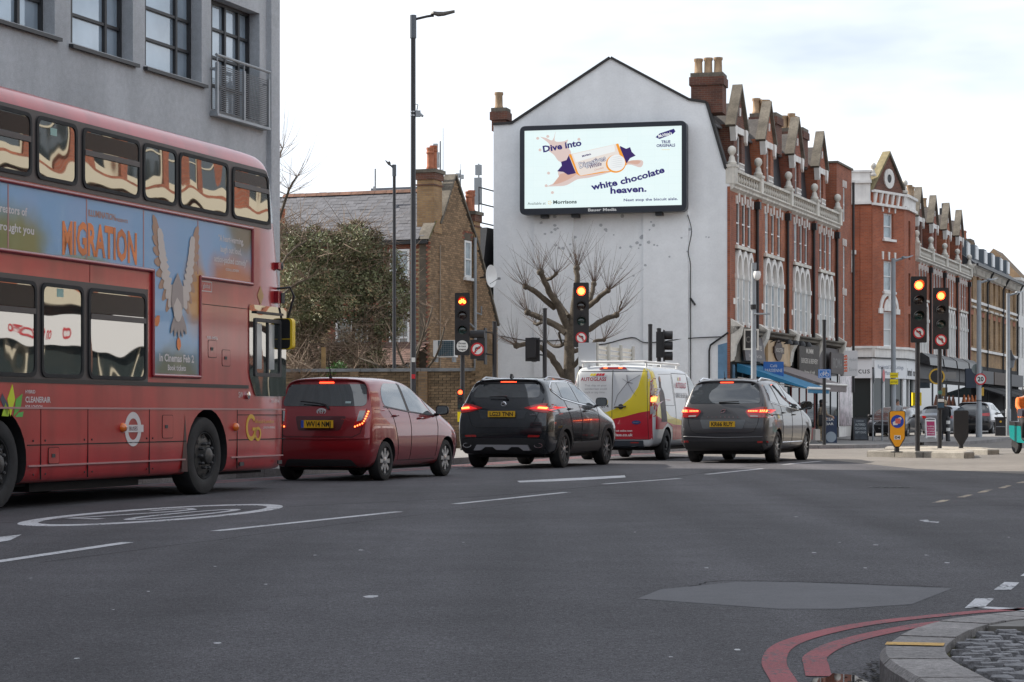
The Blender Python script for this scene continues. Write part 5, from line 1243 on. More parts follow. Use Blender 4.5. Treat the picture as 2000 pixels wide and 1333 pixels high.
def brown_house():
 loc,a=frame_at((-2.84,72.3),20.6,z=gz(72))
 t=thing('brick_house','brown brick house with slate roof and gable end behind the bushy tree','house',loc,a)
 ca=a
 gab=[(0,0),(0,6.95),(0.15,7.15),(0.55,7.5),(1.15,7.55),(2.45,9.35),(4.55,7.1),(6.6,4.3),(6.6,0)]
 win=(3.33,3.95,5.95,7.25)
 b=MB();b.prism(gab,0.012,0.30,'y');b.build('gable_wall',mortar,t)
 f=MB();bricks(f,lambda x,z:inside((x,z),gab)and not(win[0]-0.05<x<win[1]+0.05 and win[2]-0.1<z<win[3]+0.25),0.0,6.6,2.2,9.4,0.012,0.3,mi_fn=lambda x,z:1 if(x<0.22 and z<6.9)or(3.2<x<4.1 and 7.2<z<7.6)else 0)
 g=f.build('brickwork',[brick_brown,brick_red1],t,kind='stuff')
 w=sash(t,win[0],win[1],win[2],win[3],-0.02,white,glass_net,0.07)
 s_=MB();s_.box(win[0]-0.06,win[1]+0.06,-0.1,0.02,win[2]-0.1,win[2]);s_.build('sill',white,w)
 cp=MB()
 for p,q in(((0.0,6.98),(0.62,7.62)),((1.1,7.62),(2.45,9.42)),((2.45,9.42),(4.6,7.14)),((4.6,7.14),(6.6,4.36))):
  d=V((q[0]-p[0],0,q[1]-p[1]));n=V((-d.z,0,d.x)).normalized()*0.09
  cp.add([(p[0],-0.06,p[1]),(q[0],-0.06,q[1]),(q[0]+n.x,-0.06,q[1]+n.z),(p[0]+n.x,-0.06,p[1]+n.z),(p[0],0.36,p[1]),(q[0],0.36,q[1]),(q[0]+n.x,0.36,q[1]+n.z),(p[0]+n.x,0.36,p[1]+n.z)],[(0,1,2,3),(7,6,5,4),(0,4,5,1),(3,2,6,7),(1,5,6,2),(0,3,7,4)])
 cp.build('coping',coping,t)
 ms=MB();ms.add([(0.0,-0.075,7.07),(0.64,-0.075,7.70),(0.64,0.37,7.71),(0.0,0.37,7.08)],[(0,1,2,3)]);ms.build('moss',mat('yellow_moss',(0.24,0.21,0.03),1.0,noise=(14,0.5,4),bump=(30,1)),t,kind='stuff')
 fr=lambda x,z,d=0.0:(d,x,z)
 wl=MB();wl.box(0.02,0.3,0.3,9.0,0,6.9);wl.build('front_wall',mortar,t)
 holes=[(0.66,1.40,4.95,6.72),(0.66,1.40,2.75,4.72),(2.2,3.4,2.6,4.4)]
 f=MB()
 def ins(x,z):return not any(h[0]-0.02<x<h[1]+0.02 and h[2]<z<h[3]for h in holes)
 f2=MB();bricks(f2,ins,0.0,5.6,2.3,6.9,0.0,0.18,mi_fn=lambda x,z:1 if(any(h[0]-0.25<x<h[1]+0.25 and h[2]-0.1<z<h[3]+0.3 for h in holes)or abs(z-4.86)<0.05 or z>6.72)else 0)
 f2 .v=[(0.02+y,x,z)for x,y,z in f2 .v];f2 .build('brickwork',[brick_buff,brick_red1],t,kind='stuff')
 for h in holes:
  e=bpy.data.objects.new('window',None)
  bpy.data.objects.remove(e)
  q=MB();ring_prism(q,[(h[0],h[2]),(h[1],h[2]),(h[1],h[3]),(h[0],h[3])],[(h[0]+0.07,h[2]+0.09),(h[1]-0.07,h[2]+0.09),(h[1]-0.07,h[3]-0.07),(h[0]+0.07,h[3]-0.07)],-0.02,0.06,ax='x')
  zm=(h[2]+h[3])/2;q.box(-0.03,0.04,h[0]+0.07,h[1]-0.07,zm-0.03,zm+0.03)
  if h[2]<4.5:q.box(-0.025,0.04,(h[0]+h[1])/2-0.02,(h[0]+h[1])/2+0.02,h[2]+0.09,h[3]-0.07)
  w=q.build('window',white,t)
  for za,zb in((h[2]+0.09,zm),(zm,h[3]-0.07)):
   p=MB();p.add([(0.01,h[0]+0.07,za),(0.01,h[1]-0.07,za),(0.01,h[1]-0.07,zb),(0.01,h[0]+0.07,zb)],[(0,1,2,3)]);p.build('pane',glass_net if h[2]>4.5 else glass_win,w)
  p=MB();p.box(-0.10,0.02,h[0]-0.06,h[1]+0.06,h[2]-0.10,h[2]-0.0);p.build('sill',white,w)
 gu=MB();gu.box(-0.16,0.02,-0.02,8.6,6.88,7.0);gu.build('gutter',black,t)
 p0,p1=V((-0.12,0,7.02)),V((2.40,0,8.92));L_=(p1-p0).length;up=(p1-p0).normalized();nr=V((-up.z,0,up.x))
 rs=MB();rs.add([tuple(p0+V((0,0.3,0))-nr*0.03),tuple(p0+V((0,9,0))-nr*0.03),tuple(p1+V((0,9,0))-nr*0.03),tuple(p1+V((0,0.3,0))-nr*0.03)],[(0,1,2,3)])
 rs.add([tuple(p1+V((0,0.3,0))),tuple(p1+V((0,9,0))),(6.4,9,5.2),(6.4,0.3,5.2)],[(0,1,2,3)])
 RF=rs.build('roof',slate_d,t)
 sh=MB();sw_,shh,ex=0.30,0.30,0.205
 sh.add([(0,0,0.010),(sw_-0.008,0,0.010),(sw_-0.008,ex+0.05,0.0),(0,ex+0.05,0.0),(0,0,0.0),(sw_-0.008,0,0.0)],[(0,1,2,3),(4,5,1,0)])
 sme=sh.mesh('slate',slate)
 rows_=int(L_/ex)+1;n=0;rest=MB()
 base=Matrix(((0,up.x,nr.x,0),(1,0,0,0),(0,up.z,nr.z,0),(0,0,0,1)))
 for r in range(rows_):
  y=0.30-(sw_/2 if r%2 else 0)
  while y<6.3:
   q=p0+up*(r*ex)+V((0,y,0))+nr*(0.004+random.uniform(0,0.008))
   M=Matrix.Translation(q)@base@Matrix.Rotation(random.gauss(0,0.012),4,'Z')@Matrix.Rotation(random.uniform(-0.01,0.03),4,'X')
   if y>=0.28 and y<5.6 and n<300 and random.random()<0.995:
    o=bpy.data.objects.new('slate',sme);COL.objects.link(o);o.parent=RF;o.matrix_local=M;n+=1
   else:rest.tv=random.uniform(0.8,1.2);rest.add([(0,0,0.010),(sw_-0.008,0,0.010),(sw_-0.008,ex+0.05,0.0),(0,ex+0.05,0.0)],[(0,1,2,3)],0,M)
   y+=sw_
 rest.build('slates',mat('slate_rest',(0.105,0.105,0.118),0.6,tint=True,noise=(3,0.2,4)),RF,kind='stuff')
 for k in range(14):
  rd=MB();y0=0.3+k*0.45;rd.prism([(p1 .x-0.13,p1 .z-0.03),(p1 .x,p1 .z+0.09),(p1 .x+0.13,p1 .z-0.03)],y0,y0+0.44,'y');rd.build('ridge_tile',mat('old_ridge',(0.15,0.075,0.05),0.9,rnd=0.2,noise=(5,0.3,4)),RF)
 def chimney(x,y,z0,z1,wx,wy,pots,pm=terra):
  c=MB();c.box(x,x+wx,y,y+wy,z0,z1-0.35,0);c.box(x-0.04,x+wx+0.04,y-0.04,y+wy+0.04,z1-0.55,z1-0.5,1);c.box(x-0.05,x+wx+0.05,y-0.05,y+wy+0.05,z1-0.35,z1-0.12,1);c.box(x-0.10,x+wx+0.10,y-0.1,y+wy+0.1,z1-0.12,z1,2)
  ch=c.build('chimney',[MATS['yellow_brick'],darkbrick,coping],t)
  for px,py,h in pots:
   p=MB();p.lathe([(0.13,0),(0.145,0.05),(0.12,0.12),(0.115,h-0.22),(0.14,h-0.2),(0.14,h-0.14),(0.12,h-0.12),(0.14,h-0.04),(0.14,h),(0.10,h)],14,Matrix.Translation((px,py,z1)));p.build('chimney_pot',pm,ch,smooth=40)
  return ch
 chimney(0.50,-0.02,7.3,9.45,0.72,0.62,((0.72,0.2,0.75),(1.0,0.2,0.85)))
 chimney(4.2,-0.02,7.0,8.35,0.6,0.6,((4.4,0.25,0.72),(4.62,0.25,0.78)))
 chimney(-0.6,5.05,4.8,7.3,0.5,0.45,((-0.35,5.28,0.9),))
 dp=MB();dp.tube([(4.15,-0.08,0),(4.15,-0.08,7.4)],0.06,8);dp.tube([(3.7,-0.05,4.35),(4.1,-0.08,4.2)],0.035,6);dp.tube([(3.75,-0.05,3.7),(4.1,-0.08,3.5)],0.035,6);dp.tube([(4.2,-0.08,4.75),(4.7,-0.10,4.7),(4.7,-0.1,5.0)],0.03,6);dp.build('drainpipe',greypost,t)
 dd=MB();dd.tube([(1.0,-0.04,0),(1.02,-0.04,6.9)],0.02,6);dd.build('cable_run',mat('lime_streak',(0.30,0.25,0.2),0.9),t)
 b=MB();b.box(2.9,4.3,0.6,3.4,8.3,9.15);b.build('roof_box',mat('lead_grey',(0.20,0.21,0.23),0.6),t)
 lt=MB();lt.add([(-1.9,0.0,2.75),(-1.9,4.6,2.75),(0.0,4.6,3.55),(0.0,0.0,3.55)],[(0,1,2,3)]);lt.box(-1.8,0,0.05,4.5,0,2.7);LT=lt.build('lean_to',mat('lean_to_brick',(0.11,0.075,0.055),0.9,noise=(4,0.3,4)),t)
 ptile=mat('clay_tile',(0.13,0.075,0.06),0.8,rnd=0.25,noise=(6,0.3,4))
 tl=MB();tl.add([(0,0,0.012),(0.22,0,0.012),(0.22,0.2,0.0),(0,0.2,0.0)],[(0,1,2,3)]);tl.add([(0,0,0),(0.22,0,0),(0.22,0,0.012),(0,0,0.012)],[(0,1,2,3)]);tme=tl.mesh('roof_tile',ptile)
 q0,q1=V((-1.95,0,2.76)),V((0.0,0,3.58));u2=(q1-q0).normalized();n2=V((-u2 .z,0,u2 .x));bs=Matrix(((0,u2 .x,n2 .x,0),(1,0,0,0),(0,u2 .z,n2 .z,0),(0,0,0,1)))
 for r in range(12):
  for k in range(20):
   o=bpy.data.objects.new('roof_tile',tme);COL.objects.link(o);o.parent=LT
   o.matrix_local=Matrix.Translation(q0+u2*(r*0.175)+V((0,k*0.23-(0.11 if r%2 else 0),0))+n2*0.012)@bs
 bb=MB();bb.box(-2.05,-1.95,0.0,4.7,2.42,2.66);bb.build('fascia_board',mat('cream_board',(0.42,0.36,0.26),0.8,noise=(2,0.25,4)),LT)
brown_house()
def rel(p,deg,x,y,z):
 a=R(90-deg);return(p[0]+x*cos(a)-y*sin(a),p[1]+x*sin(a)+y*cos(a),z)
BHp=(-2.84,72.3)
def sat_dish():
 o=P(954,540,75.6);t=thing('satellite_dish','white satellite dish on the side of the brown brick house','satellite dish',o,R(62))
 b=MB();b.lathe([(0.0,0.0),(0.15,0.015),(0.30,0.06),(0.40,0.11),(0.395,0.125),(0.29,0.075),(0.0,0.012)],24,Matrix.Rotation(R(90),4,'X'));b.build('reflector',white,t,smooth=60)
 b=MB();b.tube([(0,0.0,-0.3),(-0.1,-0.45,-0.10)],0.012,6);b.box(-0.14,-0.06,-0.52,-0.44,-0.14,-0.06);b.build('arm',greypost,t);b=MB();b.tube([(0,0.03,0),(0,0.35,-0.05)],0.025,6);b.build('bracket',black,t)
sat_dish()
def ac_unit():
 t=thing('air_conditioner','boxy outdoor air conditioner standing on the lean-to roof','air conditioner',P(846,698,66.3),R(-14.4))
 b=MB();b.box(0,0.70,0,0.3,0,0.52);b.build('casing',white,t)
 b=MB();b.box(0.16,0.66,-0.012,0.0,0.03,0.50);g=b.build('grille',mat('grille_blue',(0.03,0.07,0.09),0.5),t)
 for k in range(7):q=MB();q.box(0.16,0.66,-0.02,-0.0125,0.06+k*0.065,0.066+k*0.065);q.build('grille_bar',greypost,g)
 for k in range(7):q=MB();q.box(0.2+k*0.07,0.206+k*0.07,-0.021,-0.0128,0.03,0.50);q.build('grille_bar',greypost,g)
 for k in(0.03,0.6):q=MB();q.box(k,k+0.06,0.02,0.28,-0.15,0);q.build('foot',greypost,t)
ac_unit()
def mast(name,label,u,v0,v1,Y,panels,whips):
 o=P(u,v0,Y);t=thing(name,label,'antenna',o,R(-15));h=(v0-v1)/F*Y
 b=MB();b.tube([(0,0,0),(0,0,h)],0.03,8);b.build('pole',greypost,t)
 for x,z0,z1,w in panels:q=MB();q.box(x-w/2,x+w/2,-0.16,-0.05,z0,z1);q.box(x-0.02,x+0.02,-0.05,0.02,z0+0.1,z0+0.15);q.build('panel_antenna',mat('antenna_grey',(0.42,0.44,0.45),0.5),t)
 for x,z0,z1 in whips:q=MB();q.tube([(x,0,z0),(x,0,z1)],0.012,6);q.tube([(x,0,z0+0.05),(0,0,z0+0.05)],0.01,5);q.build('whip',greypost,t)
mast('antenna_mast','phone mast with panels beside the brown house chimney pots',860,352,276,74.5,[(-0.09,0.42,0.95,0.14),(-0.14,0.9,1.25,0.14)],[(0.1,0.3,1.8)])
mast('antenna_mast','tall phone mast on a rooftop frame between brown house and white gable',935,428,320,84,[(0,0.55,1.6,0.28),(0.02,1.7,2.1,0.24)],[(0.12,0.1,1.2)])
mast('antenna_mast','pair of pale tube antennas left of the brown house chimney pots',843,362,318,74.5,[(-0.03,0.1,0.72,0.10),(0.10,0.15,0.78,0.12)],[])
mast('antenna_mast','short aerial mast with dishes behind the brown gable peak',899,370,332,76,[(-0.06,0.4,0.55,0.12),(0.1,0.35,0.5,0.1)],[(0.02,0.4,0.9)])
mast('whip_aerial','thin whip aerial on the slate roof ridge',733,372,330,74.8,[(0,0.0,0.12,0.05)],[])
def gap_house():
 t=thing('gap_house','slate mansard and arched window in the gap before the white gable','house',(-1.25,80.0,gz(80)),R(90-20.6))
 b=MB();b.prism([(0,5.7),(0.2,5.7),(0.9,8.2),(6,8.2),(6,5.7)],0.0,0.0+5.0,'y');b.build('mansard',slate_d,t)
 b=MB();b.box(0,6,-0.0,5,0,5.7);b.build('wall',redbrick,t)
 fr=MB()
 for z in(8.3,9.0,9.6):fr.tube([(-0.2,-0.1,z),(3,-0.1,z),(3,-2.5,z)],0.025,6)
 for x in(-0.2,3):fr.tube([(x,-0.1,8.1),(x,-0.1,9.6)],0.025,6)
 fr.build('roof_frame',darkpost,t)
 ar=MB();ring_prism(ar,circ(1.0,4.7,0.62,20),circ(1.0,4.7,0.45,20),-0.06,0.0);ar.build('arch',white,t)
 w=MB();w.prism([(0.55,2.6),(1.45,2.6)]+circ(1.0,4.7,0.45,12,0,pi),-0.02,0.0,'y');w.build('window',mat('amber_lit_blind',(0.42,0.36,0.26),0.4),t)
gap_house()
# yard wall of stock bricks with a weathered coping
def yard_wall():
 a=math.atan2(-pd[1],-pd[0])
 t=thing('yard_wall','grimy brown brick yard wall with pale coping behind the hatchback','wall',(-7.6,60.8,gz(60)),a)
 b=MB();b.box(0,7.0,0.02,0.30,0,2.24);b.build('core',mortar,t)
 cm_=mat('weathered_coping',(0.20,0.21,0.22),0.8,noise=(2,0.35,4))
 for k in range(8):b=MB();b.box(k*0.875+0.005,k*0.875+0.87,-0.05,0.36,2.24,2.33);b.build('coping_stone',cm_,t)
 wb=mat('wall_brick',(0.185,0.128,0.075),0.9,rnd=0.35,noise=((0.5,0.35,4),(25,0.25,3)))
 q=MB();q.box(0,0.213,0,0.03,0,0.064);bme=q.mesh('brick',wb);n=0;rest=MB()
 for r in range(29,-1,-1):
  for k in range(31):
   x=k*0.226-(0.113 if r%2 else 0);z=0.005+r*0.0765;dy=random.uniform(-0.004,0.006)
   if x<0 or x>6.8:continue
   if n<300 and x>1.0:
    o=link(bme,'brick',t,loc=(x,dy,z));n+=1
   else:rest.tv=random.uniform(0.65,1.35);rest.box(x,x+0.213,dy,dy+0.03,z,z+0.064)
 rest.build('bricks',mat('wall_brick_rest',(0.185,0.128,0.075),0.9,tint=True,noise=((0.5,0.35,4),(25,0.25,3))),t,kind='stuff')
 pr=MB();pr.box(6.85,7.35,-0.15,0.35,0,3.0);bricks(pr,lambda x,z:True,6.85,7.35,0,2.3,-0.15,0.3)
 pr.box(6.9,7.3,-0.1,0.3,3.0,3.12);pr.box(6.95,7.2,-0.05,0.25,3.12,3.3);pr.build('pier',MATS['wall_brick_rest'],t)
 for k in range(2):p=MB();p.box(3.2+k*2.0,3.45+k*2.0,-0.10,0.02,0,2.24);p.build('buttress',brownbrick,t)
yard_wall()
# red brick shop terrace on the right of the white gable
T0=(7.82,77.3);TDEG=20.6;TA=R(90-TDEG)
def TP(s,off=0.0,z=0.0):
 a=TA;return(T0[0]+s*cos(a)+off*sin(a),T0[1]+s*sin(a)-off*cos(a),z)
ball_prof=[(0.17,0),(0.19,0.08),(0.13,0.16),(0.11,0.3),(0.07,0.36),(0.10,0.42),(0.155,0.5),(0.165,0.58),(0.14,0.68),(0.06,0.75),(0,0.76)]
bal_prof=[(0.045,0),(0.05,0.03),(0.03,0.06),(0.058,0.16),(0.05,0.22),(0.028,0.30),(0.045,0.35),(0.045,0.38)]
q=MB();q.lathe([(r*1.35,z)for r,z in bal_prof],8);BALUSTER=q.mesh('baluster',stone,50)
q=MB();q.lathe([(r*0.95,z*0.9)for r,z in ball_prof],12);BALL=q.mesh('ball_finial',stone,50)
q=MB();q.prism([(-0.055,0),(0.055,0),(0.085,0.40),(-0.085,0.40)],-0.05,0.02,'y');VOUSS=q.mesh('voussoir',stonew)
q=MB();q.prism([(-0.045,0),(0.045,0),(0.065,0.30),(-0.065,0.30)],-0.05,0.02,'y');VOUSS2=q.mesh('voussoir',stonew)
def pointed(cx,z0,hw,h,n=7):
 """pointed arch outline from the left spring over the apex to the right"""
 l_=[(cx-hw*cos(i/n*pi/2)**0.9 if i<n else cx,z0+h*sin(i/n*pi/2))for i in range(n+1)]
 return l_+[(2*cx-x,z)for x,z in l_[-2::-1]]
def pots3(parent,x,y,z,n,m,sp=0.36,h=0.58):
 for i in range(n):
  p=MB();hh=h*random.uniform(0.92,1.08)
  p.lathe([(0.16,0),(0.17,0.06),(0.15,0.10),(0.14,hh-0.12),(0.17,hh-0.08),(0.17,hh),(0.12,hh),(0.10,hh-0.3)],12,Matrix.Translation((x+i*sp,y,z)),0,False);p.build('chimney_pot',m,parent,smooth=40)
def terrace_house(x0,x1,label,first=False,far=False,group='gabled brick houses in the terrace',brk=None,ph=9.85,shop=True,dorm=True,guard=True):
 a=TA;o=TP(x0);t=thing('terrace_house',label,'house',o,a,group)
 W=x1-x0;cx=W/2+0.05;br=brk or redbrick
 ww,gap=0.60,0.95*W/4.7
 wx=[cx+k*gap for k in(-1,0,1)]
 holes=[(x-ww/2,x+ww/2,7.2,8.78)for x in wx]+[(cx-1.55*gap,cx+1.55*gap,4.3,7.05)]
 wall_grid(0,W,4.05,9.2,holes,0.35).build('wall',br,t)
 b=MB();b.box(0.0,W,0.35,6,-0.3,9.3);b.build('house_body',br,t)
 for x in wx:
  w=sash(t,x-ww/2,x+ww/2,7.2,8.78,0.05,white,random.choice((glass_win,glass_win,glass_net)),0.06)
  link(VOUSS,'voussoir',t,loc=(x,0,8.74));
 for x in[wx[0]-gap/2*0.86,(wx[0]+wx[1])/2,(wx[1]+wx[2])/2,wx[2]+gap/2*0.86]:link(VOUSS2,'voussoir',t,loc=(x,0,8.66))
 b=MB();b.box(wx[0]-0.5,wx[2]+0.5,-0.10,0.0,7.04,7.16);b.build('sill_course',stone,t)
 arc=MB();aw=gap/2
 back=MB();back.box(cx-1.55*gap,cx+1.55*gap,0.22,0.3,4.3,7.05);back.build('arcade_back',br,t)
 for k,x in enumerate(wx):
  am=MB();o_=pointed(x,6.12,aw+0.03,0.90);i_=pointed(x,6.12,aw-0.10,0.70)
  vs=[(p[0],-0.07,p[1])for p in o_]+[(p[0],-0.07,p[1])for p in i_]+[(p[0],0.22,p[1])for p in o_]+[(p[0],0.22,p[1])for p in i_];n=len(o_)
  am.add(vs,[(i,i+1,n+i+1,n+i)for i in range(n-1)]+[(i,2*n+i,2*n+i+1,i+1)for i in range(n-1)]+[(n+i,n+i+1,3*n+i+1,3*n+i)for i in range(n-1)])
  ar=am.build('arch',stonew,t,smooth=40)
  ty=MB();ty.prism(pointed(x,6.12,aw-0.13,0.5),0.06,0.2,'y');ring_prism(ty,circ(x,6.3,0.13,12),circ(x,6.3,0.08,12),0.03,0.06);ty.build('tympanum',stonew,ar)
  w=sash(t,x-aw+0.06,x+aw-0.06,4.32,6.12,0.05,white,glass_net,0.07,0.52)
 for k in range(4):
  x=cx+(k-1.5)*gap;q=MB();q.box(x-0.07,x+0.07,-0.06,0.21,4.3,5.95);q.box(x-0.11,x+0.11,-0.10,0.21,5.95,6.12);q.box(x-0.10,x+0.10,-0.09,0.21,4.2,4.34);q.build('column',stonew,t)
 for x in(cx-1.75*gap,cx+1.75*gap):q=MB();q.box(x-0.14,x+0.14,-0.02,0.02,5.0,5.22);q.build('quoin_block',stonew,t)
 q=MB();q.box(W-0.22,W+0.22,-0.12,0.0,4.05,9.1);q.build('pier',br,t)
 dp=MB();dp.tube([(W-0.34,-0.1,4.1),(W-0.34,-0.1,8.8)],0.055,8);dp.box(W-0.46,W-0.22,-0.22,-0.02,8.7,8.98);dp.build('downpipe',leadpipe,t)
 c=MB();c.prism([(0,9.06),(-0.16,9.16),(-0.16,9.24),(-0.24,9.30),(0.4,9.30),(0.4,9.06)],0,W,'x');c.build('cornice',stone,t)
 r=MB();r.box(0.18,W-0.18,-0.16,0.08,9.30,9.38);r.build('plinth_rail',stone,t);r=MB();r.box(0.18,W-0.18,-0.17,0.09,9.76,ph);r.build('top_rail',stone,t)
 nb=int((W-0.5)/0.34)
 for k in range(nb):link(BALUSTER,'baluster',t,loc=(0.33+k*(W-0.66)/(nb-1),-0.04,9.38))
 q=MB();q.box(W-0.18,W+0.18,-0.22,0.14,9.30,9.9);q.box(W-0.21,W+0.21,-0.25,0.17,9.9,10.0);pz=q.build('parapet_post',stone,t);link(BALL,'ball_finial',t,loc=(W,-0.04,10.0))
 if first:q=MB();q.box(-0.02,0.34,-0.22,0.14,9.30,9.9);q.box(-0.05,0.37,-0.25,0.17,9.9,10.0);q.build('parapet_post',stone,t);link(BALL,'ball_finial',t,loc=(0.18,-0.04,10.0))
 m=MB();m.prism([(0.55,9.3),(0.75,11.45),(6.0,11.45),(6.0,9.3)],0,W,'x');m.build('mansard',slate_d,t)
 m=MB();m.prism([(0.66,11.45),(0.62,11.55),(1.55,12.35),(4.6,12.35),(6,11.5)],0,W,'x');m.build('roof',mat('upper_slate',(0.075,0.068,0.064),0.7,noise=((2,0.3,5),(12,0.25,3))),t)
 m=MB();m.tube([(0.0,0.66,11.5),(W,0.66,11.5)],0.06,6);m.build('roll_moulding',mat('lead_roll',(0.16,0.16,0.17),0.6),t);m=MB();m.box(0,W,1.48,1.68,12.33,12.43);m.build('ridge',terra,t)
 if dorm:
  dw=0.80;y0=0.18
  db=darkbrick if first else br
  wall_grid(cx-dw,cx+dw,9.35,11.62,[(cx-0.33,cx+0.33,9.9,11.3)],0.3,y=y0).build('dormer_wall',db,t)
  g=MB();g.prism([(cx-dw,11.62),(cx+dw,11.62),(cx,12.96)],y0,y0+0.22,'y');g.build('dormer_gable',db,t);g=MB();g.prism([(cx-dw,11.5),(cx+dw,11.5),(cx,12.5)],y0+0.23,2.4,'y');g.build('dormer_roof',MATS['upper_slate'],t)
  g=MB();g.box(cx-dw,cx-dw+0.25,y0+0.3,2.0,9.35,11.62);g.box(cx+dw-0.25,cx+dw,y0+0.3,2.0,9.35,11.62);g.build('dormer_cheek',db,t)
  for sg in(-1,1):
   cp=MB();e0,e1=(cx+sg*(dw+0.16),11.5),(cx,13.02);d=V((e1[0]-e0[0],e1[1]-e0[1])).normalized();n=V((-d.y,d.x))*(0.13*-sg)*-1
   if n.y<0:n=-n
   cp.prism([e0,e1,(e1[0],e1[1]+0.16),(e0[0]+n.x,e0[1]+n.y)],y0-0.12,y0+0.26,'y');cp.build('gable_coping',coping,t)
   q=MB();q.prism([(cx+sg*(dw+0.18),11.56),(cx+sg*(dw-0.22),11.56),(cx+sg*(dw-0.14),11.12),(cx+sg*(dw+0.02),11.0)],y0-0.10,y0+0.12,'y');q.build('kneeler',stonew,t)
  q=MB();q.box(cx-0.5,cx+0.5,y0-0.06,y0+0.05,11.32,11.56);q.build('lintel',stonew,t);q=MB();q.box(cx-0.07,cx+0.07,y0-0.05,y0,12.0,12.3);q.build('keystone',stonew,t)
  sash(t,cx-0.33,cx+0.33,9.9,11.3,y0+0.1,white,glass_win,0.06)
  if guard:
   gd=MB()
   for k in range(7):gd.box(cx-0.36+k*0.115,cx-0.33+k*0.115,y0-0.10,y0-0.07,9.8,10.25)
   for z in(9.85,10.02,10.2):gd.box(cx-0.38,cx+0.38,y0-0.11,y0-0.065,z,z+0.05)
   gd.build('window_guard',stonew,t)
 return t,W,cx
def stack(t,x,y,z0,z1,wx,wy,n,bm_,pm,sp=0.36):
 c=MB();c.box(x,x+wx,y,y+wy,z0,z1-0.25,0);c.box(x-0.06,x+wx+0.06,y-0.06,y+wy+0.06,z1-0.45,z1-0.15,0);c.box(x-0.02,x+wx+0.02,y-0.02,y+wy+0.02,z1-0.15,z1,1)
 ch=c.build('chimney',[bm_,coping],t);pots3(ch,x+0.2,y+wy/2,z1,n,pm,sp);return ch
H1,W1,c1=terrace_house(0.0,4.06,'end house of the shop terrace, its white painted gable wall carrying the billboard',True)
# the white flank wall, turned into the house's frame
fl_rot=(0,0,R(-83.8));fl_loc=(0.0+8.78*-0.108,8.78*0.994,0)
whitewall=mat('white_painted_render',(0.83,0.84,0.85),0.8,noise=((0.35,0.05,4),(3,0.035,5),(14,0.03,3)),streak=(1.0,0.1),bump=(6,0.12))
FLP=[(0.0,-0.3),(8.78,-0.3),(8.78,9.55),(8.60,9.84),(7.91,12.22),(7.29,12.34),(4.41,13.97),(0.71,11.71),(0.0,11.69)]
def fl(mb,name,m,**k):return link(mb.mesh(name,m,k.get('smooth')),name,k.get('parent')or H1,k.get('label'),k.get('kind'),loc=fl_loc if not k.get('parent')else None,rot=fl_rot if not k.get('parent')else None)
b=MB();b.prism(FLP,0.0,0.4,'y');FW=fl(b,'gable_wall',whitewall,label='white painted gable wall')
for x0,x1 in((1.56,3.05),(5.64,7.29)):
 b=MB();b.prism([(x0,-0.3),(x1,-0.3),(x1,8.4),(x0,8.4)],-0.11,0.0,'y');b.build('pilaster',whitewall,FW)
cop=MB()
for p,q in zip(FLP[3:],FLP[4:]):
 d=(V(q)-V(p));n=V((d.y,-d.x)).normalized()
 if d.length<0.3:continue
 cop.prism([p,q,tuple(V(q)+n*0.09),tuple(V(p)+n*0.09)],-0.07,0.5,'y')
cop.build('verge_coping',mat('dark_verge',(0.035,0.033,0.033),0.8),FW)
b=MB();b.prism([(8.70,0.5),(8.80,0.5),(8.80,9.2),(8.70,9.2)],-0.03,0.4,'y');b.build('quoin_strip',redbrick,FW)
b=MB();b.prism([(0.0,-0.3),(0.1,-0.3),(0.1,11.6),(0.0,11.6)],0.41,9,'y');b.prism([(4.41,13.9),(0.6,11.6),(0.6,11.3),(8.0,11.3),(7.3,12.3)],0.41,4.0,'y');b.build('roof_mass',slate_d,FW)
spots=MB()
for k in range(46):
 x,z=random.choice([(6.1,7.6),(3.2,7.2),(5.2,6.9),(4.6,7.9),(7.6,7.3),(2.2,7.5)]);x+=random.gauss(0,0.45);z+=random.gauss(0,0.5);r=random.uniform(0.03,0.075)
 y=-0.113 if(1.58<x<3.03 or 5.66<x<7.27)else-0.003
 spots.add([(x+r*cos(i*1.05),y,z+r*0.9*sin(i*1.05)*random.uniform(0.6,1.2))for i in range(6)],[tuple(range(6))])
spots.build('repair_marks',mat('spot_grey',(0.46,0.47,0.49),0.9),FW,kind='stuff')
b=MB();b.prism([(8.36,-0.25),(8.74,-0.25),(8.74,3.6),(8.36,3.5)],-0.012,0.0,'y');b.build('blue_panel',mat('faded_blue_paint',(0.13,0.24,0.36),0.8,noise=(3,0.2,4)),FW)
wr_=MB();wr_.tube(smooth_line([(7.28,-0.13,8.2),(7.42,-0.13,7.6),(7.30,-0.13,6.9),(7.38,-0.13,6.4),(7.36,-0.05,5.6),(7.37,-0.05,3),(7.37,-0.05,0)],5),0.018,5);wr_.tube([(7.36,-0.03,5.2),(7.55,-0.1,4.95)],0.04,6)
wr_.tube(smooth_line([(0.3,-0.03,3.9),(1.5,-0.14,3.7),(3.0,-0.14,3.72),(4.0,-0.03,3.55),(5.2,-0.03,3.8),(5.8,-0.15,3.6),(7.3,-0.08,3.75),(8.6,-0.05,3.8)],5),0.02,5);wr_.build('cable',leadpipe,FW)
wr_=MB();wr_.tube([(8.05,-0.06,0),(8.05,-0.06,3.3),(8.1,-0.08,3.5),(8.75,-0.1,3.95)],0.035,6);wr_.build('pipe',leadpipe,FW)
ch=stack(FW,7.35,0.15,11.9,13.35,1.15,0.9,3,darkbrick,buffpot)
ch=stack(FW,-0.1,0.1,11.5,12.35,0.55,0.6,1,darkbrick,buffpot)
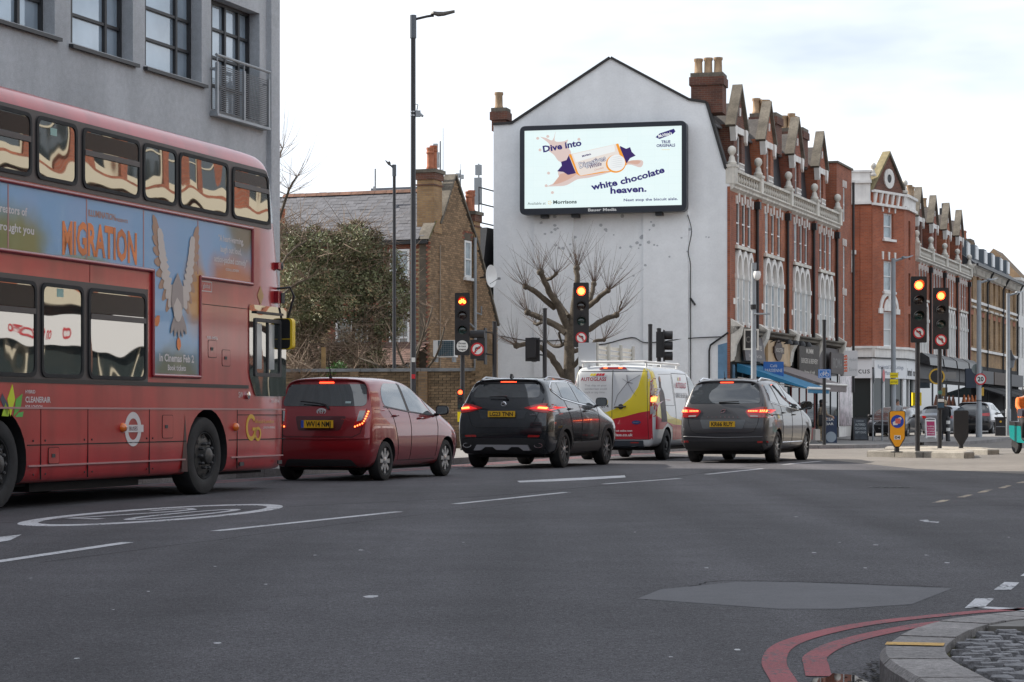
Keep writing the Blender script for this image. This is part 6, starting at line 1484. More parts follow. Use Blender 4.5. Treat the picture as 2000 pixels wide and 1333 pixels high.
# other houses of the terrace
H2,W2,c2=terrace_house(4.06,8.98,'second brick house of the terrace, above the cream shop sign and grey awning',brk=redbrick2)
H3,W3,c3=terrace_house(8.98,13.69,'third brick house of the terrace, above the dark wooden shop sign',brk=redbrick3)
H4,W4,c4=terrace_house(13.69,18.3,'fourth brick house of the terrace, next to the plain brick tower')
for h,w,n in((H2,W2,3),(H3,W3,3)):
 c_=stack(h,w-0.5,0.35,11.4,13.0,1.0,1.05,n,darkbrick,buffpot,0.31);pots3(c_,w-0.3,1.2,13.0,n,buffpot,0.31)
t=thing('brick_tower','plain red brick tower house closing the terrace','house',TP(18.3),TA)
wall_grid(0,3.2,4.05,12.05,[(1.35,1.75,9.6,11.1),(1.35,1.75,6.6,8.5),(1.35,1.75,3.95,6.3)],0.35).build('wall',redbrick,t)
b=MB();b.box(0.01,3.2,0.35,7,-0.3,12.0);b.build('house_body',redbrick,t);b=MB();b.box(-0.06,3.26,-0.07,7,12.05,12.14);b.build('coping',coping,t)
for z0,z1 in((9.6,11.1),(6.6,8.5),(3.95,6.3)):
 sash(t,1.35,1.75,z0,z1,0.03,white,glass_net,0.05);
 for x in(1.25,1.55,1.85):link(VOUSS2,'voussoir',t,loc=(x,0,z1+0.02))
q=MB();q.tube([(3.12,-0.1,2),(3.12,-0.1,11.5)],0.06,8);q.build('downpipe',leadpipe,t)
# corner building across the side street
E0,E1=V((17.99,107.3)),V((20.03,109.8));CD=(E1-E0);CL=CD.length;CA=math.atan2(CD.y,CD.x)
CB=thing('corner_building','red brick corner building with white shopfront and pointed gable','building',(E0 .x,E0 .y,0),CA)
cornerbrick=brick_mat('orange_red_brick',(0.40,0.105,0.045),(0.29,0.075,0.036),(0.28,0.18,0.13),0.2)
def cw(mb,name,m,rot,loc,**k):return link(mb.mesh(name,m,k.get('smooth')),name,CB,None,k.get('kind'),loc=loc,rot=(0,0,rot))
ch_w=[(CL/2-0.5,CL/2+0.5,9.85,11.15),(CL/2-0.5,CL/2+0.5,7.2,8.75),(CL/2-0.5,CL/2+0.5,4.4,6.2)]
wall_grid(0,CL,4.05,12.2,ch_w,0.3).build('wall',cornerbrick,CB)
b=MB();b.prism([(0,12.2),(CL,12.2),(CL/2,14.1)],0,0.4,'y');b.build('corner_gable',darkbrick,CB)
for sg in(0,1):
 e=(0-0.1,12.2)if sg==0 else(CL+0.1,12.2);b=MB();b.prism([e,(CL/2,14.12),(CL/2,14.3),(e[0],e[1]+0.18)],-0.1,0.34,'y');b.build('gable_coping',coping if sg else mat('lichen_coping',(0.21,0.175,0.095),0.9,noise=(4,0.3,4)),CB)
b=MB();ring_prism(b,circ(CL/2,12.9,0.5,20),circ(CL/2,12.9,0.22,20),-0.06,0.0);o=b.build('oculus',stonew,CB);b=MB();b.prism(circ(CL/2,12.9,0.22,16),-0.02,0.0,'y');b.build('oculus_glass',black,o)
for z in(11.45,12.1):b=MB();b.box(-0.1,CL+0.1,-0.18,0.0,z,z+0.12);b.build('cornice',stonew,CB)
for k in range(6):b=MB();b.prism([(0,11.57),(-0.06,11.57),(-0.16,12.1),(0,12.1)],0.1+k*(CL-0.35)/5,0.27+k*(CL-0.35)/5,'x');b.build('bracket',stonew,CB)
for i,w in enumerate(ch_w):
 sash(CB,w[0],w[1],w[2],w[3],0.12,white,glass_net if i<2 else mat('blind_glass',(0.5,0.52,0.52),0.3),0.08);b=MB();b.box(w[0]-0.12,w[1]+0.12,-0.12,0.0,w[2]-0.12,w[2]);b.build('sill',stonew,CB)
 if i<2:
  for x in(w[0]-0.12,(w[0]+w[1])/2,w[1]+0.12):link(VOUSS,'voussoir',CB,loc=(x,0,w[3]+0.05))
def big_arch(parent,cx,z,hw,h,rot=0,loc=(0,0,0)):
 am=MB();o_,i_=pointed(cx,z,hw,h),pointed(cx,z,hw*0.78,h*0.78);n=len(o_)
 am.add([(p[0],-0.07,p[1])for p in o_]+[(p[0],-0.07,p[1])for p in i_]+[(p[0],0.0,p[1])for p in o_]+[(p[0],0,p[1])for p in i_],[(i,i+1,n+i+1,n+i)for i in range(n-1)]+[(i,2*n+i,2*n+i+1,i+1)for i in range(n-1)]+[(n+i,n+i+1,3*n+i+1,3*n+i)for i in range(n-1)])
 am.prism(pointed(cx,z,hw*0.52,h*0.62),-0.04,0.0,'y')
 for sx in(-1,1):am.box(cx+sx*hw*0.9-0.2,cx+sx*hw*0.9+0.2,-0.08,0,z-0.14,z+0.12)
 am.box(cx-0.08,cx+0.08,-0.09,-0.01,z+h*0.55,z+h*0.95)
 o=link(am.mesh('arch',stonew,40),'arch',parent,loc=loc,rot=(0,0,rot));return o
big_arch(CB,CL/2,6.22,0.95,1.0)
FA=math.atan2(-pd[1],-pd[0])-CA;fo=(E0+V(pd)*8-E0);fo=V((fo.x*cos(-CA)-fo.y*sin(-CA),fo.x*sin(-CA)+fo.y*cos(-CA),0))
cw(wall_grid(0,8,4.05,11.5,[],0.3),'wall',cornerbrick,FA,fo)
b=MB();b.box(0,7.9,-0.08,0.3,11.5,13.1);b.box(0,7.95,-0.16,0.3,11.5,11.66);b.box(0,7.95,-0.2,0.3,12.55,12.7);b.box(0,7.95,-0.14,0.3,13.1,13.2);cw(b,'white_parapet',stonew,FA,fo)
b=MB();b.box(6.4,7.0,-0.1,0.0,4.1,11.4);b.box(7.4,7.95,-0.05,0,4.1,11.4);cw(b,'pier',cornerbrick,FA,fo);b=MB();b.box(6.3,7.1,-0.2,0.0,8.1,9.0);b.box(6.2,7.2,-0.26,0,9.0,9.2);cw(b,'capital',stonew,FA,fo)
big_arch(CB,5.15,6.22,0.85,0.9,FA,fo);b=MB();b.box(4.6,5.7,-0.05,0,4.4,6.2);cw(b,'blind_window',darkbrick,FA,fo)
SA=TA-CA;so=V((CL,0,0))
cw(wall_grid(0,3.2,4.05,11.5,[(1.2,1.75,9.0,11.0),(1.2,1.75,6.6,8.3),(1.2,1.75,4.3,6.2)],0.3),'wall',cornerbrick,SA,so)
b=MB();b.box(0,3.2,-0.12,0.3,11.5,11.65);b.box(0,3.2,-0.02,0.3,11.65,12.15);b.box(0,3.2,-0.15,0.3,12.15,12.28);cw(b,'cornice',stonew,SA,so)
b=MB();b.box(1.2,1.75,0.12,0.16,4.3,11);cw(b,'window',glass_win,SA,so)
for x in(0.0,CL):link(BALL,'ball_finial',CB,loc=(x,-0.02,12.9 if x==0 else 12.3));
b=MB();b.box(0.4,CL-0.3,0.45,6,-0.3,12.0);b.build('house_body',darkbrick,CB)
fascia=mat('white_fascia',(0.78,0.78,0.78),0.5)
shopglass=mat('shop_glass',(0.035,0.045,0.045),0.03,spec=0.5,ior=1.45)
def front(x0,x1,rot,loc,mull,door=None):
 b=MB();b.box(x0,x1,-0.12,0.3,2.82,3.80);r=cw(b,'fascia',fascia,rot,loc)
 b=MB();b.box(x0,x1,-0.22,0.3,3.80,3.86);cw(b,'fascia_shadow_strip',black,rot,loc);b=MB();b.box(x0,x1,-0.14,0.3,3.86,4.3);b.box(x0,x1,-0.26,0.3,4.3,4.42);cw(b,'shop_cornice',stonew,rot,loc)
 b=MB();b.box(x0,x1,0.1,0.14,0.35,2.82);cw(b,'shop_window',shopglass,rot,loc)
 b=MB();b.box(x0,x1,0.0,0.3,-0.2,0.35);cw(b,'stall_riser',mat('riser_grey',(0.10,0.10,0.11),0.6),rot,loc)
 for x in mull:b=MB();b.box(x-0.05,x+0.05,0.02,0.12,0.3,2.82);cw(b,'mullion',white,rot,loc)
front(0,8,FA,fo,(0.05,2.0,3.9,5.0,6.6,7.95));front(0,CL,0,(0,0,0),(0.06,1.2,2.1,CL-0.06));front(0,3.2,SA,so,(0.05,1.6,3.15))
for(x0,x1,z0,z1,m)in((5.1,5.85,1.75,2.75,mat('poster_city',(0.30,0.22,0.22),0.5,noise=(4,0.5,4))),(5.9,6.5,1.75,2.75,mat('poster_slate',(0.06,0.065,0.085),0.5)),(5.1,6.5,0.4,1.7,mat('blinds',(0.36,0.30,0.21),0.6,noise=(9,0.2,2))),(4.0,4.7,0.5,2.5,mat('shop_interior',(0.10,0.06,0.03),0.6))):b=MB();b.box(x0,x1,0.06,0.095,z0,z1);cw(b,'window_display',m,FA,fo)
def ctext(body,x,z,h,m,rot,loc,d=-0.125,**k):
 o=text(body,x,z,h,m,CB,'-y',d,**k);o.location=loc;o.rotation_euler=(0,0,rot);return o
ctext('marcus',7.88,3.05,0.30,mat('sign_charcoal',(0.03,0.03,0.035),0.5),FA,fo,align='r',w=1.3,bold=0.0)
ctext('Residential Sales, Lettings',CL/2,3.3,0.2,mat('sign_blue_grey',(0.16,0.19,0.26),0.5),0,(0,0,0),w=2.6,bold=0);ctext('& Management',CL/2,3.0,0.2,MATS['sign_blue_grey'],0,(0,0,0),w=1.7,bold=0)
ctext('barnard',0.85,3.0,0.36,MATS['sign_charcoal'],SA,so,w=1.3,bold=0.04);ctext('marcus',2.4,3.0,0.36,MATS['sign_charcoal'],SA,so,w=1.2)
# further red houses, yellow brick terrace, white house
xr=[37.9,42.5,47.1,51.6,56.2]
lab=['first gabled brick house beyond the corner building','second gabled brick house beyond the corner building','third gabled brick house beyond the corner building, pale gable coping','last gabled brick house before the yellow brick terrace']
for i in range(4):
 h,w,cxx=terrace_house(xr[i],xr[i+1],lab[i],i==0,True,'gabled brick houses beyond the corner',guard=False,brk=(redbrick,redbrick3,redbrick2,redbrick)[i])
 if i<3:stack(h,w-0.4,0.6,11.4,12.9-0.2*i,0.8,1.0,(3,1,0)[i],darkbrick,buffpot)
 b=MB();b.box(0,w,-0.1,0.3,-0.3,4.05);b.build('shopfront',blackm,h);b=MB();b.box(0.1,w-0.1,-0.16,-0.1,2.9,3.7);b.build('fascia',mat('dark_fascia',(0.03,0.03,0.033),0.5),h);b=MB();b.box(0.3,w-0.3,-0.12,-0.1,0.4,2.7);b.build('shop_window',shopglass,h)
 b=MB();b.prism([(-0.1,3.75),(-0.75,3.6),(-0.7,4.0),(-0.3,4.25),(-0.1,4.25)],0.2,w-0.2,'x');b.build('blind_box',mat('tarred_black',(0.02,0.02,0.022),0.35,noise=(5,0.5,4)),h)
for i in range(3):
 x0=56.2+i*7.25;W=7.25
 t=thing('yellow_brick_house',['first yellow brick terrace house with white string courses','middle yellow brick terrace house with white string courses','last yellow brick terrace house beside the white house'][i],'house',TP(x0),TA,'yellow brick houses far along the street')
 wn_=[1.3,3.6,5.9];hl=[(x-0.45,x+0.45,z0,z1)for x in wn_ for z0,z1 in((5.2,7.1),(8.1,9.5))]
 wall_grid(0,W,4.0,9.7,hl,0.3).build('wall',yellowbrick,t)
 b=MB();b.box(0,W,0.3,7,-0.3,9.6);b.build('house_body',yellowbrick,t)
 for h in hl:
  sash(t,h[0],h[1],h[2],h[3],0.14,white,glass_win,0.07);b=MB();b.prism([(h[0]-0.05,h[3]),(h[1]+0.05,h[3]),(h[1]+0.15,h[3]+0.3),(h[0]-0.15,h[3]+0.3)],-0.02,0.0,'y');b.build('lintel',terra,t)
 for x in wn_:b=MB();b.box(x-0.75,x+0.75,-0.18,0.0,7.5,7.62);b.build('window_hood',stone,t)
 for z in(4.9,7.85):b=MB();b.box(0,W,-0.12,0.0,z,z+0.16);b.build('string_course',stonew,t)
 b=MB();b.prism([(0,9.5),(-0.35,9.95),(-0.45,9.95),(-0.45,10.1),(0.3,10.1),(0.3,9.5)],0,W,'x');b.build('eaves_cornice',stone,t);b=MB();b.box(0,W,-0.58,-0.45,10.0,10.14);b.build('gutter',black,t)
 for k in range(12):b=MB();b.box(0.2+k*0.6,0.34+k*0.6,-0.3,0.0,9.55,9.9);b.build('eaves_bracket',stone,t)
 b=MB();b.prism([(-0.45,10.1),(2.6,12.2),(6,10.1)],0,W,'x');b.build('roof',slate_d,t)
 for x in(1.6,5.0):b=MB();b.prism([(0.3,10.5),(0.3,11.6),(1.9,11.7),(1.9,10.5)],x-0.6,x+0.6,'x');d=b.build('dormer',mat('dormer_lead',(0.10,0.12,0.14),0.5),t);b=MB();b.box(x-0.5,x+0.5,0.22,0.3,10.7,11.5);b.build('dormer_window',white,d)
 q=MB();q.tube([(W-0.2,-0.5,10.0),(W-0.2,-0.12,9.3),(W-0.2,-0.1,1)],0.07,8);q.build('downpipe',leadpipe,t)
 b=MB();b.box(0,W,-0.1,0.3,-0.3,4.0);b.build('shopfront',blackm,t);b=MB();b.box(0.2,W-0.2,-0.5,-0.1,2.9,3.7);b.build('fascia',[MATS['dark_fascia'],mat('fascia_brown',(0.07,0.045,0.03),0.6),MATS['dark_fascia']][i],t);b=MB();b.prism([(-0.1,2.8),(-2.0,2.2),(-2.0,2.1),(-0.1,2.7)],0.3,W-0.3,'x');b.build('awning',blackm,t)
 if i<2:stack(t,W-1.2,1.9,10.8,(13.3,12.7)[i],1.6,1.0,(1,2)[i],MATS['brown_brick'],terra)
t=thing('white_house','white stucco house at the far end of the street','house',TP(78.2),TA)
hl=[(x,x+0.9,z0,z1)for x in(0.8,2.6,4.6)for z0,z1 in((5.0,7.2),(8.0,9.8))]
wall_grid(0,12,-0.3,10.4,hl,0.3).build('wall',stonew,t)
for h in hl:sash(t,h[0],h[1],h[2],h[3],0.14,white,glass_win,0.07)
b=MB();b.box(0,12,-0.3,0.3,10.4,10.6);b.build('cornice',stonew,t);b=MB();b.prism([(0.2,10.6),(5,10.6),(2.6,13.2)],7,12,'x');b.build('gabled_roof',brownbrick,t);b=MB();b.box(0.3,12,0.31,8,-0.3,10.5);b.build('house_body',stonew,t)
q=MB();q.tube([(0,0,0),(0,0,3.0)],0.12,8)
tag(q.build('flue_pipe',leadpipe,loc=TP(62.2,-2.5,11.4)),'black flue pipe on the far roof, taller of the pair','flue pipe')
q=MB();q.tube([(0,0,0),(0,0,2.6)],0.09,8);tag(q.build('flue_pipe',leadpipe,loc=TP(61.2,-2.5,11.4)),'black flue pipe on the far roof, thinner of the pair','flue pipe')
# shopfronts, signs and awnings of the near terrace
def shopfront(h,W,m_f,m_riser,fz0=2.9,fz1=3.85,door=True):
 b=MB();b.box(0.02,W-0.02,-0.04,0.3,-0.3,4.0);b.build('shop_wall',blackm,h)
 b=MB();b.box(0.15,W-0.15,-0.16,-0.04,fz0,fz1);b.build('fascia',m_f,h)
 b=MB();b.prism([(-0.04,3.88),(-0.32,3.96),(-0.32,4.04),(-0.42,4.10),(-0.42,4.16),(0.0,4.2)],0.0,W,'x');b.build('shop_cornice',coping,h)
 for x in(0.0,W-0.26):b=MB();b.prism([(-0.04,2.9),(-0.14,2.95),(-0.22,3.5),(-0.40,3.85),(-0.46,4.18),(-0.04,4.45)],x,x+0.26,'x');b.build('console_bracket',stone,h)
 b=MB();b.box(0.25,W-0.25,-0.09,-0.05,0.5,2.75);b.build('shop_window',shopglass,h)
 for x in(0.22,W*0.35,W*0.62,W-0.28):b=MB();b.box(x,x+0.07,-0.12,-0.05,0.4,2.8);b.build('mullion',m_riser,h)
 b=MB();b.box(0.2,W-0.2,-0.14,-0.04,-0.2,0.45);b.build('stall_riser',m_riser,h)
taupe=mat('taupe_board',(0.115,0.10,0.10),0.6);cream=mat('cream_fascia',(0.52,0.37,0.22),0.6,noise=(3,0.1,3));wood=mat('dark_wood_sign',(0.06,0.05,0.042),0.7,noise=(9,0.3,3))
teal=mat('teal_frame',(0.02,0.09,0.11),0.5)
shopfront(H1,W1,coping,MATS['faded_blue_paint']);shopfront(H2,W2,cream,teal);shopfront(H3,W3,blackm,mat('red_frame',(0.25,0.05,0.04),0.5));shopfront(H4,W4,taupe,black)
b=MB();b.box(0,3.2,-0.05,0.3,-0.3,4.0);b.build('shopfront',stonew,t:=[o for o in sc.objects if o.name=='brick_tower'][0]);b=MB();b.box(0.3,2.9,-0.08,-0.05,0.5,2.7);b.build('shop_window',mat('bright_shop_window',(0.30,0.24,0.26),0.2,noise=(3,0.7,3)),t)
def sign(name,label,s,off,z,w,h,m,deg=0.0,tilt=0.0,depth=0.08):
 t=thing(name,label,'sign',TP(s,off,z),TA+R(deg));t.rotation_euler.x=tilt
 b=MB();b.box(0,w,-depth,0,0,h);b.build('board',m,t);return t,-depth-0.004
offw=mat('sign_ivory',(0.55,0.50,0.44),0.5)
s_,d=sign('shop_sign','dark grey fascia sign with pale script lettering over the blue awning',0.9,0.30,2.95,3.0,0.92,taupe,0,R(-8));text('Parisienne',1.5,0.42,0.30,offw,s_,'-y',d,w=2.2,bold=0.0,shear=0.2);text('Boulangerie Cafe',1.5,0.14,0.12,offw,s_,'-y',d,w=1.9,bold=0)
s_,d=sign('shop_sign','small black square café sign in a pale frame',0.55,0.40,3.38,0.46,0.66,black,-60);text('CAF',0.23,0.22,0.22,mat('sign_dim',(0.16,0.15,0.14),0.5),s_,'-y',d,w=0.38);q=MB();ring_prism(q,[(-0.05,-0.05),(0.51,-0.05),(0.51,0.71),(-0.05,0.71)],[(0.01,0.01),(0.45,0.01),(0.45,0.65),(0.01,0.65)],-0.12,0.02);q.build('frame',stone,s_)
s_,d=sign('hanging_sign','bright blue projecting café sign below the cream fascia',2.1,0.72,2.36,0.74,0.58,mat('sign_blue',(0.02,0.13,0.42),0.5),-69);text('Café',0.37,0.38,0.10,signwhite,s_,'-y',d,w=0.26,bold=0);text('PARISIENNE',0.37,0.2,0.12,signwhite,s_,'-y',d,w=0.64,bold=0.0);q=MB();q.tube([(-0.6,-0.04,0.5),(0.0,-0.04,0.5)],0.02,6);q.build('bracket',black,s_)
s_,d=sign('shop_sign','oval brown pub sign on the cream fascia',4.7,0.18,2.95,3.3,0.85,cream);b=MB();b.prism([(1.5+0.62*cos(i*pi/14),0.52+0.40*sin(i*pi/14))for i in range(28)],d-0.06,d,'y');b.box(0.72,2.28,d-0.08,d-0.01,0.40,0.66);b.build('oval',mat('sign_brown',(0.05,0.025,0.018),0.5),s_);text('HOLSTEN',1.5,0.46,0.15,offw,s_,'-y',d-0.085,w=1.2);text('ALE HOUSE',1.5,0.04,0.12,mat('sign_tan',(0.36,0.24,0.13),0.5),s_,'-y',d,w=1.3)
s_,d=sign('shop_sign','weathered dark wooden sign with white lettering above the grey awning',9.35,0.32,2.1,3.7,1.75,wood)
for z,h,tx,w in((1.38,0.20,'MUMMI',1.3),(0.98,0.20,'BURGERS & BREWERY',3.0),(0.55,0.15,'Home of craft',1.9),(0.18,0.15,'020 7223 0000',2.0)):text(tx,1.85,z,h,offw,s_,'-y',d,w=w,bold=0.01)
s_,d=sign('shop_sign','dark panel sign beside the plain brick tower',15.2,0.35,2.75,2.6,0.9,mat('sign_umber',(0.075,0.06,0.055),0.6));text('ROMA',1.3,0.25,0.42,MATS['sign_dim'],s_,'-y',d,w=1.8)
s_,d=sign('box_sign','white projecting box sign with orange and grey letters',19.0,0.05,2.7,0.66,1.12,mat('sign_box_white',(0.62,0.60,0.60),0.4),-58,0,0.3);text('BBB',0.17,0.56,0.18,mat('sign_orange',(0.75,0.13,0.04),0.5),s_,'-y',d,w=0.75,rot=R(90),bold=0.02)
text('Hydon',0.25,0.66,0.15,mat('sign_grey',(0.38,0.38,0.38),0.5),s_,'-y',d,align='l',w=0.36,bold=0);text('Save',0.25,0.22,0.15,MATS['sign_grey'],s_,'-y',d,align='l',w=0.36,bold=0)
def awning(name,label,s0,s1,z1,outw,z0,m,val=0.18):
 t=thing(name,label,'awning',TP(s0,0.12,0),TA);w=s1-s0
 b=MB();b.prism([(0,z1),(-outw,z0),(-outw,z0-0.03),(0,z1-0.04)],0,w,'x');b.build('cloth',m,t)
 n=int(w/0.3)
 for k in range(n):
  v=MB();x=k*w/n;v.prism(rpoly([(x+0.01,z0-val),(x+w/n-0.01,z0-val),(x+w/n,z0-0.02),(x,z0-0.02)],[0.08,0.08,0,0]),-outw-0.015,-outw-0.003,'y');v.build('valance',m,t)
 q=MB();q.tube([(-0.03,-outw-0.02,z0),(w+0.03,-outw-0.02,z0)],0.045,8);q.build('front_bar',stonew,t)
 for x in(0.1,w-0.1):q=MB();q.tube([(x,0,z1-0.5),(x,-outw,z0-0.03)],0.02,6);q.build('arm',stonew,t)
 for x in(0,w):q=MB();q.prism([(0,z1-0.04),(-outw,z0-0.03),(0,z1-0.30)],x-0.005,x+0.005,'x');q.build('side_cheek',m,t)
awning('awning','bright blue sloping shop awning behind the people carrier',0.6,4.1,2.85,2.6,1.95,mat('awning_blue',(0.018,0.16,0.30),0.75,noise=(3,0.1,3)))
awning('awning','taupe shop awning with scalloped valance beside the blue awning',4.6,8.7,2.9,2.3,2.15,mat('awning_taupe',(0.21,0.18,0.175),0.75,noise=(3,0.1,3)),0.28)
for i in range(4):
 t_=thing('floodlight',('first','second','third','fourth')[i]+' swan-neck floodlight from the oval pub sign along the cream fascia','lamp',TP(4.9+i*1.1,0.3,3.75),TA,'swan neck floodlights on the terrace shops');q=MB();q.tube(smooth_line([(0,0,0),(0,-0.35,0.12),(0,-0.7,0.05)],4),0.02,6);q.build('arm',black,t_);q=MB();q.lathe([(0.06,0.1),(0.13,0.0),(0.15,-0.08),(0.0,-0.06)],12,Matrix.Translation((0,-0.72,0)));q.build('shade',black,t_)
# billboard on the white gable
fa=math.atan2(-0.2487,0.9686)
def FP(s,z,off=0.0):return(T0[0]+pd[0]*s-0.2487*off,T0[1]+pd[1]*s-0.9686*off,z)
BBt=thing('billboard','large lit digital billboard on the white gable wall','billboard',FP(7.63,8.3,0.16),fa);BW,BH=6.16,3.24
q=MB();ring_prism(q,rrect(0,BW,0,BH,0.22,6),[(min(max(p[0],0.17),BW-0.17),min(max(p[1],0.22),BH-0.17))for p in rrect(0.0,BW,0.0,BH,0.22,6)],-0.42,0.0);q.build('frame',mat('billboard_frame',(0.018,0.022,0.032),0.4),BBt,smooth=30)
q=MB();q.box(0.14,BW-0.14,-0.36,-0.05,0.19,BH-0.14);q.build('cabinet',black,BBt)
def em(name,col,s=0.6):
 m=mat(name,tuple(c*0.1 for c in col),0.6,emit=col,estr=s);return m
scr=em('screen_white',(0.80,0.93,0.93),0.68)
n=scr.node_tree.nodes;l=scr.node_tree.links.new;tcx=n.new('ShaderNodeTexCoord');bt=n.new('ShaderNodeTexBrick');mpx=n.new('ShaderNodeMapping');mpx.inputs['Rotation'].default_value=(R(90),0,0);l(tcx.outputs['Object'],mpx.inputs[0]);l(mpx.outputs[0],bt.inputs['Vector'])
bt.offset=0;bt.inputs['Scale'].default_value=1;bt.inputs['Brick Width'].default_value=0.5;bt.inputs['Row Height'].default_value=0.25;bt.inputs['Mortar Size'].default_value=0.004;bt.inputs['Color1'].default_value=(0.80,0.93,0.93,1);bt.inputs['Color2'].default_value=(0.78,0.92,0.925,1);bt.inputs['Mortar'].default_value=(0.74,0.87,0.87,1);l(bt.outputs['Color'],n['Principled BSDF'].inputs['Emission Color'])
SC=MB();SC.add([(0.17,-0.37,0.22),(BW-0.17,-0.37,0.22),(BW-0.17,-0.37,BH-0.17),(0.17,-0.37,BH-0.17)],[(0,1,2,3)]);SCR=SC.build('screen',scr,BBt)
navy=em('screen_navy',(0.02,0.010,0.16));grn=em('screen_dark_green',(0.02,0.05,0.05));orn=em('screen_orange',(0.95,0.36,0.03));blush=em('screen_blush',(0.78,0.62,0.58));blush2=em('screen_tan',(0.72,0.45,0.36));pcream=em('screen_cream',(0.88,0.80,0.74));pwhite=em('screen_bright',(0.92,0.95,0.95));purple=em('screen_purple',(0.035,0.012,0.13))
def bu(u,v):
 return 0.17+u*(BW-0.34),0.22+(1-v)*(BH-0.39)
def shape(name,pts,m,k,sm=True):
 p=[bu(*q)for q in pts]
 if sm:p=[tuple(v_)for v_ in smooth_line(p+[p[0]],4)[:-1]]
 b=MB();vo,_,fo_,*_r=delaunay_2d_cdt([V(x)for x in p],[(i,(i+1)%len(p))for i in range(len(p))],[],1,1e-6);b.add([(x.x,-0.372-k*0.002,x.y)for x in vo],fo_);return b.build(name,m,SCR)
shape('print_splash',[(0.10,0.08),(0.14,0.10),(0.18,0.13),(0.20,0.02),(0.195,0.14),(0.25,0.15),(0.28,0.13),(0.27,0.20),(0.30,0.30),(0.27,0.42),(0.22,0.40),(0.19,0.32),(0.15,0.25),(0.16,0.18)],blush,1)
shape('print_splash',[(0.14,0.72),(0.19,0.68),(0.22,0.62),(0.22,0.52),(0.30,0.50),(0.45,0.56),(0.58,0.50),(0.70,0.42),(0.755,0.43),(0.74,0.51),(0.66,0.47),(0.55,0.56),(0.42,0.62),(0.34,0.64),(0.27,0.71),(0.20,0.72)],blush,1)
shape('print_splash',[(0.18,0.70),(0.22,0.60),(0.24,0.56),(0.34,0.55),(0.30,0.62),(0.23,0.68)],blush2,2)
shape('print_splash',[(0.60,0.48),(0.68,0.42),(0.74,0.43),(0.72,0.47),(0.66,0.455)],blush2,2)
for c_ in((0.15,0.08),(0.35,0.13),(0.155,0.55),(0.14,0.71),(0.18,0.80),(0.085,0.10),(0.10,0.25)):shape('print_drop',[(c_[0]+0.010*cos(i),c_[1]+0.018*sin(i))for i in range(6)],blush,2)
shape('print_packet_end',[(0.21,0.53),(0.24,0.46),(0.235,0.41),(0.27,0.39),(0.285,0.33),(0.33,0.56),(0.28,0.58),(0.25,0.54)],purple,3,False);shape('print_packet_end',[(0.61,0.23),(0.65,0.27),(0.675,0.25),(0.685,0.31),(0.71,0.36),(0.675,0.39),(0.64,0.49),(0.63,0.50)],purple,3,False)
shape('print_packet',[(0.285,0.32),(0.60,0.20),(0.655,0.47),(0.60,0.55),(0.52,0.56),(0.36,0.60),(0.335,0.57)],orn,4,False);shape('print_packet',[(0.30,0.315),(0.585,0.205),(0.63,0.47),(0.58,0.545),(0.50,0.55),(0.36,0.595),(0.345,0.56)],pcream,5,False);shape('print_packet',[(0.31,0.32),(0.575,0.215),(0.58,0.30),(0.45,0.36),(0.33,0.42)],pwhite,6,False)
shape('print_biscuit',[(0.585+0.063*cos(i*pi/8),0.455+0.115*sin(i*pi/8))for i in range(16)],orn,6);shape('print_biscuit',[(0.588+0.056*cos(i*pi/8),0.445+0.105*sin(i*pi/8))for i in range(16)],pwhite,7)
for k in range(6):shape('print_ripple',[(0.545,0.385+k*0.025),(0.60,0.365+k*0.025),(0.635,0.375+k*0.025),(0.60,0.373+k*0.025)],em('screen_ripple',(0.72,0.74,0.76)),8)
def bt_(body,u,v,h,m,w=None,k=9,**kw):x,z=bu(u,v);return text(body,x,z,h,m,SCR,'-y',-0.372-k*0.002,w=w,**kw)
bt_('Dive into',0.245,0.245,0.225,navy,1.45,bold=0.035,rot=R(8),arc=-0.0)
bt_('white chocolate',0.665,0.70,0.225,navy,2.75,bold=0.035,rot=R(12),arc=0.06);bt_('heaven.',0.665,0.825,0.225,navy,1.33,bold=0.035,rot=R(2))
bt_('Next stop the biscuit aisle.',0.975,0.935,0.095,navy,1.98,align='r',bold=0.02,rot=0.0);bt_('Available at',0.02,0.95,0.095,grn,0.68,align='l',bold=0.0);bt_('Morrisons',0.185,0.945,0.125,grn,0.88,align='l',bold=0.03)
for i in range(5):bt_('•',0.163+0.009*cos(i*1.257),0.94-0.02*sin(i*1.257),0.07,em('screen_gold',(0.95,0.62,0.10)),0.045)
shape('print_badge',[(0.835,0.135),(0.86,0.09),(0.95,0.035),(0.96,0.07),(0.945,0.10),(0.86,0.16)],navy,3,False);bt_("McVitie's",0.897,0.125,0.11,pwhite,0.5,5,bold=0.03,rot=R(12));bt_('TRUE',0.90,0.215,0.10,navy,0.33,bold=0.03);bt_('ORIGINALS',0.90,0.26,0.10,navy,0.68,bold=0.03);bt_('~~~',0.90,0.305,0.06,MATS['screen_gold'],0.3)
bt_('Digestives',0.44,0.455,0.20,purple,1.02,11,bold=0.05,rot=R(15));bt_('Digestives',0.44,0.455,0.20,pwhite,1.0,13,bold=0.0,rot=R(15));bt_("McVitie's",0.40,0.345,0.06,purple,0.34,12,rot=R(13),bold=0.05);bt_('White',0.455,0.49,0.14,purple,0.48,11,rot=R(14),shear=0.25);bt_('Chocolate',0.478,0.525,0.07,blush2,0.36,11,rot=R(14),shear=0.2)
for i in range(17):bt_('.',0.625+i*0.0215,0.875,0.10,em('screen_dot',(0.62,0.7,0.78)),None)
text('Bauer Media',BW/2,0.07,0.10,signwhite,BBt,'-y',-0.424,w=1.05,bold=0.03)
for x in(0.75,1.9,5.0):q=MB();q.box(x,x+0.25,-0.3,0.14,-0.12,0.0);q.build('bracket',black,BBt)
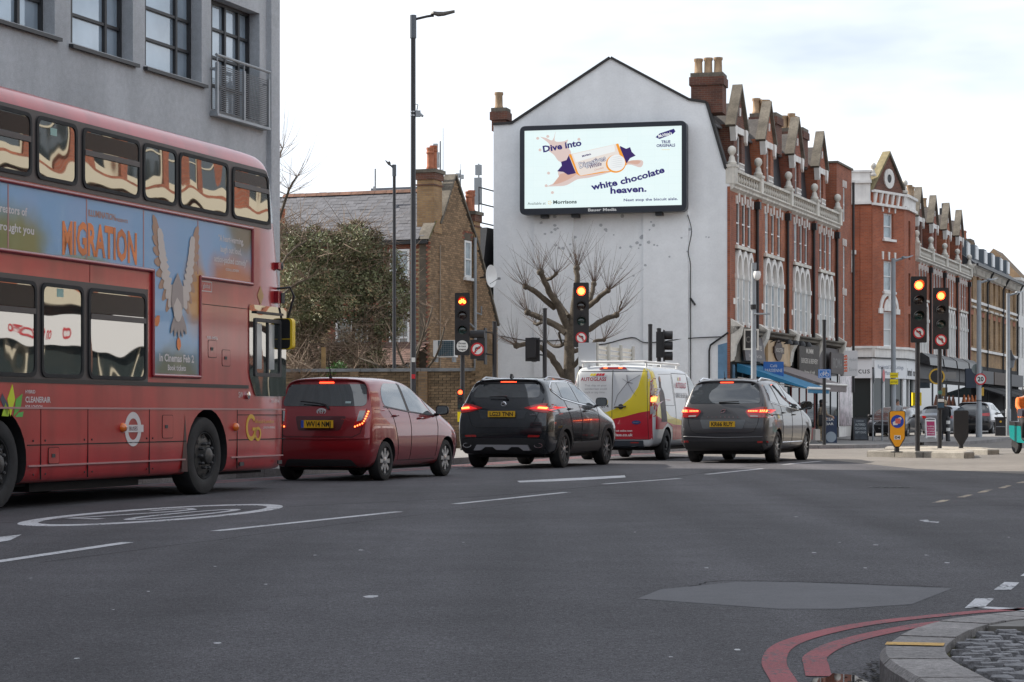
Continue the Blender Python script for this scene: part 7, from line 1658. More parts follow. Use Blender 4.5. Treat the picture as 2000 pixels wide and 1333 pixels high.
# parade of shops across the road, which the bus windows mirror
pa=R(270-17.9)
PR_=thing('shop_parade','brick parade with cream windows and a white shop fascia, mirrored in the bus','building',(24.0,60.5,0),pa)
cw_=mat('cream_paint',(0.62,0.56,0.43),0.6)
hl=[(x,x+1.5,z0,z1)for k in range(8)for x in(k*5+0.6,k*5+2.9)for z0,z1 in((4.4,6.6),(7.5,9.2))]
wall_grid(0,40,3.9,10.3,hl,0.3).build('wall',redbrick,PR_);b=MB();b.box(0,40,0.31,6,-0.1,10.2);b.build('house_body',darkbrick,PR_)
for h in hl:
 w=sash(PR_,h[0],h[1],h[2],h[3],0.1,cw_,glass_win,0.16);b=MB();b.box(h[0]-0.25,h[1]+0.25,-0.12,0,h[3],h[3]+0.3);b.build('lintel',cw_,w)
for z in(3.9,7.0,10.3):b=MB();b.box(0,40,-0.25,0,z,z+0.35);b.build('string_course',cw_,PR_)
for k in range(8):
 b=MB();b.box(k*5+0.1,k*5+4.9,-0.3,0,2.75,3.6);f_=b.build('fascia',fascia,PR_);b=MB();b.box(k*5+0.2,k*5+4.8,-0.05,0,0.4,2.75);b.build('shop_window',shopglass,PR_);b=MB();b.box(k*5-0.2,k*5+0.2,-0.35,0,0,3.9);b.build('pilaster',(cw_,darkbrick)[k%2],PR_)
 for q_ in(1.6,3.3):b=MB();b.box(k*5+q_,k*5+q_+0.12,-0.12,-0.05,0.4,2.75);b.build('mullion',cw_,PR_)
 text('Costcutter',k*5+1.9,2.95,0.45,mat('sign_dark_green',(0.03,0.06,0.06),0.5),f_,'-y',-0.31,w=2.6,bold=0.03)if k in(4,6)else text('on the go',k*5+2.5,2.95,0.42,signred,f_,'-y',-0.31,w=2.2)if k in(3,5)else None
BK=thing('brick_block','brown brick block across the side street, seen only as a mirror image in the cars','building',(34,-16,0),R(180))
hl=[(x*4.0+1.2,x*4.0+2.7,z0,z1)for x in range(17)for z0,z1 in((4.4,6.4),(7.6,9.4))]
wall_grid(0,70,0,11.5,hl,0.3).build('wall',brownbrick,BK);b=MB();b.box(0,70,0.31,9,0,11.4);b.build('house_body',darkbrick,BK)
for h in hl:sash(BK,h[0],h[1],h[2],h[3],0.1,white,glass_win,0.1)
b=MB();b.box(0,70,-0.15,0,2.7,3.6);b.build('fascia',fascia,BK);b=MB();b.box(0,70,-0.06,0,0.3,2.7);b.build('shop_window',shopglass,BK)
# street furniture
sigblack=mat('signal_black',(0.014,0.013,0.015),0.5)
def disc_sign(parent,x,z,r,y,arrow=None,txt=None,ring=True):
 b=MB();b.prism(circ(x,z,r,28),y-0.012,y,'y');s=b.build('sign_disc',signred if ring else signwhite,parent)
 if ring:b=MB();b.prism(circ(x,z,r*0.76,28),y-0.015,y-0.0125,'y');b.build('sign_face',signwhite,s)
 if arrow:
  k=r*0.6*arrow;b=MB();yy=y-0.019
  for q in([(x+k*0.35,z-r*0.55),(x+k*0.62,z-r*0.55),(x+k*0.62,z+r*0.05),(x+k*0.35,z+r*0.05)],[(x+k*0.62,z+r*0.05),(x+k*0.45,z+r*0.30),(x-k*0.3,z+r*0.30),(x-k*0.3,z+r*0.12),(x+k*0.35,z+r*0.05)],[(x-k*0.85,z+r*0.21),(x-k*0.25,z+r*0.45),(x-k*0.25,z-r*0.02)]):b.add([(p[0],yy,p[1])for p in q],[tuple(range(len(q)))])
  b.build('turn_arrow',ink,s);b=MB();a=R(-45)if arrow>0 else R(45);d=V((cos(a),sin(a)))*r*0.82;n=V((-d.y,d.x)).normalized()*r*0.09
  if arrow>0:d=V((-d.x,-d.y))
  b.add([(x+q.x,y-0.022,z+q.y)for q in(d+n,d-n,-d-n,-d+n)],[(0,1,2,3)]);b.build('sign_bar',signred,s)
 return s
def signal_head(t,z0,h,w,lit=True,zs=None,bike=False,sign=True,y=0.0,r=0.105):
 b=MB();b.prism(rrect(-w/2,w/2,z0,z0+h,0.03,2),y-0.03,y,'y');ring_prism(b,rrect(-w/2-0.008,w/2+0.008,z0-0.008,z0+h+0.008,0.03,2),rrect(-w/2,w/2,z0,z0+h,0.03,2),y-0.034,y);B=b.build('backing_board',sigblack,t)
 for i,z in enumerate(zs):
  b=MB();b.box(-w*0.36,w*0.36,y,y+0.2,z-0.16,z+0.16);b.build('lamp_housing',sigblack,t)
  m=(mat('dim_red_lens',(0.2,0.01,0.01),0.3,emit=(1,0.02,0.01),estr=0.45)if bike else red_sig if lit else lens_off)if i==0 else lens_off if i==1 else lens_green
  q=MB();n=24;q.add([(r*cos(2*pi*k/n),y-0.034,z+r*sin(2*pi*k/n))for k in range(n)]+[(0,y-0.055,z)],[(k,(k+1)%n,n)for k in range(n)]);ln=q.build('lens',m,t,smooth=60)
  if i==0 and lit:
   q=MB()
   if bike:
    for cx in(-0.05,0.05):ring_prism(q,circ(cx,z-0.02,0.038,14),circ(cx,z-0.02,0.024,14),y-0.064,y-0.058)
    for p0,p1 in(((-0.05,z-0.02),(-0.02,z+0.035)),((-0.02,z+0.035),(0.035,z+0.035)),((0.05,z-0.02),(0.03,z+0.06)),((0.0,z-0.02),(0.035,z+0.035)),((-0.02,z+0.035),(0,z-0.02)),((-0.035,z+0.05),(-0.005,z+0.05))):q.tube([(p0[0],y-0.06,p0[1]),(p1[0],y-0.06,p1[1])],0.008,4)
   else:q.prism(circ(0,z,r*0.7,20),y-0.062,y-0.056,'y')
   q.build('lit_core',amber_hot,ln)
  hd=MB();k=14;a0,a1=R(-15),R(195);vs=[]
  for j in range(k+1):
   a=a0+(a1-a0)*j/k;dep=0.06+0.15*max(0.15,sin(max(a,0.0))if a<pi else 0.15)
   for rr,yy in((r+0.012,y-0.03),(r+0.012,y-0.03-dep),(r+0.020,y-0.03-dep),(r+0.020,y-0.03)):vs.append((rr*cos(a),yy,z+rr*sin(a)))
  hd.add(vs,[(4*j+c,4*j+4+c,4*j+4+(c+1)%4,4*j+(c+1)%4)for j in range(k)for c in range(4)]);hd.build('hood',sigblack,t,smooth=50)
 return B
def pole(t,z1,r=0.057,m=None,name='pole',x=0,y=0.12,z0=0.0):
 b=MB();b.tube([(x,y,z0),(x,y,z1)],r,12);b.build(name,m or darkpost,t,smooth=50);b=MB();b.lathe([(r*1.06,z1),(r*1.06,z1+0.05),(0,z1+0.06)],12,Matrix.Translation((x,y,0)));b.build('pole_cap',black,t)
def signal(label,u,vt,vb,Y,zb,group='lit red traffic signals',arrow=1,bike=False,box=False,rz=0.0,wpx=30,heights=(0.13,0.365,0.60)):
 x=(u-1000)/F*Y;t=thing('traffic_signal',label,'traffic light',(x,Y,zb),R(rz),group)
 z0,z1=1+(810-vb)/F*Y-zb,1+(810-vt)/F*Y-zb;h=z1-z0;w=wpx/F*Y
 zs=[z1-h*k for k in heights]
 B=signal_head(t,z0,h,w,True,zs,bike);pole(t,z1-0.1)
 zz=z0+h*0.145
 if bike:
  d=disc_sign(t,0,zz,w*0.40,-0.035,ring=False)
  for i,tx in enumerate(('Except','in two','stages')):text(tx,0,zz+0.05-i*0.075,0.045,ink,d,'-y',-0.05,w=w*0.52)
 else:disc_sign(t,0,zz,w*0.38,-0.035,arrow)
 return t
S1=signal('taller red traffic signal with no-left-turn sign on the near traffic island',1794,541,669,50.6,0.12)
b=MB();b.box(-0.105,0.105,0.18,0.33,1.09,1.40);b.build('push_button_box',yellow_box,S1)
S2=signal('shorter red traffic signal with no-left-turn sign on the rear traffic island',1837,563,682,56.4,0.10)
b=MB();b.box(-0.09,0.09,-0.06,0.05,1.02,1.33);u_=b.build('push_button_unit',black,S2);b=MB();b.box(-0.08,0.08,-0.066,-0.061,1.23,1.31);b.build('unit_label',signwhite,u_);b=MB();b.box(-0.08,0.08,-0.066,-0.061,1.08,1.2);b.build('unit_panel',mat('unit_blue',(0.04,0.09,0.14),0.4),u_)
b=MB();b.prism(circ(0,1.48,0.055,12),0.04,0.06,'y');b.build('round_tag',mat('tag_green',(0.08,0.2,0.16),0.5),S2)
signal('red traffic signal with no-left-turn sign in front of the pollarded tree',1135,553,678,53.5,gz(53.5)+0.11,wpx=29)
S4=signal('red bicycle signal above a round white plate, beside the brick house',903,573,694,54.0,gz(54)+0.11,arrow=None,bike=True,wpx=28)
for i,z in enumerate((1.46,1.28,1.11)):
 b=MB();b.box(-0.12,0.02,-0.1,0.02,z-0.085,z+0.085);b.build('small_lamp_housing',sigblack,S4);b=MB();b.prism(circ(-0.05,z,0.055,12),-0.11,-0.10,'y');b.build('small_lens',(red_sig,lens_off,lens_green)[i],S4)
b=MB();b.box(-0.12,-0.02,-0.1,0.0,0.72,0.97);b.build('push_button_box',yellow_box,S4)
b=MB();b.box(0.20,0.56,-0.02,0.06,1.40+0.9,2.78);nb_=b.build('sign_box',sigblack,S4);disc_sign(nb_,0.38,2.54,0.165,-0.025,arrow=-1)
b=MB();b.tube([(0.2,0.02,2.92),(0.56,-0.02,2.92)],0.10,12);b.tube([(0.05,0.1,2.92),(0.2,0.06,2.92)],0.03,6);b.build('hood',sigblack,nb_,smooth=40)
def edge_signal(label,up,vtop,uh,vt,vb,Y,face,hoods,deg):
 """signal on its own post turned away from the camera"""
 x=(up-1000)/F*Y;zb=gz(Y)+0.1;t=thing('traffic_signal',label,'traffic light',(x,Y,zb),0,'traffic signals turned away')
 zt=1+(810-vtop)/F*Y-zb;pole(t,zt,0.06,y=0);dx=(uh-up)/F*Y;z0,z1=1+(810-vb)/F*Y-zb,1+(810-vt)/F*Y-zb
 M=Matrix.Translation((dx,0,0))@Matrix.Rotation(R(deg),4,'Z');h=z1-z0
 b=MB();b.box(-0.2,0.2,-0.03,0.0,z0,z1,0,M);b.build('backing_board',sigblack,t);b=MB();b.box(-0.13,0.13,0.0,0.2,z0+0.1,z1-0.05,0,M);b.build('lamp_housing',sigblack,t)
 for k in range(hoods):
  z=z1-h*(k+0.5)/hoods;q=MB();q.lathe([(0.12,0),(0.125,0.22),(0.115,0.22),(0.11,0.02)],14,M@Matrix.Translation((0,-0.03,z))@Matrix.Rotation(R(90),4,'X'),0,False);q.build('hood',sigblack,t,smooth=50)
 for z in(z0+h*0.25,z0+h*0.85):q=MB();q.tube([(0,0,z),(dx*0.9,0,z+0.04)],0.02,6);q.build('bracket',black,t)
edge_signal('edge-on signal board on a post by the low brick pier',966,632,947,641,712,58,0,0,82)
edge_signal('back of a traffic signal on a post left of the pollarded tree',1064,606,1040,660,706,58,0,3,165)
edge_signal('side of a hooded traffic signal in front of the white gable, behind the van',1287,645,1296,645,706,60,0,3,82)
def post(label,u,vt,Y,m=None,r=0.06):t=thing('post',label,'post',((u-1000)/F*Y,Y,gz(Y)+0.1));pole(t,1+(810-vt)/F*Y-gz(Y)-0.1,r,m,y=0);return t
post('plain dark post left of the hooded signal, behind the van',1270,637,61);
def lamp_post(label,u,vt,Y,arm,m,r,head,sleeve=None,group=None,luv=None):
 t=thing('street_lamp',label,'street lamp',((u-1000)/F*Y,Y,gz(Y)+0.1),0,group);zt=1+(810-vt)/F*Y-gz(Y)-0.1
 b=MB();b.tube([(0,0,0),(0,0,1.2),(0,0,1.25),(0,0,zt)],[r*1.25,r*1.25,r,r*0.85],12);b.build('pole',m,t,smooth=40)
 if sleeve:b=MB();b.tube([(0,0,zt-sleeve),(0,0,zt)],r*1.15,12);b.build('sleeve',mat('sleeve_grey',(0.10,0.115,0.135),0.5),t,smooth=50)
 if arm is None:return t,zt
 sg=1 if arm>0 else-1;L_=abs(arm)
 b=MB();b.tube([(0,0,zt-0.12),(sg*L_*0.35,0,zt-0.03),(sg*L_*0.5,0,zt-0.01)],r*0.45,8);b.build('arm',m,t)
 h=MB();x0,x1=sg*L_*0.42,sg*L_
 vs=[];st=[(0,0.05,0.03),(0.12,0.13,0.06),(0.3,0.16,0.08),(0.55,0.17,0.06),(1.0,0.15,0.03)]
 for k,(q,w,th)in enumerate(st):
  x=x0+(x1-x0)*q;z=zt+0.02+0.07*q-0.05*(0.25<q<0.6)
  vs+=[(x,-w,z),(x,w,z),(x,w*0.8,z+th),(x,-w*0.8,z+th)]
 h.add(vs,[(4*k+c,4*k+4+c,4*k+4+(c+1)%4,4*k+(c+1)%4)for k in range(4)for c in range(4)]+[(0,1,2,3),(16,17,18,19)]);h.build('luminaire',head,t,smooth=25)
 return t,zt
lumd=mat('luminaire_dark',(0.05,0.045,0.04),0.5)
L1,z1=lamp_post('tallest black street lamp rising behind the red hatchback',807,30,58,1.12,darkpost,0.078,lumd,0.62)
b=MB();b.box(0.07,0.2,-0.08,0.0,z1-2.75,z1-2.58);b.tube([(0.1,-0.04,z1-2.58),(0.13,-0.04,z1-2.42),(0.05,-0.04,z1-2.4)],0.015,6);b.tube([(0.18,-0.04,z1-2.66),(0.26,-0.1,z1-2.74)],0.035,8);b.build('camera',greypost,L1)
for z in(z1-2.62,z1-2.72):b=MB();b.lathe([(0.08,z),(0.08,z+0.03)],12);b.build('strap',steel,L1)
for z,m in((1.9,signred),(2.35,signwhite)):b=MB();b.box(-0.04,0.06,-0.105,-0.095,z,z+0.12);b.build('sticker',m,L1)
lamp_post('shorter thin street lamp left of the tallest one',770,322,60,-0.24,darkpost,0.052,lumd,0.32)
lg_=mat('lamp_column_grey',(0.27,0.29,0.31),0.5,0.2,noise=(2,0.12,4))
A1,z1=lamp_post('grey lamp column with yellow notices in front of the corner building',1745,505,85,0.75,lg_,0.10,lg_,group='grey lamp columns along the street')
for z in(1.62,1.36):b=MB();b.box(-0.16,0.16,-0.135,-0.12,z+0.9,z+1.10);p_=b.build('notice',yellow_box,A1);text('NOTICE',0,z+0.96,0.06,ink,p_,'-y',-0.137,w=0.26)
A2,z2=lamp_post('grey lamp column carrying the 20 speed limit sign',1912,548,94,0.8,lg_,0.11,lg_,group='grey lamp columns along the street')
disc_sign(A2,0.04,1+(810-741)/F*94-gz(94)-0.1,0.255,-0.13);text('20',0.04,1+(810-745)/F*94-gz(94)-0.1,0.19,ink,A2,'-y',-0.15,w=0.27,bold=0.03)
b=MB();b.prism(circ(-0.05,3.0,0.24,16),0.12,0.13,'y');b.build('rear_disc',mat('disc_back',(0.2,0.24,0.24),0.5),A2)
for z in(0.6,1.1,1.6):b=MB();b.lathe([(0.118,z),(0.118,z+0.03)],12);b.build('strap',black,A2)
lamp_post('farthest grey lamp column at the right edge of the street',1969,573,98,0.75,lg_,0.10,lg_,group='grey lamp columns along the street')
C1,zc=lamp_post('grey pole topped with security cameras in front of the terrace',1472,515,68,None,lg_,0.09,None)
b=MB();b.lathe([(0.10,0.1),(0.12,0.0),(0.10,-0.12),(0.04,-0.18),(0,-0.19)],12,Matrix.Translation((0.10,-0.08,zc-0.35)));b.build('dome_camera',white,C1,smooth=50);b=MB();b.box(-0.06,0.08,-0.1,0.06,zc-0.2,zc+0.02);b.build('camera_box',greypost,C1);b=MB();b.lathe([(0.1,zc-1.45),(0.1,zc-1.3)],12);b.build('strap',black,C1);b=MB();b.tube([(0,-0.1,zc-1.6),(0.45,-0.1,zc-1.6)],0.03,6);b.box(0.4,0.5,-0.13,-0.07,zc-1.63,zc-1.57);b.build('side_bracket',greypost,C1)
t=thing('cycle_sign','blue cycle route sign on a black post by the terrace shops','sign',(10.6,73,gz(73)+0.11));pole(t,4.2,0.06,black,y=0)
b=MB();b.box(-0.21,0.21,-0.09,-0.07,2.27,2.57);p_=b.build('sign_plate',mat('cycle_blue',(0.02,0.16,0.5),0.4),t)
q=MB();ring_prism(q,[(-0.19,2.29),(0.19,2.29),(0.19,2.55),(-0.19,2.55)],[(-0.18,2.3),(0.18,2.3),(0.18,2.54),(-0.18,2.54)],-0.094,-0.09)
for cx in(-0.085,0.085):ring_prism(q,circ(cx,2.39,0.062,14),circ(cx,2.39,0.048,14),-0.096,-0.09)
for p0,p1 in(((-0.085,2.39),(-0.04,2.47)),((-0.04,2.47),(0.06,2.47)),((0.085,2.39),(0.05,2.51)),((0,2.39),(0.06,2.47)),((-0.04,2.47),(0,2.39)),((-0.085,2.39),(0,2.39)),((-0.06,2.49),(-0.02,2.49)),((0.03,2.51),(0.07,2.51))):q.tube([(p0[0],-0.094,p0[1]),(p1[0],-0.094,p1[1])],0.008,4)
q.build('bicycle_symbol',signwhite,p_)
for lb,u,rzz in(('round sign seen edge-on, nearer the white box sign',1707,78),('round sign seen edge-on, beside the lamp column with notices',1725,70)):
 Y=86;t=thing('round_sign',lb,'sign',((u-1000)/F*Y,Y,gz(Y)+0.1),R(rzz));pole(t,2.9,0.035,greypost,y=0.04);b=MB();b.prism(circ(0,2.62,0.30,24),-0.02,0.0,'y');b.build('sign_plate',mat('sign_back_grey',(0.24,0.25,0.26),0.4),t);b=MB();b.prism(circ(0,2.62,0.24,24),-0.026,-0.02,'y');b.build('sign_face',signred if u>1710 else greypost,t)
def island(label,Y0,pts,zt):
 t=thing('traffic_island',label,'traffic island',(0,0,gz(Y0)));cen=V((sum(p[0]for p in pts)/len(pts),sum(p[1]for p in pts)/len(pts)))
 inner=[tuple(cen.lerp(V(p),0.86))for p in pts];b=MB();b.prism(inner,-0.05,zt-0.012,'z');b.build('infill',mat('island_paving',(0.31,0.275,0.225),0.85,noise=((3,0.2,4),(30,0.15,3))),t)
 n=len(pts)
 for i in range(n):
  a,c_=V(pts[i]),V(pts[(i+1)%n]);ai,ci=V(inner[i]),V(inner[(i+1)%n]);k=max(1,round((c_-a).length/0.95))
  for j in range(k):
   f=lambda p,q,s:p.lerp(q,s);s0,s1=(j+0.012)/k,(j+0.988)/k
   o0,o1,i0,i1=f(a,c_,s0),f(a,c_,s1),f(ai,ci,s0),f(ai,ci,s1);m0,m1=o0 .lerp(i0,0.12),o1 .lerp(i1,0.12)
   b=MB();b.add([(*o0,-0.05),(*o1,-0.05),(*o1,zt-0.025),(*o0,zt-0.025),(*m0,zt),(*m1,zt),(*i1,zt),(*i0,zt),(*i1,-0.05),(*i0,-0.05)],[(0,1,2,3),(3,2,5,4),(4,5,6,7),(0,3,4,7,9),(1,8,6,5,2),(7,6,8,9)]);b.build('kerb_stone',mat('pale_kerb',(0.26,0.24,0.21),0.85,rnd=0.1,noise=((3,0.2,4),(40,0.2,3))),t)
island('near traffic island of pale kerb stones carrying the taller signal',50,[(8.40,50.9),(9.5,49.7),(10.25,48.7),(10.6,49.3),(11.15,52.2),(10.2,54.5),(9.1,52.8)],0.15)
island('rear traffic island carrying the shorter signal and the dark bollard',56,[(9.9,57.2),(11.0,55.6),(11.95,54.0),(12.35,54.5),(12.6,57.0),(11.6,60.2),(10.4,59.6)],0.15)
def bollard(label,u,v0,v1,Y,zb,fm,front=True):
 t=thing('traffic_bollard',label,'bollard',((u-1000)/F*Y,Y,zb),R(0 if front else 174));h=(v0-v1)/F*Y;w=0.185
 out_=rpoly([(-0.055,0.12),(0.055,0.12),(w,0.33*h),(w+0.005,h-0.02),(-w-0.005,h-0.02),(-w,0.33*h)],[0.01,0.01,0.03,0.05,0.05,0.03],4)
 b=MB();b.prism(out_,-0.07,0.07,'y');b.build('shell',sigblack,t,smooth=30);b=MB();b.lathe([(0.14,0),(0.14,0.02),(0.06,0.03),(0.055,0.14)],12);b.build('base',sigblack,t)
 b=MB();b.prism([(p[0]*0.9,0.14+(p[1]-0.12)*0.965)for p in out_],-0.08,-0.071,'y');f=b.build('face',fm,t)
 b=MB();b.prism(circ(0,h*0.73,0.15,28),-0.086,-0.081,'y');d=b.build('sign_disc',mat('sign_royal_blue',(0.012,0.06,0.42),0.4),f)
 b=MB();b.prism([(-0.10,h*0.73-0.09),(-0.11,h*0.73-0.02),(-0.05,h*0.73+0.02),(0.03,h*0.73+0.09),(0.08,h*0.73+0.10),(0.10,h*0.73+0.06),(0.03,h*0.73-0.02),(0.0,h*0.73-0.08)],-0.09,-0.087,'y');b.build('arrow_patch',signwhite,d);b=MB();b.prism(rrect(-0.05,0.07,h*0.73-0.05,h*0.73+0.07,0.02),-0.093,-0.0905,'y');b.build('red_sticker',mat('sticker_red',(0.6,0.14,0.12),0.5,noise=(30,0.5,2)),d)
 b=MB();b.box(-0.075,0.075,-0.086,-0.081,0.30,0.40);p_=b.build('number_label',signwhite,f);text('04',0,0.315,0.07,ink,p_,'-y',-0.088,w=0.12)
bor=mat('bollard_orange',(0.90,0.38,0.012),0.4)
bollard('orange keep-left bollard with blue disc on the near traffic island',1751.5,881,798,49.9,0.12,bor);bollard('keep-left bollard seen from its black back on the rear traffic island',1877,877,800,56.6,0.09,bor,False)
t=thing('street_bollard','short black bollard with two white bands beside the woman in black','bollard',(17.1,84.3,gz(84)+0.1));b=MB();b.lathe([(0.09,0),(0.09,0.08),(0.075,0.1),(0.075,0.92),(0.06,0.97),(0,0.98)],14);b.build('post',black,t,smooth=40)
for z in(0.42,0.70):b=MB();b.lathe([(0.078,z),(0.078,z+0.13)],14);b.build('band',signwhite,t,smooth=40)
def aboard(label,loc,w,h,m,lines,tm,rz=0.0,handle=False):
 t=thing('pavement_board',label,'A-board',loc,R(rz));a=math.atan2(0.22,h)
 for sg in(1,-1):
  M=Matrix.Translation((0,-0.22*sg,0.06))@Matrix.Rotation(-a*sg,4,'X');b=MB();b.box(-w/2,w/2,-0.015,0.015,0,h,0,M)
  for x in(-w/2,w/2-0.06):b.box(x,x+0.06,-0.02,0.02,-0.06,0.0,0,M)
  b.build('board',black if not handle else white,t)
  b=MB();b.box(-w/2+0.05,w/2-0.05,-0.02,-0.016,0.06,h-0.06,0,M);p=b.build('panel',m,t)
  if sg>0:
   for i,(tx,z,hh,ww)in enumerate(lines):
    o=text(tx,0,z,hh,tm,p,'-y',-0.022,w=ww);o.matrix_local=M
 if handle:b=MB();b.tube(smooth_line([(-w/2,0,0.0),(-w/2,0,h),(-w/2+0.1,0,h+0.1),(w/2-0.1,0,h+0.1),(w/2,0,h),(w/2,0,0)],3),0.02,6);b.build('frame',white,t)
 else:b=MB();b.prism(rpoly([(-0.2,h),(0.2,h),(0.12,h+0.12),(-0.12,h+0.12)],0.04),-0.02,0.02,'y');b.build('handle',black,t)
chalk=mat('chalk',(0.42,0.45,0.46),0.7)
aboard('black chalkboard A-board on the pavement beside the parked saloon',(14.0,86.6,gz(86)+0.05),0.62,0.95,mat('chalkboard',(0.055,0.065,0.08),0.7,noise=(5,0.3,4)),[('COFFEE BAR',0.78,0.05,0.32),('ALTERED',0.62,0.09,0.42),('OCCASIONS',0.46,0.09,0.46),('GIFT IDEAS',0.30,0.09,0.44)],chalk,6)
pink=mat('board_magenta',(0.42,0.015,0.11),0.5)
aboard('magenta A-board with white frame at the corner shop, right of the orange bollard',(17.9,92,gz(92)+0.1),0.44,0.75,pink,[('Looking',0.45,0.06,0.3),('to buy',0.34,0.06,0.26),('or letting?',0.23,0.06,0.32),('call today',0.12,0.06,0.3)],signwhite,-4,True)
aboard('magenta A-board half hidden behind the parked saloon and signal pole',(17.05,95.5,gz(95)+0.1),0.46,0.75,pink,[('To let',0.3,0.07,0.28)],signwhite,10,True)
t=thing('litter_bin','dark square litter bin at the kerb beside the far lamp column','litter bin',(22.1,97.3,gz(97)+0.1),R(-10));b=MB();b.box(-0.23,0.23,-0.2,0.2,0,0.8);b.build('body',sigblack,t);b=MB();b.box(-0.26,0.26,-0.23,0.23,0.8,0.87);b.build('lid',black,t);b=MB();b.prism(circ(0,0.66,0.05,10),-0.21,-0.2,'y');b.build('crest',gold,t);b=MB();b.box(-0.2,0.2,-0.206,-0.2,0.42,0.45);b.build('band',greypost,t)
t=thing('lantern','black Victorian wall lantern at the far right shops','lamp',TP(58.5,2.2,gz(130)+0.0),0);pole(t,3.6,0.045,black,y=0);b=MB();b.lathe([(0.16,3.65),(0.26,4.15)],6);b.build('glass',mat('lantern_glass',(0.25,0.26,0.27),0.1),t);b=MB();b.lathe([(0.36,4.15),(0.2,4.35),(0.1,4.5),(0.03,4.75),(0,4.76)],6);b.build('cap',black,t)
for i,(s__,off,z,w,h,col,lb)in enumerate(((39.5,0.6,2.9,1.3,0.35,(0.22,0.21,0.2),'pale strip sign over the first far shop'),(47.5,1.1,2.5,1.0,1.1,(0.02,0.03,0.05),'dark projecting shop sign under the third far house'),(53.0,1.0,2.1,0.35,0.5,(0.6,0.35,0.04),'small amber sign under the last red house'))):
 t=thing('shop_sign',lb,'sign',TP(s__,off,z),TA+R(-60));b=MB();b.box(0,w,-0.1,0,0,h);b.build('board',mat('far_sign_%s'%('pale','navy','amber')[i],col,0.5),t)
t=thing('round_hanging_sign','black ring-shaped hanging sign by the corner shop','sign',TP(38.6,1.0,3.0),TA+R(-70));b=MB();ring_prism(b,circ(0,0,0.42,20),circ(0,0,0.34,20),-0.04,0.04);b.build('ring',gold,t);b=MB();b.prism(circ(0,0,0.335,20),-0.02,0.02,'y');b.build('disc',black,t)
for i in range(5):
 t=thing('hanging_cone',('first','second','third','fourth','fifth')[i]+' orange paper lantern hanging outside the far shops from the corner','decoration',TP(48.5+i*1.5,0.9,1.35),0,'orange hanging lanterns');b=MB();b.lathe([(0.16,0),(0.19,0.1),(0.05,0.75),(0,0.8)],10);b.build('cone',mat('paper_orange',(0.45,0.13,0.04),0.7),t)
mc=G(1740,952);t=thing('manhole_cover','round dark iron manhole cover set in the empty carriageway','manhole cover',(mc.x,mc.y,0));b=MB();b.lathe([(0.31,0.0),(0.31,0.004),(0,0.004)],28);b.build('frame',mat('cast_iron',(0.03,0.03,0.032),0.55,0.4),t)
for i in range(5):
 for k in range(5):
  x,y=(i-2)*0.1,(k-2)*0.1
  if x*x+y*y<0.07:b=MB();b.box(x-0.035,x+0.035,y-0.035,y+0.035,0.0041,0.008);b.build('tread',MATS['cast_iron'],t)
# trees and shrubs
bark=mat('plane_bark',(0.085,0.068,0.050),0.9,noise=((6,0.35,5),(30,0.25,3)),bump=(25,0.8))
twigm=mat('twig_brown',(0.19,0.135,0.095),0.8)
twigr=mat('young_shoots',(0.11,0.072,0.052),0.7)
def shoots(mb,p,n,L_,up=0.6,r=0.011,spread=1.0,out_dir=None):
 for _ in range(n):
  d=V((random.gauss(0,1)*spread,random.gauss(0,0.8)*spread,abs(random.gauss(0,0.6))+up))
  if out_dir:d+=out_dir*1.1
  d.normalize();l_=L_*random.uniform(0.45,1.15);b=V((random.gauss(0,0.15),random.gauss(0,0.1),random.uniform(0.05,0.35)))*l_
  q=[p+d*l_*t+b*t*t for t in(0,0.35,0.7,1.0)]
  mb.tube(q,[r,r*0.75,r*0.5,r*0.22],4,cap=False)
  if random.random()<0.5:
   d2=(d+V((random.gauss(0,0.5),random.gauss(0,0.5),0.2))).normalized();mb.tube([q[1],q[1]+d2*l_*0.35],[r*0.5,r*0.2],3,cap=False)
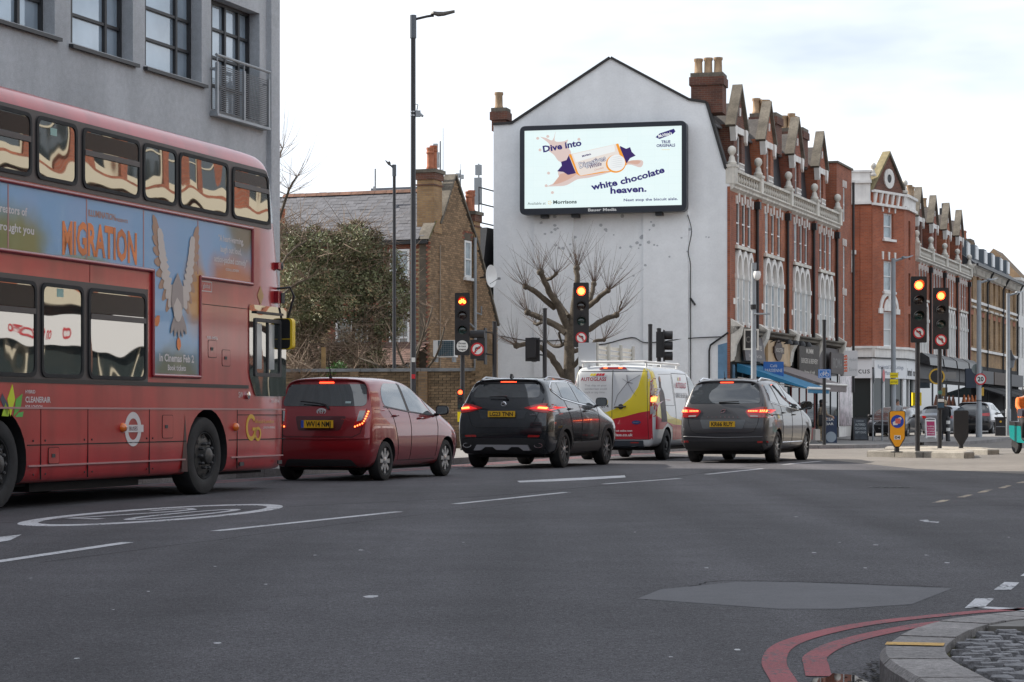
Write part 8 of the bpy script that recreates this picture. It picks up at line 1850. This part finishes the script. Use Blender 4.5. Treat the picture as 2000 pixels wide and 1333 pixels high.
def plane_tree():
 Y=68.0;t=thing('pollarded_tree','bare pollarded plane tree with knuckled limbs in front of the white gable','tree',P(1112,862,Y));o=t.location
 px=lambda cx,cy,dy=0.0:P(950+cx/4.08,440+cy/4.08,Y)+V((0,dy,0))-o
 m=MB();m.tube([px(655,1700),px(658,1300),px(660,1000),px(662,800)],[0.27,0.20,0.165,0.155],12)
 limbs=[([(655,830),(600,700),(540,600),(480,500),(430,385)],0.11,-0.5,22),([(640,850),(540,790),(420,730),(330,690)],0.10,0.5,20),([(545,660),(440,580),(360,520),(312,505)],0.09,-0.9,20),([(655,730),(600,650),(550,565)],0.075,0.6,14),([(445,425),(510,432),(552,400)],0.055,-0.7,12),([(675,800),(700,640),(720,450),(722,340)],0.10,0.3,26),([(690,760),(780,660),(838,560),(862,460)],0.085,0.6,22),([(760,690),(830,635),(900,575),(962,530)],0.085,-0.5,22),([(690,870),(830,820),(930,760),(1032,720)],0.095,-0.3,16),([(1025,725),(1060,680),(1075,612)],0.03,0,3),([(690,1010),(830,970),(870,922),(942,910)],0.065,0.5,18),([(635,1240),(560,1120),(495,1030),(420,975),(330,950),(240,965)],0.10,-0.6,24),([(650,900),(600,960),(540,962),(480,920)],0.05,0.5,8),([(670,1150),(728,1085),(752,1040)],0.075,-0.4,6),([(640,850),(580,860),(605,940)],0.04,0.4,6),([(440,770),(400,790),(385,780)],0.05,0.2,8)]
 tw=MB()
 for pts,r,dy,n in limbs:
  k=len(pts);q=[px(p[0],p[1],dy*i/(k-1))for i,p in enumerate(pts)];sm=smooth_line(q,3)
  sm=[p+V((random.gauss(0,0.012),0,random.gauss(0,0.012)))for p in sm]
  l_=MB();l_.tube(sm,[r*(1.15-0.4*i/len(sm))*random.uniform(0.94,1.06)for i in range(len(sm))],8)
  e=q[-1];kn=r*1.15
  l_.lathe([(0.0,-kn),(kn*0.8,-kn*0.6),(kn,0),(kn*0.75,kn*0.7),(0,kn)],8,Matrix.Translation(e));l_.build('limb',bark,t,smooth=60)
  od=(q[-1]-q[-2]).normalized()
  shoots(tw,e,n,1.1,0.35,0.010,0.85,od);shoots(tw,q[len(q)//2],n//5,0.7,0.6,0.008)
 m.build('trunk',bark,t,smooth=60);tw.build('twigs',twigr,t,kind='stuff')
plane_tree()
def leaf_mass(mb,centers,n,size,flat=0.75):
 for c,rad in centers:
  for _ in range(int(n*rad*rad)):
   d=V((random.gauss(0,1),random.gauss(0,1),random.gauss(0,1))).normalized();rr=rad*random.uniform(0.35,1.0)**0.5*random.choice((1,1,1,1.15))
   p=c+V((d.x*rr,d.y*rr,d.z*rr*flat));a=V((random.gauss(0,1),random.gauss(0,1),random.gauss(0,0.7)+0.3)).normalized();b=a.orthogonal().normalized();b=Matrix.Rotation(random.random()*6.3,3,a)@b;s=size*random.uniform(0.6,1.3)
   mb.tv=random.uniform(0.6,1.5);mb.add([p,p+a*s*0.5+b*s*0.28,p+a*s,p+a*s*0.5-b*s*0.28],[(0,1,2,3)])
 mb.tv=1.0
leaf1=mat('olive_leaf',(0.165,0.175,0.095),0.6,tint=True,spec=0.3,noise=(1.1,0.45,3));leaf2=mat('dusty_leaf',(0.20,0.165,0.10),0.5,tint=True,noise=(1.4,0.4,3));leaf3=mat('bright_leaf',(0.05,0.12,0.02),0.5,tint=True)
def bushy_tree():
 Y=66.0;t=thing('bushy_tree','dense olive-green evergreen tree tangled with bare twigs behind the bus','tree',(-5.1,Y,gz(Y)));o=t.location
 m=MB()
 for dx in(-0.6,0.1,0.5):m.tube([V((dx*0.3,0,0)),V((dx,0.1,1.6)),V((dx*2,0.2,3.2)),V((dx*2.6,0,4.6))],[0.13,0.10,0.07,0.03],7)
 m.build('trunk',bark,t,smooth=60)
 cs=[]
 for u,v,r in[(565,490,.6),(590,480,.55),(630,485,.65),(690,472,.62),(720,490,.6),(755,530,.6),(775,590,.52),(770,560,.45),(735,560,.75),(690,530,.8),(640,540,.8),(590,545,.7),(570,600,.6),(620,610,.75),(680,600,.8),(735,630,.7),(760,640,.5),(700,660,.65),(600,660,.55),(650,690,.55),(790,610,.35),(575,690,.5),(640,705,.4),(610,640,.5),(700,690,.4),(560,650,.5),(548,445,.22),(575,452,.25),(612,452,.22),(672,446,.2),(697,440,.22),(733,462,.25),(770,500,.25),(793,560,.22),(800,590,.18),(640,462,.22),(640,720,.4),(690,715,.35),(730,700,.4),(590,720,.35),(560,470,.4),(710,460,.35),(655,470,.4)]:
  cs.append((P(u,v,Y+random.uniform(-0.8,0.8))-o,r))
 up=[c for c in cs if c[0].z>3.6 or c[0].x>0.6];lo=[c for c in cs if c not in up]
 c1=MB();leaf_mass(c1,up,3000,0.10);c1 .build('crown',leaf1,t,kind='stuff')
 c1=MB();leaf_mass(c1,lo+[(c[0]+V((random.uniform(-0.2,0.2),-0.2,-0.35)),c[1])for c in lo]+[(c[0]+V((0,-0.3,0)),c[1]*0.7)for c in up[::3]],1500,0.085);c1 .build('lower_crown',leaf2,t,kind='stuff')
 tw=MB()
 for c,r in cs+lo+lo:
  for _ in range(30):
   p=c+V((random.gauss(0,r*0.5),random.gauss(-0.25,r*0.4),random.gauss(0,r*0.45)));d=V((random.gauss(0,1),random.gauss(0,0.6),random.gauss(0.1,0.7))).normalized();l_=random.uniform(0.4,1.3)
   b=V((random.gauss(0,0.2),0,random.gauss(-0.1,0.2)));tw.tube([p,p+d*l_*0.5+b*0.4,p+d*l_+b],[0.011,0.008,0.003],3,cap=False)
 tw.build('twigs',twigm,t,kind='stuff')
bushy_tree()
def bare_tree(name,label,u,vb,Y,segs,n,L_):
 o=P(u,vb,Y);o.z=gz(Y);t=thing(name,label,'tree' if 'tree' in name else 'shrub',o);m=MB();tw=MB()
 for pts in segs:
  q=[P(a,b,Y+random.uniform(-0.4,0.4))-V(o)for a,b in pts];m.tube(smooth_line(q,3),[0.045*(1-0.7*i/(3*len(q)))for i in range(3*(len(q)-1)+1)],6)
  for p in q[1:]:shoots(tw,p,n,L_,0.3,0.009,1.0)
 m.build('trunk',bark,t,smooth=60);tw.build('twigs',twigm,t,kind='stuff')
bare_tree('bare_tree','leafless tree whose twigs show against the sky beside the grey block',530,800,62,[[(530,800),(528,600),(540,450),(560,380)],[(540,450),(530,380),(545,310),(552,290)],[(545,430),(565,370),(580,345)],[(530,560),(560,500),(600,470)],[(528,600),(570,560),(600,545)]],10,1.1)
bare_tree('bare_shrub','leafless shrub spreading over the yard wall below the brick house',795,860,62.5,[[(795,860),(800,720),(830,650),(845,600)],[(800,740),(780,690),(770,660)],[(798,760),(850,700),(868,640)],[(797,760),(740,715),(700,700)],[(800,750),(760,725),(690,722)],[(805,720),(822,670),(830,640)]],7,0.8)
t=thing('leafy_shrub','small bright green shrub poking over the yard wall by the red car roof','shrub',P(650,735,60.3));c1=MB();leaf_mass(c1,[(V((0,0,0.1)),0.22),(V((0.15,0,0.25)),0.2),(V((-0.15,0,0.0)),0.2)],3200,0.09);c1 .build('foliage',leaf3,t,kind='stuff');m=MB();m.tube([(0,0,-0.9),(0,0,0.2)],0.02,5);m.build('stem',bark,t)
t=thing('twiggy_shrub','dry brown tangle of twigs hanging over the yard wall by the bus','shrub',P(615,735,60.3));m=MB();shoots(m,V((0,0,-0.3)),130,0.75,0.1,0.008,1.3);shoots(m,V((-0.4,0,-0.1)),90,0.7,0.1,0.008,1.3);m.build('twigs',twigm,t,kind='stuff')
t=thing('timber_post','upright timber post behind the yard wall','post',P(632,740,61.6));m=MB();m.box(-0.06,0.06,-0.06,0.06,-1.2,0.9);m.build('post',mat('timber',(0.30,0.19,0.08),0.8,noise=(5,0.3,3)),t)
# people
def skin_body(name,joints,edges,root,m,parent,sub=2):
 me=bpy.data.meshes.new(name);names=list(joints);me.from_pydata([joints[k][0]for k in names],[(names.index(a),names.index(b))for a,b in edges],[])
 o=bpy.data.objects.new(name,me);COL.objects.link(o);o.modifiers.new('k','SKIN');s=o.modifiers.new('s','SUBSURF');s.levels=s.render_levels=sub
 for i,k in enumerate(names):
  r=joints[k][1];me.skin_vertices[0].data[i].radius=r if isinstance(r,tuple)else(r,r)
 me.skin_vertices[0].data[names.index(root)].use_root=True
 m2=bpy.data.meshes.new_from_object(o.evaluated_get(bpy.context.evaluated_depsgraph_get()));m2 .name=name;o.modifiers.clear();o.data=m2;m2 .materials.clear()
 for x in(m if isinstance(m,list)else[m]):m2 .materials.append(x)
 m2 .shade_smooth();o.parent=parent;return o
skin_m=mat('skin',(0.42,0.24,0.17),0.55);hair_d=mat('dark_hair',(0.022,0.016,0.013),0.6);hair_b=mat('fair_hair',(0.36,0.27,0.17),0.6)
def person(label,loc,rz,H=1.7,top=None,legs=None,hair=hair_d,hairlong=False,coat=False,lean=0.0,arms=(0.1,0.1),stride=0.12,group='people on the pavement',shoes=None):
 """stands facing local -y; arms = how far each hand is brought forward"""
 t=thing('person',label,'person',loc,R(rz),group);k=H/1.7;L_=lean
 j={'pel':((0,0,0.93*k),(0.15,0.11)),'waist':((0,-L_*0.3,1.08*k),(0.135,0.10)),'chest':((0,-L_*0.8,1.30*k),(0.165,0.115)),'neck':((0,-L_,1.46*k),0.06),'skull':((0,-L_-0.02,1.57*k),(0.078,0.09)),'crown':((0,-L_-0.01,1.65*k),(0.06,0.07))}
 e=[('pel','waist'),('waist','chest'),('chest','neck'),('neck','skull'),('skull','crown')]
 for s,nm in((-1,'a'),(1,'b')):
  f=arms[0 if s<0 else 1];st=stride*s
  j['sh'+nm]=((s*0.19,-L_,1.40*k),0.065);j['el'+nm]=((s*0.24,-L_-f*0.3+0.02,1.13*k),0.048);j['wr'+nm]=((s*0.22,-L_-f-0.02,(0.90+f*0.5)*k),0.034);j['hd'+nm]=((s*0.215,-L_-f-0.05,(0.82+f*0.5)*k),(0.022,0.04))
  j['hp'+nm]=((s*0.09,0,0.86*k),0.09);j['kn'+nm]=((s*0.10,-0.03+st*0.5,0.49*k),0.062);j['an'+nm]=((s*0.10,0.03+st,0.09*k),0.042);j['to'+nm]=((s*0.11,-0.12+st,0.04),(0.045,0.032))
  e+=[('chest','sh'+nm),('sh'+nm,'el'+nm),('el'+nm,'wr'+nm),('wr'+nm,'hd'+nm),('pel','hp'+nm),('hp'+nm,'kn'+nm),('kn'+nm,'an'+nm),('an'+nm,'to'+nm)]
 b=skin_body('body',j,e,'pel',[skin_m,top,legs,shoes or black],t)
 for p in b.data.polygons:
  c=p.center;z=c.z/k
  p.material_index=0 if z>1.455 or(abs(c.x)>0.17 and z<0.93+max(arms)*0.5 and z>0.7)else 1 if z>0.9 or abs(c.x)>0.19 else 3 if z<0.085 else 2
 hd=MB();hz=1.60*k;hd.lathe([(0.0,-0.10 if not hairlong else-0.30),(0.075,-0.08 if not hairlong else-0.28),(0.102,-0.02),(0.104,0.03),(0.085,0.085),(0.045,0.112),(0,0.118)],14,Matrix.Translation((0,-L_+0.022,hz)));hd.build('hair',hair,t,smooth=70)
 f=MB();fy=-L_-0.105
 f.add([(0,fy-0.022,hz-0.035),(-0.014,fy,hz-0.04),(0.014,fy,hz-0.04),(0,fy,hz+0.0)],[(0,1,2),(0,2,3),(0,3,1)]);f.build('nose',skin_m,t)
 for s in(-1,1):f=MB();f.box(s*0.032-0.011,s*0.032+0.011,fy-0.001,fy+0.01,hz-0.005,hz+0.005);f.build('eye',black,t);f=MB();f.lathe([(0.0,-0.03),(0.016,0),(0,0.03)],6,Matrix.Translation((s*0.088,-L_-0.01,hz-0.02)));f.build('ear',skin_m,t)
 f=MB();f.box(-0.02,0.02,fy+0.001,fy+0.012,hz-0.066,hz-0.06);f.build('mouth',mat('lips',(0.25,0.09,0.07),0.6),t)
 if coat:
  c=MB();vs=[];n=16;st_=[(0.38,0.24,0.17),(0.7,0.23,0.16),(0.95,0.20,0.145),(1.1,0.185,0.135),(1.3,0.205,0.14),(1.41,0.16,0.11),(1.46,0.075,0.08)]
  for z,rx,ry in st_:vs+=[(rx*cos(2*pi*i/n),-L_*max(0,(z-0.9)/0.5)+ry*sin(2*pi*i/n),z*k)for i in range(n)]
  c.add(vs,[(r*n+i,r*n+(i+1)%n,(r+1)*n+(i+1)%n,(r+1)*n+i)for r in range(len(st_)-1)for i in range(n)]);c.build('coat',top,t,smooth=60)
 return t
blackcoat=mat('black_coat',(0.012,0.012,0.014),0.8,noise=(6,0.2,3));beige=mat('beige_jacket',(0.30,0.24,0.18),0.85,noise=(9,0.15,3));camo=mat('mottled_trousers',(0.22,0.17,0.11),0.85,noise=(12,0.6,3));denim=mat('dark_denim',(0.025,0.03,0.045),0.85)
pz=gz(79)+0.115
t=person('person in a dark cap and beige jacket carrying a black bag outside the shops',(11.3,79,pz),60,1.56,beige,camo,hair_d,True,lean=0.12,arms=(0.2,0.3),stride=0.1,shoes=mat('pale_shoe',(0.5,0.48,0.46),0.7))
b=MB();b.lathe([(0.115,0.0),(0.112,0.05),(0.08,0.10),(0,0.115)],14,Matrix.Translation((0,-0.10,1.495)));b.prism(rpoly([(-0.08,-0.30),(0.08,-0.30),(0.09,-0.16),(-0.09,-0.16)],0.03),1.495,1.512,'z');b.build('cap',black,t,smooth=40)
bag=thing('shoulder_bag','black bag hanging from the shoulder of the person in the beige jacket','bag',(11.38,78.78,pz+0.62),R(70));b=MB();b.prism(rpoly([(-0.2,0),(0.2,0),(0.22,0.42),(-0.22,0.42)],0.09),-0.1,0.1,'y');b.build('bag_body',black,bag,smooth=40);b=MB();b.tube(smooth_line([(-0.18,0,0.38),(-0.05,0,0.7),(0.05,0,0.7),(0.18,0,0.38)],3),0.014,5);b.build('strap',black,bag)
bag=thing('carrier_bag','white carrier bag held low by the person in the beige jacket','bag',(11.15,78.7,pz+0.1),R(40));b=MB();b.prism(rpoly([(-0.14,0),(0.14,0),(0.12,0.42),(-0.12,0.42)],0.03),-0.06,0.06,'y');b.build('bag_body',mat('bag_white',(0.5,0.46,0.42),0.6),bag);b=MB();b.tube(smooth_line([(-0.07,0,0.4),(0,0,0.55),(0.07,0,0.4)],3),0.008,5);b.build('handle',black,bag)
pz=gz(85.5)+0.11
person('fair-haired person in a long black coat, back turned, by the banded bollard',(17.25,85.8,pz),178,1.62,blackcoat,denim,hair_b,False,True,stride=0.06)
person('dark-haired person standing behind the orange bollard beside the parked saloon',(15.8,88.2,gz(88)+0.11),20,1.66,mat('pale_top',(0.35,0.36,0.38),0.8),denim,hair_d,stride=0.05)
t=thing('leaning_board','dark blue pavement board with a pale disc beside the black sign post','A-board',(11.75,79.6,gz(79)+0.115),R(10));b=MB();b.box(-0.28,0.28,-0.03,0.03,0.0,1.0);b.build('board',mat('board_blue',(0.02,0.04,0.09),0.5),t);text('TEA',0,0.82,0.11,signwhite,t,'-y',-0.034,w=0.3);text('BAR',0,0.66,0.09,signwhite,t,'-y',-0.034,w=0.3);b=MB();b.prism(circ(0.05,0.22,0.2,20),-0.04,-0.031,'y');b.build('disc',mat('disc_pale',(0.30,0.36,0.42),0.5),t)
# delivery scooter and rider cut by the right edge
sx,sy=13.3,55.5
t=thing('delivery_scooter','teal motor scooter entering at the right edge of the road','scooter',(sx,sy,gz(sy)),R(-78));tealp=mat('scooter_teal',(0.0,0.22,0.21),0.3,coat=0.8)
for x in(-0.62,0.62):
 w=MB();w.lathe([(0.13,-0.05),(0.2,-0.06),(0.235,-0.03),(0.235,0.03),(0.2,0.06),(0.13,0.05)],24,Matrix.Translation((x,0,0.235))@Matrix.Rotation(pi/2,4,'X'));w.build('wheel',rubber,t,smooth=40)
b=MB();b.prism(rpoly([(-0.75,0.42),(-0.35,0.30),(0.3,0.28),(0.5,0.35),(0.62,0.95),(0.52,1.0),(0.28,0.42),(-0.05,0.42),(-0.1,0.72),(-0.8,0.74)],0.05),-0.14,0.14,'y');b.build('bodywork',tealp,t,smooth=40)
b=MB();b.prism(rpoly([(0.40,0.50),(0.66,0.62),(0.74,1.02),(0.62,1.06)],0.08),-0.15,0.15,'y');b.build('front_fairing',tealp,t,smooth=40);b=MB();b.prism(rpoly([(-0.8,0.74),(-0.05,0.72),(-0.1,0.82),(-0.8,0.85)],0.03),-0.13,0.13,'y');b.build('seat',black,t)
b=MB();b.tube([(0.5,-0.36,1.08),(0.54,0,1.04),(0.5,0.36,1.08)],0.02,6);b.tube([(0.62,0,0.24),(0.56,0,0.95)],0.035,8);b.build('handlebar',black,t)
for s in(-1,1):b=MB();b.prism(rpoly([(0.36,0.98),(0.66,0.96),(0.68,1.14),(0.42,1.18)],0.06),s*0.36-0.10,s*0.36+0.10,'y');b.build('hand_muff',mat('muff_dark',(0.03,0.026,0.04),0.8),t,smooth=40)
q=MB();q.prism(rpoly([(0.42,0.36),(0.85,0.36),(0.80,0.50),(0.5,0.52)],0.04),-0.08,0.08,'y');q.build('mudguard',tealp,t,smooth=40)
rd=thing('person','scooter rider in an orange jacket, mostly cut off by the right edge','person',(sx,sy,gz(sy)),R(-78));oj=mat('orange_jacket',(0.72,0.15,0.015),0.7,noise=(7,0.15,3))
j={'pel':((-0.3,0,0.88),(0.15,0.15)),'waist':((-0.26,0,1.06),(0.15,0.16)),'chest':((-0.14,0,1.32),(0.14,0.18)),'neck':((-0.06,0,1.47),0.06),'skull':((-0.02,0,1.58),0.085),'crown':((-0.02,0,1.66),0.07)};e=[('pel','waist'),('waist','chest'),('chest','neck'),('neck','skull'),('skull','crown')]
for s,nm in((-1,'a'),(1,'b')):
 j['sh'+nm]=((-0.10,s*0.21,1.40),0.078);j['el'+nm]=((0.14,s*0.34,1.22),0.062);j['wr'+nm]=((0.40,s*0.36,1.10),0.045);j['hd'+nm]=((0.50,s*0.36,1.08),0.04);j['kn'+nm]=((0.16,s*0.17,0.80),0.078);j['an'+nm]=((0.06,s*0.15,0.40),0.05);j['to'+nm]=((0.2,s*0.15,0.35),0.04)
 e+=[('chest','sh'+nm),('sh'+nm,'el'+nm),('el'+nm,'wr'+nm),('wr'+nm,'hd'+nm),('pel','kn'+nm),('kn'+nm,'an'+nm),('an'+nm,'to'+nm)]
b=skin_body('body',j,e,'pel',[skin_m,oj,blackcoat],rd)
for p in b.data.polygons:p.material_index=2 if p.center.z<0.95 else 1 if p.center.z<1.47 else 0
b=MB();b.lathe([(0,-0.12),(0.11,-0.1),(0.135,0.0),(0.12,0.09),(0.06,0.135),(0,0.14)],16,Matrix.Translation((-0.02,0,1.63)));b.build('helmet',black,rd,smooth=60);b=MB();b.box(0.095,0.125,-0.075,0.075,1.57,1.67);b.build('visor',glass_car,rd)
# parked cars by the far shops
def far_car(label,loc,heading,paint,W=1.78,Hh=1.43,Lh=4.4,group='cars parked near the corner shop'):
 c=crossover('parked_car',label,loc,heading,paint,W,Hh,Lh,{'rear':[0.12,0.04,0.0,0.05,0.12,0.42,0.46,0.5]},group,wheel_r=0.32,wb=2.6,ro=0.85);k=Hh/1.69
 c.patch('rear_window',rpoly([(-0.62,1.30*k),(0.62,1.30*k),(0.54,1.56*k),(-0.54,1.56*k)],0.05),'r',glass_car);c.patch('windscreen',rpoly([(-0.68,1.12*k),(0.68,1.12*k),(0.56,1.56*k),(-0.56,1.56*k)],0.06),'f',glass_sky,step=0.09)
 for s in(1,-1):
  c.patch('tail_light',rpoly([(s*a,b_*k)for a,b_ in[(0.45,1.0),(0.84,0.98),(0.84,1.14),(0.5,1.12)]],0.02),'r',tail_red,off=0.012);c.patch('headlight',rpoly([(s*a,b_*k)for a,b_ in[(0.5,0.84),(0.78,0.88),(0.74,0.99),(0.5,0.93)]],0.02),'f',tail_clear,off=0.012)
  c.patch('side_window',rpoly([(0.75,1.33*k),(1.78,1.27*k),(1.6,1.58*k),(1.0,1.55*k)],0.05),'s',glass_sky,side=s);c.patch('side_window',rpoly([(1.86,1.26*k),(2.75,1.22*k),(2.3,1.5*k),(1.68,1.58*k)],0.05),'s',glass_sky,side=s)
  c.seam('door_seam',[(1.82,1.26*k),(1.84,0.4)],'s',seamm,0.006,s)
  for xw in(0.85,3.45):c.wheel(xw,s,0.32,0.2,0.22,5,'twin')
  c.mirror(2.75,1.2*k,s,black)
 return c
c=far_car('dark grey saloon parked facing us behind the chalkboard A-board',(18.2,99.6,gz(97)),180+22,greypaint)
c.patch('grille',rpoly([(-0.40,0.28),(0.40,0.28),(0.52,0.60),(0.44,0.74),(-0.44,0.74),(-0.52,0.60)],0.04),'f',black,off=0.012);gr_=[(-0.40,0.28),(0.40,0.28),(0.52,0.60),(0.44,0.74),(-0.44,0.74),(-0.52,0.60)];c.seam('grille_surround',gr_,'f',chrome,0.014,closed=True,off=0.012);c.plate('AF69 ZKX',-0.26,0.26,0.46,0.57,plate_w,4.45,face='+x')
b=MB();h,n=c.hit(0,0.67,'f')
for i in range(4):ring_prism(b,[(0.045*cos(a)-0.09+i*0.06,h.z+0.045*sin(a))for a in[2*pi*q/14 for q in range(14)]],[(0.036*cos(a)-0.09+i*0.06,h.z+0.036*sin(a))for a in[2*pi*q/14 for q in range(14)]],h.x,h.x+0.03,ax='x')
b.build('badge',chrome,c.root)
far_car('black estate car parked behind the 20 sign column',(21.9,102.5,gz(103)),22,blackpaint,1.85,1.62,4.6);far_car('silver-blue car parked between the dark bollard and the black estate',(20.0,101.5,gz(102)),30,mat('silver_blue_paint',(0.12,0.14,0.17),0.3,0.5,coat=1),1.75,1.45,4.2)
